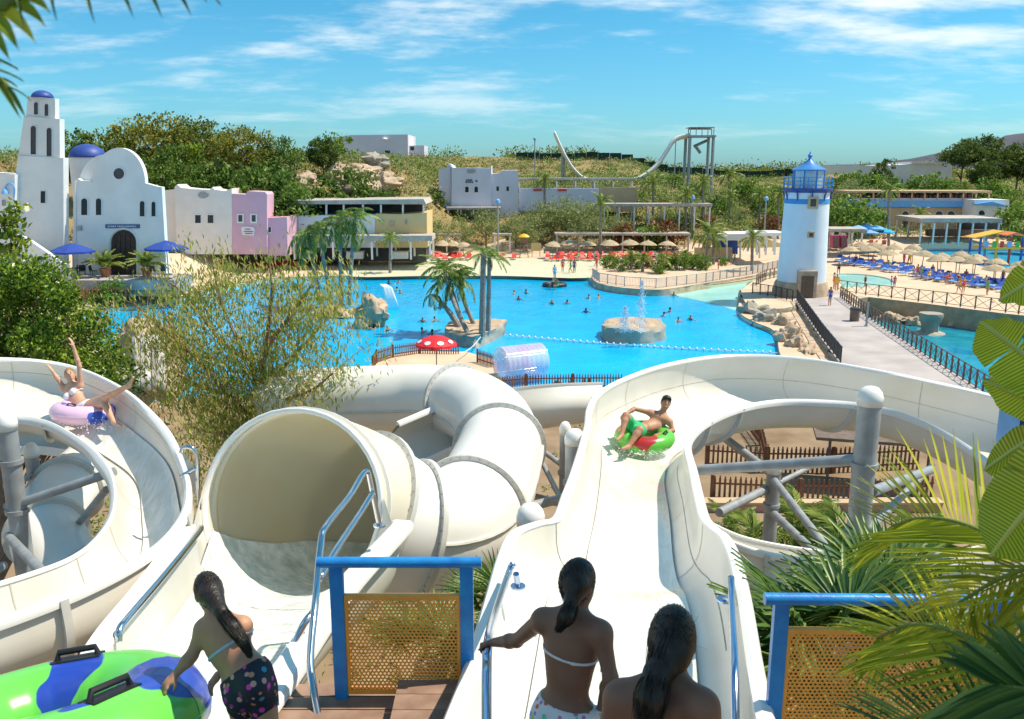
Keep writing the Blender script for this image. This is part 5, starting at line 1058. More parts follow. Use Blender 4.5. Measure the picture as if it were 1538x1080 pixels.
# ---- dotted parasol, mat, roller
pr = thing('mushroom_parasol', 'red parasol with white spots on the little sandy deck', 'parasol', PZ(656,563,.05)); pr.scale = (1.12,1.12,1.08)
q = MB(); n = 16; rg = []
for r,z in ((.05,2.32),(.45,2.21),(.85,2.03),(1.12,1.84)): rg.append([Vector((r*math.cos(2*math.pi*k/n), r*math.sin(2*math.pi*k/n), z)) for k in range(n)])
rg.append([Vector((1.15*math.cos(2*math.pi*k/n), 1.15*math.sin(2*math.pi*k/n), 1.66+(.07 if k % 2 else 0))) for k in range(n)])
M_spot = mat('spotted_red', (0.72,0.02,0.03), 0.6, 0.08, 3)
q.rings(rg, True); q.build('canopy', M_spot, pr)
for k in range(8):
    a = k*math.pi/4+.35; q = MB(); c0 = Vector((.90*math.cos(a),.90*math.sin(a),2.0)); nr = Vector((.26*math.cos(a)*2.2,.26*math.sin(a)*2.2,.75)).normalized(); s1 = Vector((-math.sin(a),math.cos(a),0)); s2 = nr.cross(s1)
    q.add([c0+nr*.02+s1*.19*math.cos(b)+s2*.15*math.sin(b) for b in [2*math.pi*j/14 for j in range(14)]], [tuple(range(14))]); q.build('white_spot', M_whitep, pr)
q = MB(); q.tube([(0,0,0),(0,0,2.28)], .03, 8); q.build('pole', M_deckwood, pr, True)
for k in range(8):
    a = k*math.pi/4; q = MB(); q.tube([(0,0,2.26),(1.1*math.cos(a),1.1*math.sin(a),1.8)], .012, 4); q.build('rib', M_darkmetal, pr)
gm_ = thing('green_mat', 'green ramp mat between the deck and the clear roller', 'mat', PZ(731,573,.06)); q = MB(); q.prism([(-.6,-.9,.0),(.5,-.9,.0),(.7,.9,.0),(-.3,.9,.0)], (0,0,.12)); q.build('mat_pad', M_greenp, gm_); q = MB(); q.box((.05,0,.14),(.06,1.7,.03)); q.build('seam', M_whitep, gm_)
M_vinyl = bpy.data.materials.new('clear_vinyl'); M_vinyl.use_nodes = True; nt = M_vinyl.node_tree; b_ = nt.nodes['Principled BSDF']; b_.inputs['Roughness'].default_value = .08; b_.inputs['Specular IOR Level'].default_value = .8
tcv = N('ShaderNodeTexCoord'); nzv = N('ShaderNodeTexNoise'); nzv.inputs['Scale'].default_value = 1.2; rpv = N('ShaderNodeValToRGB'); rpv.color_ramp.elements[0].color = (.85,.62,.85,1); rpv.color_ramp.elements[1].color = (.75,.90,1,1); rpv.color_ramp.elements[0].position = .4; rpv.color_ramp.elements[1].position = .6
L(tcv.outputs['Object'], nzv.inputs[0]); L(nzv.outputs[0], rpv.inputs[0]); L(rpv.outputs[0], b_.inputs['Base Color'])
trv = N('ShaderNodeBsdfTransparent'); mxv = N('ShaderNodeMixShader'); mxv.inputs[0].default_value = .30; L(trv.outputs[0], mxv.inputs[1]); L(b_.outputs[0], mxv.inputs[2]); L(mxv.outputs[0], nt.nodes['Material Output'].inputs[0])
ro = thing('water_roller', 'transparent inflatable roller ball floating by the deck', 'water roller', PZ(780,578,-.3)+Vector((.1,1.0,1.15)), R(28))
q = MB(); nr = 28
def cyl(r, x0, x1, m_=9): return [[Vector((x0+(x1-x0)*i/(m_-1), r*math.cos(2*math.pi*k/nr), r*math.sin(2*math.pi*k/nr))) for k in range(nr)] for i in range(m_)]
q.rings(cyl(1.12,-1.4,1.4)); q.build('outer_skin', M_vinyl, ro, 2); q = MB(); q.rings(cyl(.80,-1.4,1.4)); q.build('inner_skin', M_vinyl, ro, 2)
rgm = MB(); rgm.tube([(0,.96*math.cos(2*math.pi*k/28),.96*math.sin(2*math.pi*k/28)) for k in range(29)], .16, 8); rgme = rgm.mesh('air_chamber', M_vinyl, 2)
for k in range(9): obj('air_chamber', rgme, ro, (-1.3+k*.325,0,0))
# ---- rope of floats
rp_ = thing('rope_line', 'white float rope stretched across the wave pool', 'rope'); q = MB(); A_, B_ = PZ(757,503,-.1), PZ(1168,530,-.1); q.tube([A_.lerp(B_,k/30)+Vector((0,0,-.15*math.sin(math.pi*k/30))) for k in range(31)], .035, 5); q.build('rope', M_whitep, rp_)
fl_ = MB(); fl_.lathe([(.02,-.12),(.08,-.06),(.08,.06),(.02,.12)], 8); flm = fl_.mesh('float', M_whitep, True)
for k in range(1,40): obj('float', flm, rp_, A_.lerp(B_,k/40)+Vector((0,0,-.15*math.sin(math.pi*k/40)+.02)))
rp2 = thing('rope_line', 'short mooring rope from the palm island to the deck', 'rope'); q = MB(); q.tube([PZ(722,506,.5).lerp(PZ(692,531,.6),k/8)+Vector((0,0,-.2*math.sin(math.pi*k/8))) for k in range(9)], .03, 5); q.build('rope', M_whitep, rp2)
# ---- parasols
def straw_proto(): 
    q = MB(); n = 18; rr = random.Random(2); rg = [[Vector((r*(1+(.06*rr.random() if r > .5 else 0))*math.cos(2*math.pi*k/n), r*math.sin(2*math.pi*k/n), z-(.06*rr.random() if r > 1 else 0))) for k in range(n)] for r,z in ((.05,2.75),(.12,2.6),(.6,2.42),(1.0,2.2),(1.32,1.98),(1.28,1.93),(.5,2.3))]
    q.rings(rg, True); a = q.mesh('thatch', M_straw, True); q = MB(); q.tube([(0,0,-.1),(0,0,2.5)], .05, 7); return a, q.mesh('pole', M_deckwood, True)
STR = straw_proto()
def straw(label, px, py, z=None, sc=1.0, group='straw parasols'):
    b = PZ(px, py, 0.1 if z is None else z); 
    t = thing('straw_parasol', label, 'parasol', b, px*.7, group, (sc*(.88+.22*((px*7.3) % 1)), sc*(.88+.22*((px*3.7) % 1)), sc*(.92+.16*((px*5.1+py) % 1)))); t.rotation_euler = (.07*math.sin(px*1.3), .07*math.cos(px*2.1), px*.7); obj('thatch', STR[0], t); obj('pole', STR[1], t)
def blue_umbrella(label, px, ytop, ybase, Y, rad, m=M_bluecloth, m2=None, cat='umbrella'):
    tp_ = P(px, ytop, Y); zb = P(px, ybase, Y).z; t = thing('garden_umbrella', label, cat, (tp_.x, Y, zb)); hgt = tp_.z-zb; n = 8
    q = MB(); q.rings([[Vector((r*math.cos(2*math.pi*k/n+.2), r*math.sin(2*math.pi*k/n+.2), hgt-d)) for k in range(n)] for r,d in ((.03,0),(rad*.5,.25*rad*.6),(rad,.36*rad),(rad*1.0,.36*rad+.18))], True); q.build('canopy', m, t)
    q = MB(); q.tube([(0,0,0),(0,0,hgt)], .05, 8); q.build('pole', M_steel, t, True); q = MB(); q.lathe([(.35,0),(.3,.12),(.05,.15)], 14); q.build('base', M_steel, t, True)
    for k in range(8):
        a = 2*math.pi*k/n+.2; q = MB(); q.tube([(0,0,hgt-.05),(rad*.97*math.cos(a),rad*.97*math.sin(a),hgt-.38*rad)], .02, 4); q.build('rib', M_steel, t)
blue_umbrella('blue umbrella left of the church door', 107, 365, 413, 80.5, 2.0); blue_umbrella('blue umbrella right of the church door', 249, 361, 413, 80.5, 1.95)
# terrace furniture and pots
def chair(label, c, rz, m=M_darkmetal):
    t = thing('terrace_chair', label, 'chair', c, rz, 'chairs on the church terrace')
    q = MB(); q.box((0,0,.45),(.55,.52,.06)); q.build('seat', m, t); q = MB(); q.rings([[Vector((.3*math.cos(a),.24+.08*math.sin(a)+z*.12,.48+z)) for a in [math.pi*k/6 for k in range(7)]] for z in (0,.3,.5)], False); q.build('backrest', m, t)
    for x in (-.24,.24):
        for y in (-.22,.22):
            q = MB(); q.tube([(x,y,0),(x,y,.45)], .025, 5); q.build('leg', m, t)
for i, (x, lb_) in enumerate(((112,'leftmost dark terrace chair under the blue umbrella'),(124,'dark terrace chair right of the umbrella pole'),(141,'dark terrace chair nearest the potted palm'),(232,'dark terrace chair right of the church door'),(243,'dark terrace chair by the right umbrella pole'))):
    b = P(x, 414, 81.3); chair(lb_, b, i*1.3-1)
tb = thing('terrace_table', 'round dark table under the left blue umbrella', 'table', P(117,414,81.6)); q = MB(); q.lathe([(.6,.7),(.6,.75)], 18); q.build('table_top', M_darkmetal, tb); q = MB(); q.tube([(0,0,0),(0,0,.7)], .05, 8); q.build('leg', M_darkmetal, tb)
def potted(label, px, py, Y, sc):
    b = P(px,py,Y); t = thing('potted_palm', label, 'potted plant', b, 0, None, sc); q = MB(); q.lathe([(.3,0),(.42,.5),(.45,.55),(.38,.55)], 16); q.build('pot', mat('terracotta', (0.42,0.17,0.09), 0.8, 0.15, 3), t, True)
    for k in range(22):
        o = obj('frond', FRONDS['date'][0], t, (0,0,.5)); o.rotation_euler = (0, -R(20+60*((k*7) % 22)/22), k*2.4); o.scale = (.85,.85,.85)
potted('bushy potted palm left of the church door', 159, 414, 82.3, 1.25); potted('bushy potted palm right of the church door', 221, 414, 82.3, 1.25)
pf = picket_fence('low reddish paling below the church terrace', [P(115,448,78.8),P(200,447,78.8)], 1.0, .45, .16, mat('paling_red', (0.45,0.16,0.10), 0.8, 0.2, 2))
tree('shrub', 'round shrub on the left shore below the terrace', 172, 452, 79, 1.05, .3, 'shrub', 'shrub', z=.1); tree('shrub', 'small shrub behind the round shore shrub', 148, 448, 79.3, .7, 1.3, 'shrub', 'shrub', z=.1)
for i in range(9): rock(f'{nth(i)} low shore rock from the left below the church terrace', PZ(140+i*13, 463-i*1.5, -.1), (1.1,.8,.45), i, i*.8, group='shore rocks')
# ---- straw parasol rows
for i, x in enumerate((830,855,882,915,946,972,1001)): straw(f'{nth(i)} thatched parasol from the left in the far beach row', x, 388, .1, 1.0)
for i, x in enumerate((664,680,697)): straw(f'{nth(i)} thatched parasol from the left beside the yellow building', x, 387.5, .1, .9)
RP = [(1275,395),(1290,388),(1304,393),(1312,385),(1323,390),(1332,399),(1340,393),(1362,398),(1370,393),(1384,401),(1408,412),(1412,405),(1435,413),(1440,406),(1460,416),(1463,408),(1491,425),(1494,416),(1522,428),(1530,418)]
for i, (x, y) in enumerate(RP): straw(f'{nth(i)} thatched parasol counting from the lighthouse towards the right edge', x, y+4, .1, .95)
for i, (x, y, m_) in enumerate(((1289,338,M_lblue),(1307,344,M_lblue),(1316,338,M_skypaint),(1330,343,M_kids),(1302,336,M_lblue))): blue_umbrella(f'{nth(i)} pale blue umbrella on the cafe terrace by the tall palm', x, y, y+20, 122+i*.5, 1.3, m_)
# ---- loungers
def lounger_proto(m, towel):
    a = MB(); a.box((0,-.25,.32),(.62,1.3,.07)); M_ = Matrix.Rotation(R(38),3,'X'); a.box((0,.68,.52),(.62,.7,.06),M=M_); b = MB()
    for x in (-.27,.27):
        for y in (-.8,.3): b.tube([(x,y,0),(x,y,.32)], .03, 4)
    b.box((0,-.2,.27),(.66,1.4,.04)); c = MB(); c.box((0,-.3,.37),(.5,1.0,.02)); return a.mesh('cushion', m), b.mesh('frame', M_whitep), c.mesh('towel', towel)
LR = lounger_proto(M_red, M_whitep); LB = lounger_proto(M_blue, M_lblue)
def lounger(label, b, rz, pr_, tw, group):
    t = thing('sun_lounger', label, 'lounger', b, rz, group); obj('cushion', pr_[0], t); obj('frame', pr_[1], t)
    if tw: obj('towel', pr_[2], t)
rr = random.Random(9)
for row, (y, x0, x1, n) in enumerate(((391.5,822,1036,24),(386.5,826,1034,22),(391,652,702,7),(387,652,704,6),(389.5,756,772,2))):
    wh_ = ['front row of the long beach pergola','back row of the long beach pergola','front row beside the yellow building','back row beside the yellow building','pair by the lifeguard chair'][row]
    for i in range(n):
        lounger(f'{nth(i)} red lounger from the left in the {wh_}', PZ(x0+(x1-x0)*i/(n-1), y+rr.uniform(-.6,.6), .1), rr.uniform(-.5,.5), LR, rr.random() < .4, 'red loungers on the far beach')
for i in range(10): lounger(f'{nth(i)} red lounger from the left on the strip below the pink houses', PZ(372+i*9, 404+rr.uniform(-1,1), .1), rr.uniform(-.5,.5), LR, i % 2, 'red loungers on the far beach')
BL = [(1256,391,1350,404,11),(1262,396,1345,411,10),(1355,408,1420,418,9),(1362,413,1500,430,15),(1385,420,1510,437,12),(1410,419,1520,432,9)]
for row, (xa,ya,xb,yb_,n) in enumerate(BL):
    for i in range(n): lounger(f'{nth(i)} blue lounger from the lighthouse side in the {nth(row)} diagonal row', PZ(xa+(xb-xa)*i/(n-1)+rr.uniform(-3,3), ya+(yb_-ya)*i/(n-1)+rr.uniform(-1.5,1.5), .1), R(-62)+rr.uniform(-.55,.55), LB if rr.random() < .72 else (LB[2],LB[1],LB[0]), rr.random() < .6, 'blue loungers right of the lighthouse')
for i in range(14): lounger(f'{nth(i)} white lounger from the left under the thatched bar roof', PZ(1388+i*9, 366+rr.uniform(-1,1), .6), rr.uniform(-.6,.6), (LB[2],LB[1],LB[0]), False, 'white loungers at the bar')
for i in range(9):
    c = PZ(1306+(i % 3)*9+(i//3)*2, 362+(i//3)*5, .6); t = thing('cafe_chair', f'{nth(i)} red cafe chair from the back on the umbrella terrace', 'chair', c, i*1.1, 'red cafe chairs'); q = MB(); q.box((0,0,.45),(.6,.6,.08)); q.build('seat', M_red, t); q = MB(); q.box((0,.28,.8),(.6,.07,.7)); q.build('backrest', M_red, t)
    for x in (-.25,.25):
        for y in (-.25,.25): q = MB(); q.tube([(x,y,0),(x,y,.45)], .03, 4); q.build('leg', M_darkmetal, t)
# lifeguard chairs
for i, (x, y, lb_) in enumerate(((787,387,'tall wooden lifeguard chair with an orange sunshade on the beach'),)):
    b = PZ(x, y, .1); t = thing('lifeguard_chair', lb_, 'lifeguard chair', b)
    for xx in (-.6,.6):
        for yy in (-.5,.5): q = MB(); q.tube([(xx,yy,0),(xx*.7,yy*.7,1.9)], .06, 6); q.build('leg', M_deckwood, t)
    q = MB(); q.box((0,0,1.7),(1.2,.9,.1)); q.build('seat', M_deckwood, t); q = MB(); q.box((0,.4,2.2),(1.1,.08,1.0)); q.build('backrest', M_deckwood, t); q = MB(); q.lathe([(.85,2.9),(.5,3.2),(.05,3.35)], 10); q.build('sunshade', M_yellowp, t)
nb = thing('notice_board', 'yellow notice board on posts on the beach', 'notice board', PZ(805,386,.1)); q = MB(); q.box((0,0,1.4),(1.4,.1,1.1)); q.build('board', M_yellow, nb)
for x in (-.55,.55): q = MB(); q.tube([(x,.08,0),(x,.08,1.9)], .05, 6); q.build('post', M_deckwood, nb)
# ---- far slide
fs = thing('speed_slide', 'white boomerang slide with two raised ends on the hilltop', 'water slide'); Yf = 168
pts = [(832,200),(840,218),(850,238),(862,256),(880,270),(915,276),(950,271),(972,261),(990,245),(1003,226),(1012,212),(1022,206),(1034,204)]
S_ = spline([tuple(P(x,y,Yf)) for x,y in pts], 5); rg1 = []; rg2 = []
for v in S_:
    v = Vector(v); rg1.append([v+Vector((0,1.5*math.cos(a),-.8*math.sin(a)+.3)) for a in [math.pi*k/8 for k in range(9)]])
q = MB(); q.rings(rg1, False); o = q.build('channel', M_tube, fs, 2); s_ = o.modifiers.new('s','SOLIDIFY'); s_.thickness = .28
for k in (4,9,14): 
    v = Vector(S_[k*2]); q = MB(); zg = H(v.x, v.y); q.tube([v, (v.x, v.y, zg-.5)], .35, 8); q.build('support', M_steel, fs, True)
tw = thing('slide_tower', 'steel launch tower with stairs at the right end of the hilltop slide', 'tower')
A_, B_ = P(1034,205,Yf), P(1069,205,Yf); zg = H(A_.x, Yf)-1
for x in (A_.x, B_.x):
    for y in (Yf-1.5, Yf+2.5):
        q = MB(); q.tube([(x,y,zg),(x,y,A_.z+.2)], .3, 8); q.build('leg', M_steel, tw, True)
q = MB(); q.box(((A_.x+B_.x)/2,Yf+.5,A_.z),(B_.x-A_.x+.8,5,.35)); q.build('platform', M_steel, tw)
q = MB(); q.box(((A_.x+B_.x)/2,Yf+.5,A_.z+1.6),(B_.x-A_.x+.2,4.4,.12)); q.build('rail_frame', M_steel, tw)
for k in range(5): q = MB(); q.tube([(A_.x+(B_.x-A_.x)*k/4,Yf-1.6,A_.z),(A_.x+(B_.x-A_.x)*k/4,Yf-1.6,A_.z+1.6)], .08, 5); q.build('baluster', M_steel, tw)
for k in range(2): q = MB(); a = P(1062-k*18, 211+k*8, Yf); b = P(1042+k*10, 220+k*10, Yf); q.tube([a,b], .3, 6); q.build('stair_flight', M_steel, tw)
q = MB(); a, b = P(1034,194,Yf), P(1069,194,Yf); q.tube([a,b], .12, 6); q.build('top_bar', M_steel, tw)
for x in (1034,1069): q = MB(); q.tube([P(x,205,Yf),P(x,194,Yf)], .1, 6); q.build('upright', M_steel, tw)
# lamp posts
for i, (x, y0, y1, Y, lb_) in enumerate(((803,211,262,190,'tall thin floodlight mast left of the hilltop slide'),(748,306,350,124,'blue lamp post below the hillside house'),(1038,300,350,134,'grey lamp post between slope palms'),(1148,302,345,130,'lamp post left of the lighthouse shaft'),(1013,210,262,195,'thin mast supporting the hilltop slide'))):
    a, b = P(x,y0,Y), P(x,y1,Y); t = thing('lamp_post', lb_, 'lamp post', b); q = MB(); q.tube([(0,0,-3),(0,0,a.z-b.z)], .12, 7); q.build('pole', M_steel, t, True); q = MB(); q.lathe([(.1,0),(.35,.15),(.3,.5),(.05,.7)], 10, (0,0,a.z-b.z)); q.build('lamp_head', M_skypaint, t, True)
# ---- water playground at the right
pg = thing('water_playground', 'colourful water playground with yellow slide and blue legs', 'play structure'); c = PZ(1497,396,.05)
for i, (x, y, m_) in enumerate(((-3,-1,M_blue),(-1.2,-1.6,M_yellowp),(.8,-1.2,M_red),(2.2,-1.5,M_blue),(-3,1.5,M_blue),(.4,1.2,M_greenp),(2.4,1.6,M_lblue),(-1.0,1.4,M_lblue))):
    q = MB(); q.tube([c+Vector((x,y,0)), c+Vector((x,y,3.6))], .16, 8); q.build('leg', m_, pg, True)
q = MB(); q.box(c+Vector((.2,0,2.2)),(5.6,3.6,.2)); q.build('platform', M_yellowp, pg); q = MB(); q.rings([[c+Vector((x_,y_,3.4+.9*(x_+4)/4)) for y_ in (-1.4,-.5,.5,1.4)] for x_ in (-4,-2,-.2)], False); o = q.build('yellow_roof', M_yellowp, pg); o.modifiers.new('s','SOLIDIFY').thickness = .12
q = MB(); q.rings([[c+Vector((x_,y_,4.2-.3*abs(x_-1.4))) for y_ in (-1.4,1.4)] for x_ in (.2,1.4,3.0)], False); o = q.build('orange_roof', mat('orange_plastic',(0.7,0.2,0.05),.5,.1,3), pg); o.modifiers.new('s','SOLIDIFY').thickness = .12
q = MB(); S_ = spline([tuple(c+Vector(v)) for v in ((2.5,0,2.4),(3.8,-.4,1.9),(4.8,-1.2,1.2),(5.4,-2.4,.4))], 5); rg = [[Vector(v)+Vector((.5*math.cos(a)*.8,.5*math.cos(a)*.6,-.4*math.sin(a))) for a in [math.pi*k/6 for k in range(7)]] for v in S_]; q.rings(rg, False); o = q.build('pink_chute', mat('magenta_plastic',(0.65,.05,.4),.4,.1,3), pg, 2); o.modifiers.new('s','SOLIDIFY').thickness = .06
for k in range(6): q = MB(); q.box(c+Vector((-2.6+k*1.0,-1.75,2.7)),(.5,.06,.8)); q.build('guard_panel', [M_lblue,M_greenp,M_red][k % 3], pg)
# plants on the peninsula
PP = [(915,404,'shrub',.8),(932,408,'round',.42),(955,404,'shrub',.9),(972,403,'rust',.7),(1000,405,'shrub',.9),(1020,406,'round',.5),(1040,404,'round',.45),(1055,406,'shrub',.85),(990,412,'shrub',.6),(1085,400,'shrub',.5)]
for i, (x,y,k,s_) in enumerate(PP): tree(k, f'{nth(i)} plant from the left in the peninsula bed', x, y, PZ(x,y,.3).y, s_, i, 'bedding_shrub', 'shrub', 'plants in the peninsula bed', z=.3)
for i, (x,y) in enumerate(((948,405),(965,408),(992,410),(1028,402))):
    b = PZ(x,y,.35); palm(f'{nth(i)} dwarf palm from the left in the peninsula bed', b, b+Vector((0,0,1.3)), 'date', 16, .18, .16, .75, 'dwarf palms in the peninsula bed', seed=80+i, elev=(-15,75))
# litter bin and sundries on the bridge
bn = thing('litter_bin', 'dark litter bin against the bridge railing', 'bin', PZ(1283,482,.45)); q = MB(); q.lathe([(.36,0),(.38,.95)], 16); q.build('body', M_rail, bn, True); q = MB(); q.lathe([(.42,.95),(.42,1.05),(.25,1.1)], 16); q.build('lid', M_darkmetal, bn, True)
lp_ = thing('bridge_post', 'pale lamp pole beside the bin on the bridge', 'pole', PZ(1301,490,.45)); q = MB(); q.tube([(0,0,0),(0,0,1.9)], .09, 8); q.build('pole', M_steel, lp_, True); q = MB(); q.lathe([(.16,0),(.16,.06)], 10); q.build('foot', M_steel, lp_)
bp_ = thing('blue_post', 'pale blue sided dark post behind the banana leaves', 'post'); a = P(1516,640,14); q = MB(); q.box((a.x+.22,14,4.55),(.5,.4,9.1)); q.build('shaft', mat('navy_paint',(0.02,0.035,0.10),.5,.1,3), bp_); q = MB(); q.box((a.x-.08,13.9,4.55),(.10,.45,9.1)); q.build('side_strip', M_lblue, bp_)
# ================================================================ people
def sdf_mesh_fast(f, lo, hi, h, B=6):
    """surface nets with far blocks skipped"""
    lo = np.array(lo, float); hi = np.array(hi, float); n = np.ceil((hi-lo)/h).astype(int)+1; nb = -(-n//B); n = nb*B+0
    bc = np.stack(np.meshgrid(*[lo[i]+h*(np.arange(nb[i])*B+(B-1)/2) for i in range(3)], indexing='ij'), -1).reshape(-1,3)
    fb = f(bc).reshape(nb); D = np.repeat(np.repeat(np.repeat(fb,B,0),B,1),B,2); near = np.abs(fb) < h*B*1.25
    msk = np.repeat(np.repeat(np.repeat(near,B,0),B,1),B,2); I = np.argwhere(msk); pts = lo+h*I; vals = np.concatenate([f(pts[i:i+150000]) for i in range(0,len(pts),150000)]); D[msk] = vals
    cache = {}
    def g(_): return D.ravel()
    hi2 = lo+h*(n-1)
    # reuse the plain extractor on the cached field
    it = iter([D.ravel()])
    pos = [0]; flat = D.ravel()
    def ff(P_): a = pos[0]; pos[0] += len(P_); return flat[a:a+len(P_)]
    return sdf_mesh(ff, lo, hi2-h*1e-3, h)
def sdf_build(name, f, lo, hi, h, m, parent=None, **k):
    V, Fc = sdf_mesh_fast(f, lo, hi, h); b = MB(); b.v = V.tolist(); b.f = [tuple(x) for x in Fc.tolist()]; b.m = [0]*len(b.f); return b.build(name, m, parent, 2, **k)
def skin(name, c, c2): return mat(name, c, 0.5, 0.1, 6, 0.05, spec=0.4, col2=c2, detail=6)
M_skin_d = skin('dark_tan_skin', (0.20,0.095,0.062), (0.26,0.125,0.082)); M_skin_t = skin('tan_skin', (0.42,0.20,0.12), (0.50,0.26,0.16)); M_skin_l = skin('light_skin', (0.58,0.32,0.21), (0.64,0.38,0.26))
M_hair = mat('black_hair', (0.008,0.006,0.006), 0.40, 0.5, 30, 0.0, col2=(0.028,0.018,0.014), detail=5); M_blond = mat('blond_hair', (0.22,0.12,0.05), 0.5, 0.3, 20, col2=(0.40,0.25,0.11)); M_brown = mat('brown_hair', (0.03,0.016,0.010), 0.5, 0.3, 20)
for _m in (M_hair, M_blond, M_brown):
    nt = _m.node_tree; _b = nt.nodes['Principled BSDF']; _t = [n for n in nt.nodes if n.type == 'TEX_COORD'][0]; _mp = N('ShaderNodeMapping'); _mp.inputs['Scale'].default_value = (95,95,7); L(_t.outputs['Object'], _mp.inputs[0]); _n = N('ShaderNodeTexNoise'); _n.inputs['Scale'].default_value = 1; _n.inputs['Detail'].default_value = 3; L(_mp.outputs[0], _n.inputs[0]); _bp = N('ShaderNodeBump'); _bp.inputs['Strength'].default_value = .55; _bp.inputs['Distance'].default_value = .01; L(_n.outputs[0], _bp.inputs['Height']); L(_bp.outputs[0], _b.inputs['Normal'])
A3 = lambda v: np.array(tuple(v), float)
def hand_prims(wr, d, nrm, s, curl=0.5, thumb=1):
    """palm, four unequal bent fingers and a thumb leaving the side of the palm"""
    d = d.normalized(); nrm = (nrm-d*nrm.dot(d)).normalized(); sd = d.cross(nrm); pr = []; pc = wr+d*.045*s
    pr.append(('e', A3(pc), (.040*s,.042*s,.016*s), np.stack([A3(sd),A3(d),A3(nrm)],1), .02*s))
    for k, (o, l) in enumerate(((-.029,.068),(-.010,.078),(.010,.072),(.028,.056))):
        a = wr+d*.078*s+sd*o*s; b = a+(d*math.cos(curl)-nrm*math.sin(curl))*l*.5*s; c = b+(d*math.cos(curl*2)-nrm*math.sin(curl*2))*l*.5*s
        pr += [('c', A3(a), A3(b), .0095*s, .0085*s, .006*s), ('c', A3(b), A3(c), .0085*s, .0072*s, .004*s)]
    a = wr+d*.02*s-sd*thumb*.03*s; b = a+(d*.6-sd*thumb*.6-nrm*.35).normalized()*.036*s; c = b+(d*.9-sd*thumb*.1-nrm*.5).normalized()*.03*s
    pr += [('c', A3(a), A3(b), .0115*s, .010*s, .01*s), ('c', A3(b), A3(c), .010*s, .008*s, .004*s)]
    return pr
def body_prims(J, s=1.0, fem=True, curlL=.5, curlR=.5, nL=None, nR=None, feet=True, hands=True):
    up = (J['neck']-J['pelvis']).normalized(); ac = (J['shR']-J['shL']); ac = (ac-up*ac.dot(up)).normalized(); fw = up.cross(ac); M_ = np.stack([A3(ac),A3(fw),A3(up)],1)
    pel, chs, nk = J['pelvis'], J['chest'], J['neck']; hd = J['head']; hu = (hd-nk).normalized(); f = J.get('face', fw).normalized(); f = (f-hu*f.dot(hu)).normalized(); hs = f.cross(hu); MH = np.stack([A3(hs),A3(f),A3(hu)],1)
    wst = pel.lerp(chs,.52); p = []
    p.append(('e', A3(chs), (.148*s,.098*s,.175*s), M_, .03)); p.append(('e', A3(wst), (.118*s,.088*s,.13*s), M_, .06*s)); p.append(('e', A3(pel), ((.158 if fem else .145)*s,.108*s,.125*s), M_, .06*s))
    p.append(('c', A3(J['shL'].lerp(J['shR'],.08)-up*.01), A3(J['shR'].lerp(J['shL'],.08)-up*.01), .052*s, .052*s, .05*s)); p.append(('c', A3(nk-up*.05*s), A3(hd-hu*.05*s), .056*s, .047*s, .04*s))
    p.append(('c', A3(J['shL']), A3(nk), .046*s, .05*s, .04*s)); p.append(('c', A3(J['shR']), A3(nk), .046*s, .05*s, .04*s))
    if fem:
        for o in (-1,1): p.append(('e', A3(chs+ac*.066*s*o+fw*.078*s-up*.01*s), (.055*s,.05*s,.055*s), M_, .03*s))
    for o, h_ in ((-1,'hipL'),(1,'hipR')): p.append(('e', A3(pel+ac*.072*s*o-fw*.062*s-up*.055*s), (.082*s,.075*s,.088*s), M_, .035*s))
    for S_ in ('L','R'):
        sh, el, ha = J['sh'+S_], J['el'+S_], J['ha'+S_]; p.append(('c', A3(sh), A3(el), .047*s, .035*s, .045*s)); mid = el.lerp(ha,.3); p.append(('c', A3(el), A3(mid), .036*s, .037*s, .02*s)); p.append(('c', A3(mid), A3(ha), .037*s, .024*s, .02*s))
        if hands: p += hand_prims(ha, ha-el, (nL if S_ == 'L' else nR) or Vector((0,0,1)), s, curlL if S_ == 'L' else curlR, 1 if S_ == 'L' else -1)
        hp, kn, an, to = J['hip'+S_], J['kn'+S_], J['an'+S_], J['to'+S_]
        p.append(('c', A3(hp), A3(kn), .086*s, .054*s, .05*s)); cf = kn.lerp(an,.28); p.append(('c', A3(kn), A3(cf), .052*s, .054*s, .03*s)); p.append(('c', A3(cf), A3(an), .054*s, .034*s, .03*s))
        if feet: p.append(('c', A3(an+(an-kn).normalized()*.03*s), A3(to), .036*s, .022*s, .03*s)); p.append(('e', A3(an+(an-kn).normalized()*.035*s-(to-an).normalized()*.02*s), (.034*s,)*3, None, .02*s))
    p.append(('e', A3(hd), (.074*s,.092*s,.112*s), MH, .02*s)); p.append(('e', A3(hd-hu*.065*s+f*.03*s), (.05*s,.055*s,.05*s), MH, .03*s))
    p.append(('c', A3(hd+f*.088*s+hu*.015*s), A3(hd+f*.105*s-hu*.022*s), .008*s, .015*s, .012*s))
    for o in (-1,1): p.append(('e', A3(hd+hs*o*.076*s-hu*.01*s-f*.005*s), (.012*s,.02*s,.03*s), MH, .01*s))
    return p, dict(up=up, ac=ac, fw=fw, M=M_, MH=MH, hu=hu, f=f, hs=hs)
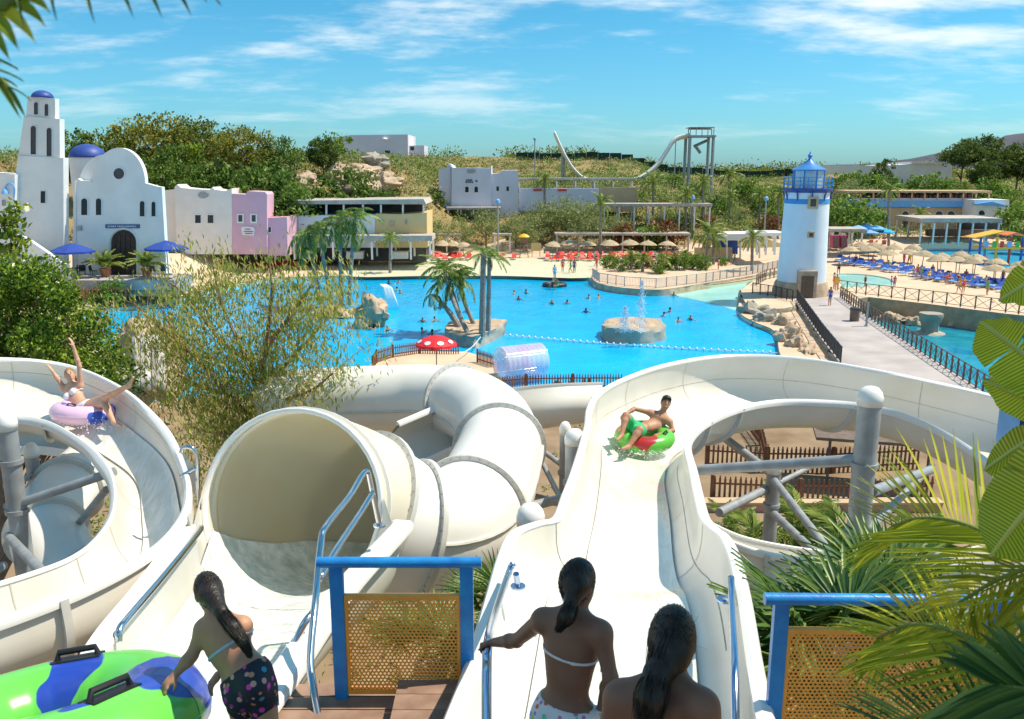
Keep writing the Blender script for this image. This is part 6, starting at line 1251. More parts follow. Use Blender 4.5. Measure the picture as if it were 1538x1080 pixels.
def person(label, J, s, h, mskin, mhair, hair_fn, clothes, fem=True, face=True, cat='person', strand=None, **kw):
    pr, B = body_prims(J, s, fem, **kw); fb = sdf_prims(pr); pts = np.array([A3(v) for k, v in J.items() if k != 'face']); lo, hi = pts.min(0)-.2*s, pts.max(0)+.2*s
    base = Vector(((lo[0]+hi[0])/2, (lo[1]+hi[1])/2, lo[2]+.15)); t = thing('person', label, cat)
    sdf_build('body', fb, lo, hi, h, mskin, t)
    hp = hair_fn(J, B, s); fh = sdf_prims(hp); hpts = np.concatenate([[q[1]] if q[0] == 'e' else [q[1],q[2]] for q in hp]); 
    cut = A3(J['head']+B['f']*.045*s+B['hu']*.02*s); cn = A3((B['f']*1.0-B['hu']*.75).normalized())
    def fhc(p): return np.maximum(fh(p), np.where(np.linalg.norm(p-A3(J['head']),axis=1) < .15*s, (p-cut) @ cn, -1.0))
    sdf_build('hair', fhc, hpts.min(0)-.17*s, hpts.max(0)+.17*s, h*.9, mhair, t)
    if strand:
        rs_ = np.random.RandomState(3); tp_, tr_ = strand; q = MB(); hd = J['head']
        for k in range(420):
            d = Vector(rs_.normal(size=3)); d = (d-B['f']*.9+B['hu']*.5).normalized(); lo_ = Vector((d.dot(B['hs'])*.086*s, 0, 0)); p0 = hd-B['f']*.012*s+B['hu']*.012*s+B['hs']*d.dot(B['hs'])*.086*s+B['f']*d.dot(B['f'])*.103*s+B['hu']*d.dot(B['hu'])*.119*s
            o = Vector(rs_.normal(size=3)).normalized(); m1 = tp_[1]+o*tr_[1]*s*1.02; mid = p0.lerp(m1,.5); dv = (mid-hd); e = dv.normalized()
            r_ = 1/math.sqrt((e.dot(B['hs'])/(.087*s))**2+(e.dot(B['f'])/(.104*s))**2+(e.dot(B['hu'])/(.12*s))**2)
            if dv.length < r_: mid = hd+e*r_
            pts_ = [p0, mid, m1]+[c+o*r1*s*(1.03+.25*(rs_.rand() < .15))+Vector(rs_.normal(size=3))*.004 for c, r1 in zip(tp_[2:], tr_[2:])]
            q.tube([Vector(v) for v in spline([tuple(v) for v in pts_], 3)], .0011, 3, cap=False)
        for k in range(16):
            d = (Vector(rs_.normal(size=3))+B['hu']*.6).normalized(); p0 = hd+B['hs']*d.dot(B['hs'])*.086*s+B['f']*d.dot(B['f'])*.1*s+B['hu']*d.dot(B['hu'])*.118*s; q.tube([p0, p0+d*.012+Vector(rs_.normal(size=3))*.012, p0+d*.015+Vector(rs_.normal(size=3))*.022], .0004, 3, cap=False)
        q.build('strands', mhair, t, 2, kind='stuff')
    for nm, reg, m_, th in clothes:
        r_ = reg(J, B, s)
        V = None
        sdf_build(nm, lambda p: np.maximum(fb(p)-th, r_(p)), lo, hi, h, m_, t)
    if face:
        hd = J['head']
        for o in (-1,1):
            q = MB(); c = hd+B['hs']*o*.03*s+B['f']*.083*s+B['hu']*.012*s; q.lathe([(.002,-.009*s),(.011*s,0),(.002,.009*s)], 8, c); q.build('eye', M_black, t, True)
            q = MB(); a = c+B['hu']*.022*s; q.tube([a-B['hs']*.016*s, a+B['hu']*.004*s, a+B['hs']*.016*s], .004*s, 5); q.build('eyebrow', mhair, t, True)
        q = MB(); a = hd-B['hu']*.055*s+B['f']*.084*s; q.tube([a-B['hs']*.024*s+B['hu']*.006*s, a+B['f']*.006*s, a+B['hs']*.024*s+B['hu']*.006*s], .007*s, 6); q.build('mouth', mat('lips', (0.75,0.55,0.50), 0.4, 0.1, 3), t, True)
    return t
def cap_hair(J, B, s, extra=()):
    hd = J['head']; return [('e', A3(hd-B['f']*.012*s+B['hu']*.012*s), (.084*s,.100*s,.116*s), B['MH'])]+list(extra)
def tail(J, B, s, pts, rs_):
    ex = [('c', A3(a), A3(b), r0*s, r1*s, .03*s) for a, b, r0, r1 in zip(pts[:-1], pts[1:], rs_[:-1], rs_[1:])]; return cap_hair(J, B, s, ex)
def reg_band(base, h0, h1, rad=.30, key='up'):
    def mk(J, B, s):
        c = A3(J[base]); u = A3(B[key])
        def r(p): t_ = (p-c) @ u; return np.maximum(np.maximum(t_-h1*s, h0*s-t_), np.linalg.norm(p-c,axis=1)-rad*s)
        return r
    return mk
def strap(a_fn, b_fn, w=.009):
    def mk(J, B, s):
        a, b = A3(a_fn(J,B,s)), A3(b_fn(J,B,s)); return lambda p: s_cap(p, a, b, w, w)
    return mk
def legs_down(J, dz, s, fwd=Vector((0,0,0))):
    ac = (J['shR']-J['shL']); ac.z = 0; ac.normalize(); fwd = Vector((-ac.y, ac.x, 0))
    for S_, o in (('L',-1),('R',1)):
        J['hip'+S_] = J['pelvis']+ac*.085*s*o-Vector((0,0,.06*s)); J['kn'+S_] = J['hip'+S_]+ac*.01*o+fwd*.03-Vector((0,0,.40*s)); J['an'+S_] = J['kn'+S_]-fwd*.02-Vector((0,0,.39*s)); J['to'+S_] = J['an'+S_]+fwd*.13*s-Vector((0,0,.05*s))
# print materials
def print_mat(name, base, cols, scale, thr=.28, rough=.7):
    global nt
    m = mat(name, base, rough, 0.03, 3); nt = m.node_tree; b = nt.nodes['Principled BSDF']; t = N('ShaderNodeTexCoord'); v = N('ShaderNodeTexVoronoi'); v.inputs['Scale'].default_value = scale; L(t.outputs['Object'], v.inputs['Vector'])
    lt = mathn('LESS_THAN', v.outputs['Distance'], thr); r = N('ShaderNodeValToRGB'); r.color_ramp.interpolation = 'CONSTANT'; el = r.color_ramp.elements
    for i, c in enumerate(cols):
        e = el[i] if i < 2 else el.new(i/len(cols)); e.position = i/len(cols); e.color = (*c,1)
    sp_ = N('ShaderNodeSeparateColor'); L(v.outputs['Color'], sp_.inputs[0]); L(sp_.outputs[0], r.inputs[0])
    mx = N('ShaderNodeMix', data_type='RGBA'); L(lt, mx.inputs[0]); src = b.inputs['Base Color'].links[0].from_socket; L(src, mx.inputs[6]); L(r.outputs[0], mx.inputs[7]); L(mx.outputs[2], b.inputs['Base Color']); return m
M_dots = print_mat('dotted_fabric', (0.75,0.72,0.74), [(.75,.15,.05),(.05,.35,.7),(.45,.6,.05),(.6,.2,.45),(.2,.6,.35)], 26, .33)
M_floral = print_mat('floral_fabric', (0.015,0.02,0.035), [(.75,.05,.4),(.55,.22,.12),(.05,.25,.4),(.6,.3,.25),(.3,.03,.25)], 24, .36)
M_string = mat('white_string', (0.75,0.72,0.74), .6, .03, 3); M_bikini = mat('teal_bikini', (0.35,0.5,0.6), .6, .1, 8); M_wbik = mat('white_bikini', (0.80,0.80,0.82), .6, .03, 5); M_gshort = mat('green_shorts', (0.03,0.42,0.16), .7, .12, 5)
# ---- girl with dotted bikini
J = dict(head=P(869,876,3.72), neck=P(862,922,3.69), shL=P(815,930,3.76), shR=P(903,950,3.58), chest=P(857,972,3.68), pelvis=P(850,1066,3.67), elL=P(776,962,3.93), haL=P(742,965,4.05), elR=P(917,1018,3.50), haR=P(903,1066,3.62)); J['face'] = Vector((.75,.65,-.1)); legs_down(J, 0, .95)
TAILA, TRA = [P(866,880,3.66), P(858,905,3.62), P(852,925,3.58), P(838,946,3.57)], [.06,.030,.034,.010]
def hairA(J, B, s): return tail(J, B, s, TAILA, TRA)
person('girl seen from behind in dotted bikini bottoms holding the slide handrail', J, .95, .009, M_skin_d, M_hair, hairA,
  [('bikini_bottom', reg_band('pelvis', -.17, .055, .26), M_dots, .006), ('bikini_string', reg_band('chest', -.035, -.018, .22), M_string, .006), ('neck_string', strap(lambda J,B,s: J['neck']+B['ac']*.05-B['fw']*.02, lambda J,B,s: J['chest']+B['ac']*.08+B['fw']*.09, .03), M_string, .0035)], face=False, curlL=1.1, nL=Vector((0,.3,1)), strand=(TAILA,TRA))
# ---- person with long dark ponytail at the front
J = dict(head=P(1009,962,2.93), neck=P(1004,1020,2.88), shL=P(930,1046,2.92), shR=P(1056,1060,2.76), chest=P(992,1098,2.86), elL=P(905,1120,2.95), haL=P(915,1180,3.0), elR=P(1078,1130,2.72), haR=P(1068,1200,2.8)); J['pelvis'] = J['chest']+Vector((-.01,0,-.36)); J['face'] = Vector((.1,1,-.25)); legs_down(J, 0, 1.05)
TAILB, TRB = [P(1005,985,2.86), P(988,1012,2.81), P(978,1045,2.76), P(972,1085,2.74), P(970,1125,2.72)], [.07,.045,.048,.042,.02]
def hairB(J, B, s): return tail(J, B, s, TAILB, TRB)
person('dark haired person with a long ponytail seen from behind at the slide start', J, 1.05, .009, M_skin_d, M_hair, hairB, [('swim_shorts', reg_band('pelvis', -.2, .06, .3), M_bluecloth, .006)], face=False, strand=(TAILB,TRB))
# ---- girl bending over the big green ring
J = dict(head=P(314,890,4.14), neck=P(326,926,4.06), shL=P(306,944,4.07), shR=P(364,940,3.97), chest=P(338,964,4.01), pelvis=P(374,1018,3.92), elL=P(288,985,4.02), haL=P(264,1012,3.96), elR=P(354,985,4.15), haR=P(332,1010,4.1)); J['face'] = Vector((-.5,.8,-.4)); legs_down(J, 0, .87)
TAILC, TRC = [P(318,893,4.08), P(332,918,3.97), P(350,942,3.89), P(366,965,3.84), P(376,985,3.82)], [.07,.035,.033,.024,.008]
def hairC(J, B, s): return tail(J, B, s, TAILC, TRC)
person('girl in floral shorts bending over the big green ring', J, .87, .009, M_skin_t, M_hair, hairC, [('floral_shorts', reg_band('pelvis', -.22, .06, .27), M_floral, .007), ('bikini_band', reg_band('chest', -.05, -.03, .22), M_bikini, .006)], face=False, curlL=.4, nL=Vector((0,0,1)), strand=(TAILC,TRC))
# ---- rings
def ring_mat(name, c1, c2, thr, scale, ax=(0,0,0)):
    global nt
    m = bpy.data.materials.new(name); m.use_nodes = True; nt = m.node_tree; b = nt.nodes['Principled BSDF']; t = N('ShaderNodeTexCoord'); mp_ = N('ShaderNodeMapping'); mp_.inputs['Location'].default_value = ax; nz = N('ShaderNodeTexNoise'); nz.inputs['Scale'].default_value = scale; nz.inputs['Detail'].default_value = 1.5
    L(t.outputs['Object'], mp_.inputs[0]); L(mp_.outputs[0], nz.inputs[0]); r = N('ShaderNodeValToRGB'); r.color_ramp.interpolation = 'EASE'; r.color_ramp.elements[0].color = (*c1,1); r.color_ramp.elements[1].color = (*c2,1); r.color_ramp.elements[0].position = thr; r.color_ramp.elements[1].position = thr+.012
    L(nz.outputs[0], r.inputs[0]); L(r.outputs[0], b.inputs['Base Color']); b.inputs['Roughness'].default_value = .28; b.inputs['Specular IOR Level'].default_value = .5; b.inputs['Coat Weight'].default_value = .2
    w_ = N('ShaderNodeTexWave'); w_.inputs['Scale'].default_value = 1.0; bp = N('ShaderNodeBump'); bp.inputs['Strength'].default_value = .15
    nn = N('ShaderNodeTexNoise'); nn.inputs['Scale'].default_value = 9; L(t.outputs['Object'], nn.inputs[0]); L(nn.outputs[0], bp.inputs['Height']); L(bp.outputs[0], b.inputs['Normal']); MATS[name] = m; return m
def swim_ring(label, c, M_rot, Rmaj, rmin, m, grips, welt=True):
    t = thing('swim_ring', label, 'swim ring', c); t.rotation_euler = M_rot; n1, n2 = 56, 20
    q = MB(); q.rings([[Vector(((Rmaj+rmin*(1+.02*math.cos(i*.5*4))*math.cos(b))*math.cos(a), (Rmaj+rmin*(1+.02*math.cos(i*2))*math.cos(b))*math.sin(a), rmin*.92*math.sin(b))) for b in [2*math.pi*k/n2 for k in range(n2)]] for i, a in enumerate([2*math.pi*k/n1 for k in range(n1+1)])], True); q.build('inflated_ring', m, t, 2)
    for sg in (-1,1):
        q = MB(); q.tube([((Rmaj+rmin*.2*sg*0+ (rmin*.995 if sg > 0 else -rmin*.995))*math.cos(2*math.pi*k/48), (Rmaj+(rmin*.995 if sg > 0 else -rmin*.995))*math.sin(2*math.pi*k/48), 0) for k in range(49)], rmin*.03, 5); q.build('welded_seam', m, t, True)
    for a in grips:
        q = MB(); d = Vector((math.cos(a),math.sin(a),0)); sd = Vector((-d.y,d.x,0)); up = Vector((0,0,1)); o = d*Rmaj+up*rmin*.9; k = rmin/.2
        q.tube([o-sd*.085*k, o-sd*.075*k+up*.035*k, o+sd*.075*k+up*.035*k, o+sd*.085*k], .014*k, 8); g_ = q.build('grip', M_black, t, True)
        q = MB(); q.box(o-up*.004,(.20*k,.09*k,.014*k),a+math.pi/2); q.build('grip_patch', M_black, g_)
    return t
M_ringA = ring_mat('green_blue_ring', (0.02,0.06,0.42), (0.14,0.60,0.08), .41, 2.3, (1.3,.4,0)); M_ringB = ring_mat('pink_blue_ring', (0.04,0.10,0.55), (0.74,0.50,0.70), .40, 2.2, (.2,3.4,0)); M_ringC = ring_mat('green_red_ring', (0.42,0.03,0.03), (0.12,0.50,0.06), .40, 2.4, (2,1,0))
swim_ring('big green and blue swim ring with black grips in the lower left corner', P(70,1104,4.0), (R(-14),R(-8),0), .55, .27, M_ringA, (1.75,-.45,3.9))
pc = PZ(131,619,8.735); swim_ring('pink and blue swim ring under the girl with raised arms', pc, (R(-8),R(4),0), .385, .165, M_ringB, (-1.75,.35))
mc = PZ(968,656,7.89); swim_ring('green and red swim ring under the man in green shorts', mc, (R(6),0,0), .375, .165, M_ringC, (-.5,2.6))
# ---- girl riding the pink ring
def swapLR(J): return {(k[:-1]+('R' if k[-1] == 'L' else 'L') if k[-1] in 'LR' else k): v for k, v in J.items()}
Y0 = pc.y
J = dict(head=P(105,563,Y0+.35), neck=P(108,577,Y0+.30), shL=P(96,584,Y0+.32), shR=P(121,580,Y0+.26), chest=P(111,593,Y0+.24), pelvis=P(124,612,Y0+.05), elL=P(87,570,Y0+.3), haL=P(79,558,Y0+.3), elR=P(119,550,Y0+.25), haR=P(110,520,Y0+.25),
  hipL=P(130,612,Y0-.02), knL=P(157,606,Y0-.38), anL=P(170,632,Y0-.62), toL=P(182,640,Y0-.75), hipR=P(132,609,Y0+.1), knR=P(160,596,Y0-.38), anR=P(192,580,Y0-.78), toR=P(200,567,Y0-.84)); J['face'] = Vector((.35,-.9,-.1)); J = swapLR(J)
def hairD(J, B, s): hd = J['head']; return tail(J, B, s, [hd-B['f']*.03, hd-B['hu']*.12-B['hs']*.05-B['f']*.03, hd-B['hu']*.22-B['hs']*.06], [.07,.05,.02])
def tri_top(J, B, s):
    cs = [A3(J['chest']+B['ac']*o*.066*s+B['fw']*.115*s-B['up']*.01*s) for o in (-1,1)]
    return lambda p: np.minimum(s_ell(p,cs[0],(.06*s,.06*s,.065*s),B['M']), s_ell(p,cs[1],(.06*s,.06*s,.065*s),B['M']))
person('girl in white bikini with raised arms riding the pink ring', J, 1.0, .013, M_skin_l, M_blond, hairD, [('bikini_top', tri_top, M_wbik, .008), ('bikini_strap', reg_band('chest', -.03, -.012, .2), M_wbik, .006), ('bikini_bottom', reg_band('pelvis', -.14, .03, .2), M_wbik, .007)], curlL=.25, curlR=.15)
# ---- man riding the green ring
Y0 = mc.y
J = dict(head=P(1000,605,Y0+.32), neck=P(996,622,Y0+.28), shL=P(977,620,Y0+.34), shR=P(1006,634,Y0+.10), chest=P(985,637,Y0+.2), pelvis=P(958,645,Y0-.02), elL=P(953,614,Y0+.36), haL=P(940,622,Y0+.2), elR=P(1011,647,Y0+.0), haR=P(990,652,Y0-.12),
  hipL=P(950,641,Y0+.05), knL=P(940,624,Y0-.3), anL=P(934,652,Y0-.5), toL=P(927,661,Y0-.65), hipR=P(957,649,Y0-.12), knR=P(961,645,Y0-.55), anR=P(945,669,Y0-.72), toR=P(934,674,Y0-.88)); J['face'] = Vector((-.05,-1,-.12)); J = swapLR(J)
person('smiling man in green shorts lying back on the green ring', J, 1.08, .013, M_skin_t, M_hair, lambda J,B,s: cap_hair(J,B,s,[('e',A3(J['head']+B['hu']*.07*s+B['f']*.02*s),(.075*s,.085*s,.06*s),B['MH'])]), [('green_shorts', lambda J,B,s: (lambda p: np.minimum(np.maximum(s_ell(p,A3(J['pelvis']),(.26*s,.26*s,.24*s)), (p-A3(J['pelvis'])) @ A3(B['up'])-.08*s), np.minimum(s_cap(p,A3(J['hipL']),A3(J['hipL'].lerp(J['knL'],.62)),.12*s,.10*s), s_cap(p,A3(J['hipR']),A3(J['hipR'].lerp(J['knR'],.62)),.12*s,.10*s)))), M_gshort, .018)], fem=False)
M_spray = mat('spray_drops', (0.88,0.92,0.95), 0.2, 0.03, 8, leaf=0.4)
for lb_, c_, sp_ in (('white spray thrown up in front of the pink ring', pc+Vector((.35,-.35,-.10)), (.28,.22,.06)), ('thin spray trailing below the green ring', mc+Vector((-.1,-.5,-.12)), (.32,.2,.035))):
    rs_ = np.random.RandomState(6); n_ = 420; obj('spray', leaf_mesh('spray', np.array(tuple(c_))+np.abs(rs_.normal(size=(n_,3)))*np.array([0,0,sp_[2]])+rs_.normal(size=(n_,3))*np.array([sp_[0],sp_[1],0]), .012+.022*rs_.rand(n_), rs_.normal(size=(n_,3)), M_spray, .8, rs_), label=lb_, cat='spray', kind='stuff')
# ---- far people: a few poses shared as mesh data, each with its own colours
def far_proto(kind):
    v = Vector; s = 1.0
    J = dict(head=v((0,0,1.57)), neck=v((0,0,1.42)), shL=v((-.17,0,1.38)), shR=v((.17,0,1.38)), chest=v((0,0,1.24)), pelvis=v((0,0,.95)), elL=v((-.23,-.02,1.1)), haL=v((-.24,.08,.86)), elR=v((.23,-.02,1.1)), haR=v((.24,.1,.86)), hipL=v((-.085,0,.9)), hipR=v((.085,0,.9)), knL=v((-.09,.03,.48)), knR=v((.09,.03,.48)), anL=v((-.09,0,.08)), anR=v((.09,0,.08)), toL=v((-.1,.15,.03)), toR=v((.1,.15,.03)))
    if kind == 'walk': J.update(knL=v((-.09,.2,.50)), anL=v((-.09,.22,.10)), toL=v((-.09,.36,.05)), knR=v((.09,-.05,.48)), anR=v((.09,-.28,.14)), toR=v((.09,-.2,.03)), haL=v((-.24,-.12,.88)), haR=v((.24,.25,.92)))
    if kind == 'sit': J.update(knL=v((-.12,.42,.95)), knR=v((.12,.42,.95)), anL=v((-.12,.50,.52)), anR=v((.12,.50,.52)), toL=v((-.12,.64,.48)), toR=v((.12,.64,.48)), haL=v((-.2,.3,1.0)), haR=v((.2,.3,1.0)))
    if kind == 'lie': J.update(knL=v((-.12,.42,.92)), knR=v((.12,.42,.92)), anL=v((-.12,.82,.88)), anR=v((.12,.82,.88)), toL=v((-.12,.86,1.0)), toR=v((.12,.86,1.0)), neck=v((0,-.28,1.33)), head=v((0,-.36,1.46)), chest=v((0,-.17,1.18)), shL=v((-.17,-.26,1.28)), shR=v((.17,-.26,1.28)), elL=v((-.26,-.1,1.08)), elR=v((.26,-.1,1.08)), haL=v((-.22,.12,1.0)), haR=v((.22,.12,1.0)))
    if kind == 'swim': J.update(elL=v((-.38,.12,1.25)), haL=v((-.45,.34,1.22)), elR=v((.38,.12,1.25)), haR=v((.45,.34,1.22)))
    J['face'] = v((0,1,0)); pr, B = body_prims(J, 1.0, True, hands=False); pr.append(('c',A3(J['haL']),A3(J['haL']+(J['haL']-J['elL']).normalized()*.13),.03,.018)); pr.append(('c',A3(J['haR']),A3(J['haR']+(J['haR']-J['elR']).normalized()*.13),.03,.018)); pr.append(('e',A3(J['head']+v((0,-.015,.015))),(.085,.1,.118)))
    pts = np.array([A3(q) for k, q in J.items() if k != 'face']); V, Fc = sdf_mesh_fast(sdf_prims(pr), pts.min(0)-.22, pts.max(0)+.22, .038)
    ce = V[Fc].mean(1); mi = np.zeros(len(Fc), int); hd = A3(J['head']); pl = A3(J['pelvis']); cc = A3(J['chest']); upv = A3(B['up'])
    mi[np.linalg.norm(ce-pl,axis=1) < .21] = 1; dz = (ce-cc) @ upv; mi[(np.abs(dz) < .07) & (np.linalg.norm(ce-cc,axis=1) < .21)] = 1
    rel = ce-hd; mi[(np.linalg.norm(rel,axis=1) < .2) & (rel[:,2] > -.1) & ((rel[:,1] < .05) | (rel[:,2] > .06))] = 2
    z0 = {'stand':0,'walk':0,'sit':.83,'lie':.80,'swim':1.22}[kind]; b = MB(); b.v = (V-np.array([0,0,z0])).tolist(); b.f = [tuple(x) for x in Fc.tolist()]; b.m = mi.tolist(); return b.mesh('person', [M_skin_t, M_blue, M_brown], 2)
FP = {k: far_proto(k) for k in ('stand','walk','sit','lie','swim')}
M_pinks = mat('pink_swimwear',(.6,.1,.25),.7,.1,3); SW = [M_blue,M_red,M_black,M_pinks,M_greenp,M_lblue,M_yellowp,M_dome]; SK = [M_skin_t,M_skin_l,M_skin_t,M_skin_d]; HR = [M_brown,M_hair,M_blond,M_brown]
CN = ['blue','red','black','pink','green','light blue','yellow','navy']
def far_person(label, kind, c, rz, i, sc=1.0, group=None):
    o = obj('person', FP[kind], None, c, rz, label, 'person', group); o.scale = (sc,)*3
    for k, m_ in enumerate((SK[i % 4], SW[i % 8], HR[(i*7) % 4])): o.material_slots[k].link = 'OBJECT'; o.material_slots[k].material = m_
    return o
SWM = [(584,427),(599,426),(601,441),(596,437),(555,496),(564,493),(582,497),(635,484),(653,483),(634,500),(649,503),(660,464),(665,462),(772,442),(779,451),(790,441),(829,457),(852,457),(884,449),(899,448),(997,476),(1006,469),(1019,484),(1037,481),(1027,438),(1036,436),(1012,445),(820,430),(842,431),(440,450),(700,470),(880,470)]
LMK = {'tan waterfall rock':(558,460),'leaning palm island':(700,505),'fountain rock':(950,505),'dark raft':(833,430),'right tip of the planted peninsula':(1010,440),'gum tree':(420,450)}; byl = {}
for x, y in SWM: byl.setdefault(min(LMK, key=lambda k: (LMK[k][0]-x)**2+((LMK[k][1]-y)*3)**2), []).append((x, y))
ci = 0
for lk, pl_ in byl.items():
    for i, (x, y) in enumerate(sorted(pl_)):
        far_person(f'{nth(i)} swimmer from the left of those nearest the {lk}', 'swim', PZ(x,y,-.32), ci*1.9, ci, 1.0, 'swimmers in the wave pool'); ci += 1
GS = [(845,410,'stand','bather standing alone on the pale beach'),(857,411,'walk','left one of two bathers walking on the pale beach'),(862.5,410.5,'stand','right one of two bathers standing on the pale beach'),(895,400,'walk','bather walking behind the pale beach by the pergola'),(854,396,'stand','bather standing in front of the red loungers'),(1246,459,'stand','woman in dark swimsuit walking on the bridge'),(1252,434,'stand','bather in red at the corner of the lighthouse'),(1256,437,'stand','bather beside the lighthouse corner group'),(1079,408,'stand','person standing behind the peninsula planting'),(1098,398,'stand','left one of two people near the white shelter'),(1103,398,'walk','right one of two people near the white shelter'),
  (1259,414,'walk','boy standing at the small wading pool'),(1358,374,'stand','bather alone in the middle of the plaza'),(1374,350,'stand','person far off near the arcade'),(1357,398,'stand','left one of two bathers by the thatched parasols'),(1366,398,'walk','right one of two bathers by the thatched parasols'),(1377,419,'walk','left one of two bathers walking between blue loungers'),(1383,420,'stand','right one of two bathers walking between blue loungers'),(1421,428,'stand','child in red between the blue loungers'),(1454,398,'stand','bather standing at the edge of the kids pool'),(1480,402,'stand','bather in the kids pool by the play structure'),(1338,432,'stand','left one of two children behind the lagoon railing'),(1343,432,'stand','right one of two children behind the lagoon railing'),(1440,440,'walk','bather behind the lagoon railing among blue loungers'),(1446,441,'stand','second bather behind the lagoon railing'),(1482,443,'stand','bather behind the right end of the lagoon railing'),(1505,428,'stand','bather in pink at the right end of the parasols'),(1299,431,'stand','child standing in the wading pool'),(833,421,'stand','person standing on the raft in the wave pool'),(896,404,'stand','red clothed walker on the beach path')]
for i, (x, y, k, lb_) in enumerate(GS): far_person(lb_, k, PZ(x,y,.45 if (1240 < x < 1260 and y > 430) else (.55 if x == 833 else (.02 if x in (845,857,862.5) else .1))), i*1.7, (i*3+1) % 8 if 'red' not in lb_ else 1, 1.0 if 'child' not in lb_ else .75, 'people around the pools')
rf = thing('raft', 'dark inflatable raft with people on it in the wave pool', 'raft', PZ(833,430,-.3)); q = MB(); q.tube([(1.1*math.cos(2*math.pi*k/20),.8*math.sin(2*math.pi*k/20),.15) for k in range(21)], .28, 10); q.build('hull', M_darkmetal, rf, True); q = MB(); q.box((0,0,.1),(1.9,1.3,.1)); q.build('floor', M_black, rf)
far_person('left one of two people sitting on the dark raft', 'sit', PZ(830,430,.05), .6, 2); far_person('right one of two people sitting on the dark raft', 'sit', PZ(837,430,.05), 2.4, 4)
SB = [(838,391),(868,391),(893,391),(925,391),(958,390),(985,391),(1012,391),(1285,396),(1310,400),(1336,405),(1372,416),(1395,420),(1412,421),(1425,424),(1440,426),(1462,429),(1480,431),(1400,413),(1450,421)]
for i, (x, y) in enumerate(sorted(SB)): far_person(f'{nth(i)} sunbather from the left resting on a lounger', 'lie' if i % 2 else 'sit', PZ(x,y,.1)+Vector((0,0,.40)), R(180)+rr.uniform(-.6,.6), i+3, 1.0, 'sunbathers on loungers')
FB = [(838,577),(858,578),(878,578),(885,578)]
for i, (x, y) in enumerate(FB): far_person(f'{nth(i)} bather from the left behind the near picket fence', 'swim', PZ(x,y,.25), 3, i, .9, 'bathers behind the near fence')
# ================================================================ plants among the slides and in the foreground
def fan_leaf(seed=0, nb=24, l=.62, span=215, lm='fan'):
    rs_ = np.random.RandomState(seed); V = []; Fc = []
    for k in range(nb):
        a = R(-span/2+span*k/(nb-1))+rs_.normal()*.03; d = Vector((math.cos(a), math.sin(a), .10+.1*math.cos(a))).normalized(); s_ = Vector((-math.sin(a), math.cos(a), 0)); ll = l*(.78+.22*math.cos(a/1.3))*(.93+.14*rs_.rand())
        ctr = [d*ll*t+Vector((0,0,-.22*ll*max(0,t-.5)**1.5*2)) for t in (0.03,.35,.62,.85,1.0)]; ws = [.006,.020,.022,.012,.001]; o = len(V)
        for c, w_ in zip(ctr, ws): V += [tuple(c+s_*w_+Vector((0,0,.012))), tuple(c), tuple(c-s_*w_+Vector((0,0,.012)))]
        for j in range(4):
            Fc += [(o+3*j,o+3*j+1,o+3*j+4,o+3*j+3), (o+3*j+1,o+3*j+2,o+3*j+5,o+3*j+4)]
    return fast_mesh('fan_blade', V, Fc, ML[lm])
FANS = [fan_leaf(1), fan_leaf(2, 26, .68, 230), fan_leaf(3, 20, .55, 190, 'palmdry')]
pst = MB(); pst.tube([(0,0,0),(.3,0,.04),(.55,0,.05)], [.016,.012,.010], 5); PST = pst.mesh('petiole', M_stemgreen, True)
def fan_palm(label, c, n, sc, seed, el=(-35,75), gz=0.0, dry=2):
    rs_ = np.random.RandomState(seed); t = thing('fan_palm', label, 'palm', (c.x,c.y,gz), 0, 'fan palms under the slides'); hgt = c.z-gz
    q = MB(); q.tube([(.05*math.sin(k),.05*math.cos(k*1.3),hgt*k/8) for k in range(9)], [.17+.03*(k % 2) for k in range(9)], 10); q.build('trunk', M_palmtrunk, t, True)
    for k in range(n+dry):
        e = R(el[0]+(el[1]-el[0])*((k*5) % n)/n) if k < n else R(-55); o = obj('fan_leaf', FANS[k % 2] if k < n else FANS[2], t, None); az = k*2.39996+rs_.normal()*.1
        d = Vector((math.cos(e)*math.cos(az), math.cos(e)*math.sin(az), math.sin(e)))*.52*sc; o.location = Vector((0,0,hgt))+d; o.rotation_euler = (rs_.normal()*.2, -e*.75, az); o.scale = (sc*(.85+.3*rs_.rand()),)*3
        p_ = obj('petiole', PST, t, (0,0,hgt)); p_.rotation_euler = (0,-e,az); p_.scale = (sc,)*3
fan_palm('large fan palm filling the space behind the right mesh panel', P(1225,1010,6.8), 22, 1.15, 1); fan_palm('fan palm behind the upper edge of the right mesh panel', P(1320,960,7.4), 20, 1.15, 3)
fan_palm('fan palm between the white tunnel and the slide start', P(742,915,9.6), 14, .62, 4, (10,80)); fan_palm('low fan palm under the left mesh panel', P(728,1010,7.6), 12, .6, 5); fan_palm('fan palm glimpsed through the left mesh panel', P(640,990,8.0), 12, .7, 6)
for i, (x, y, Y, sc, lb_) in enumerate(((1195,806,19,.7,'feathery palm under the grey braces on the right'),(1130,822,21,.6,'feathery palm left of the grey braces'),(1255,836,18,.7,'feathery palm at the foot of the tall right post'),(1400,860,17,.8,'feathery palm behind the right fronds'),(1095,800,23,.5,'small feathery palm beside the lower fence'))):
    c = P(x,y,Y); palm(lb_, Vector((c.x,c.y,0)), c, 'date', 20, .16, .13, sc, 'palms under the right slide', seed=100+i, elev=(-30,75))
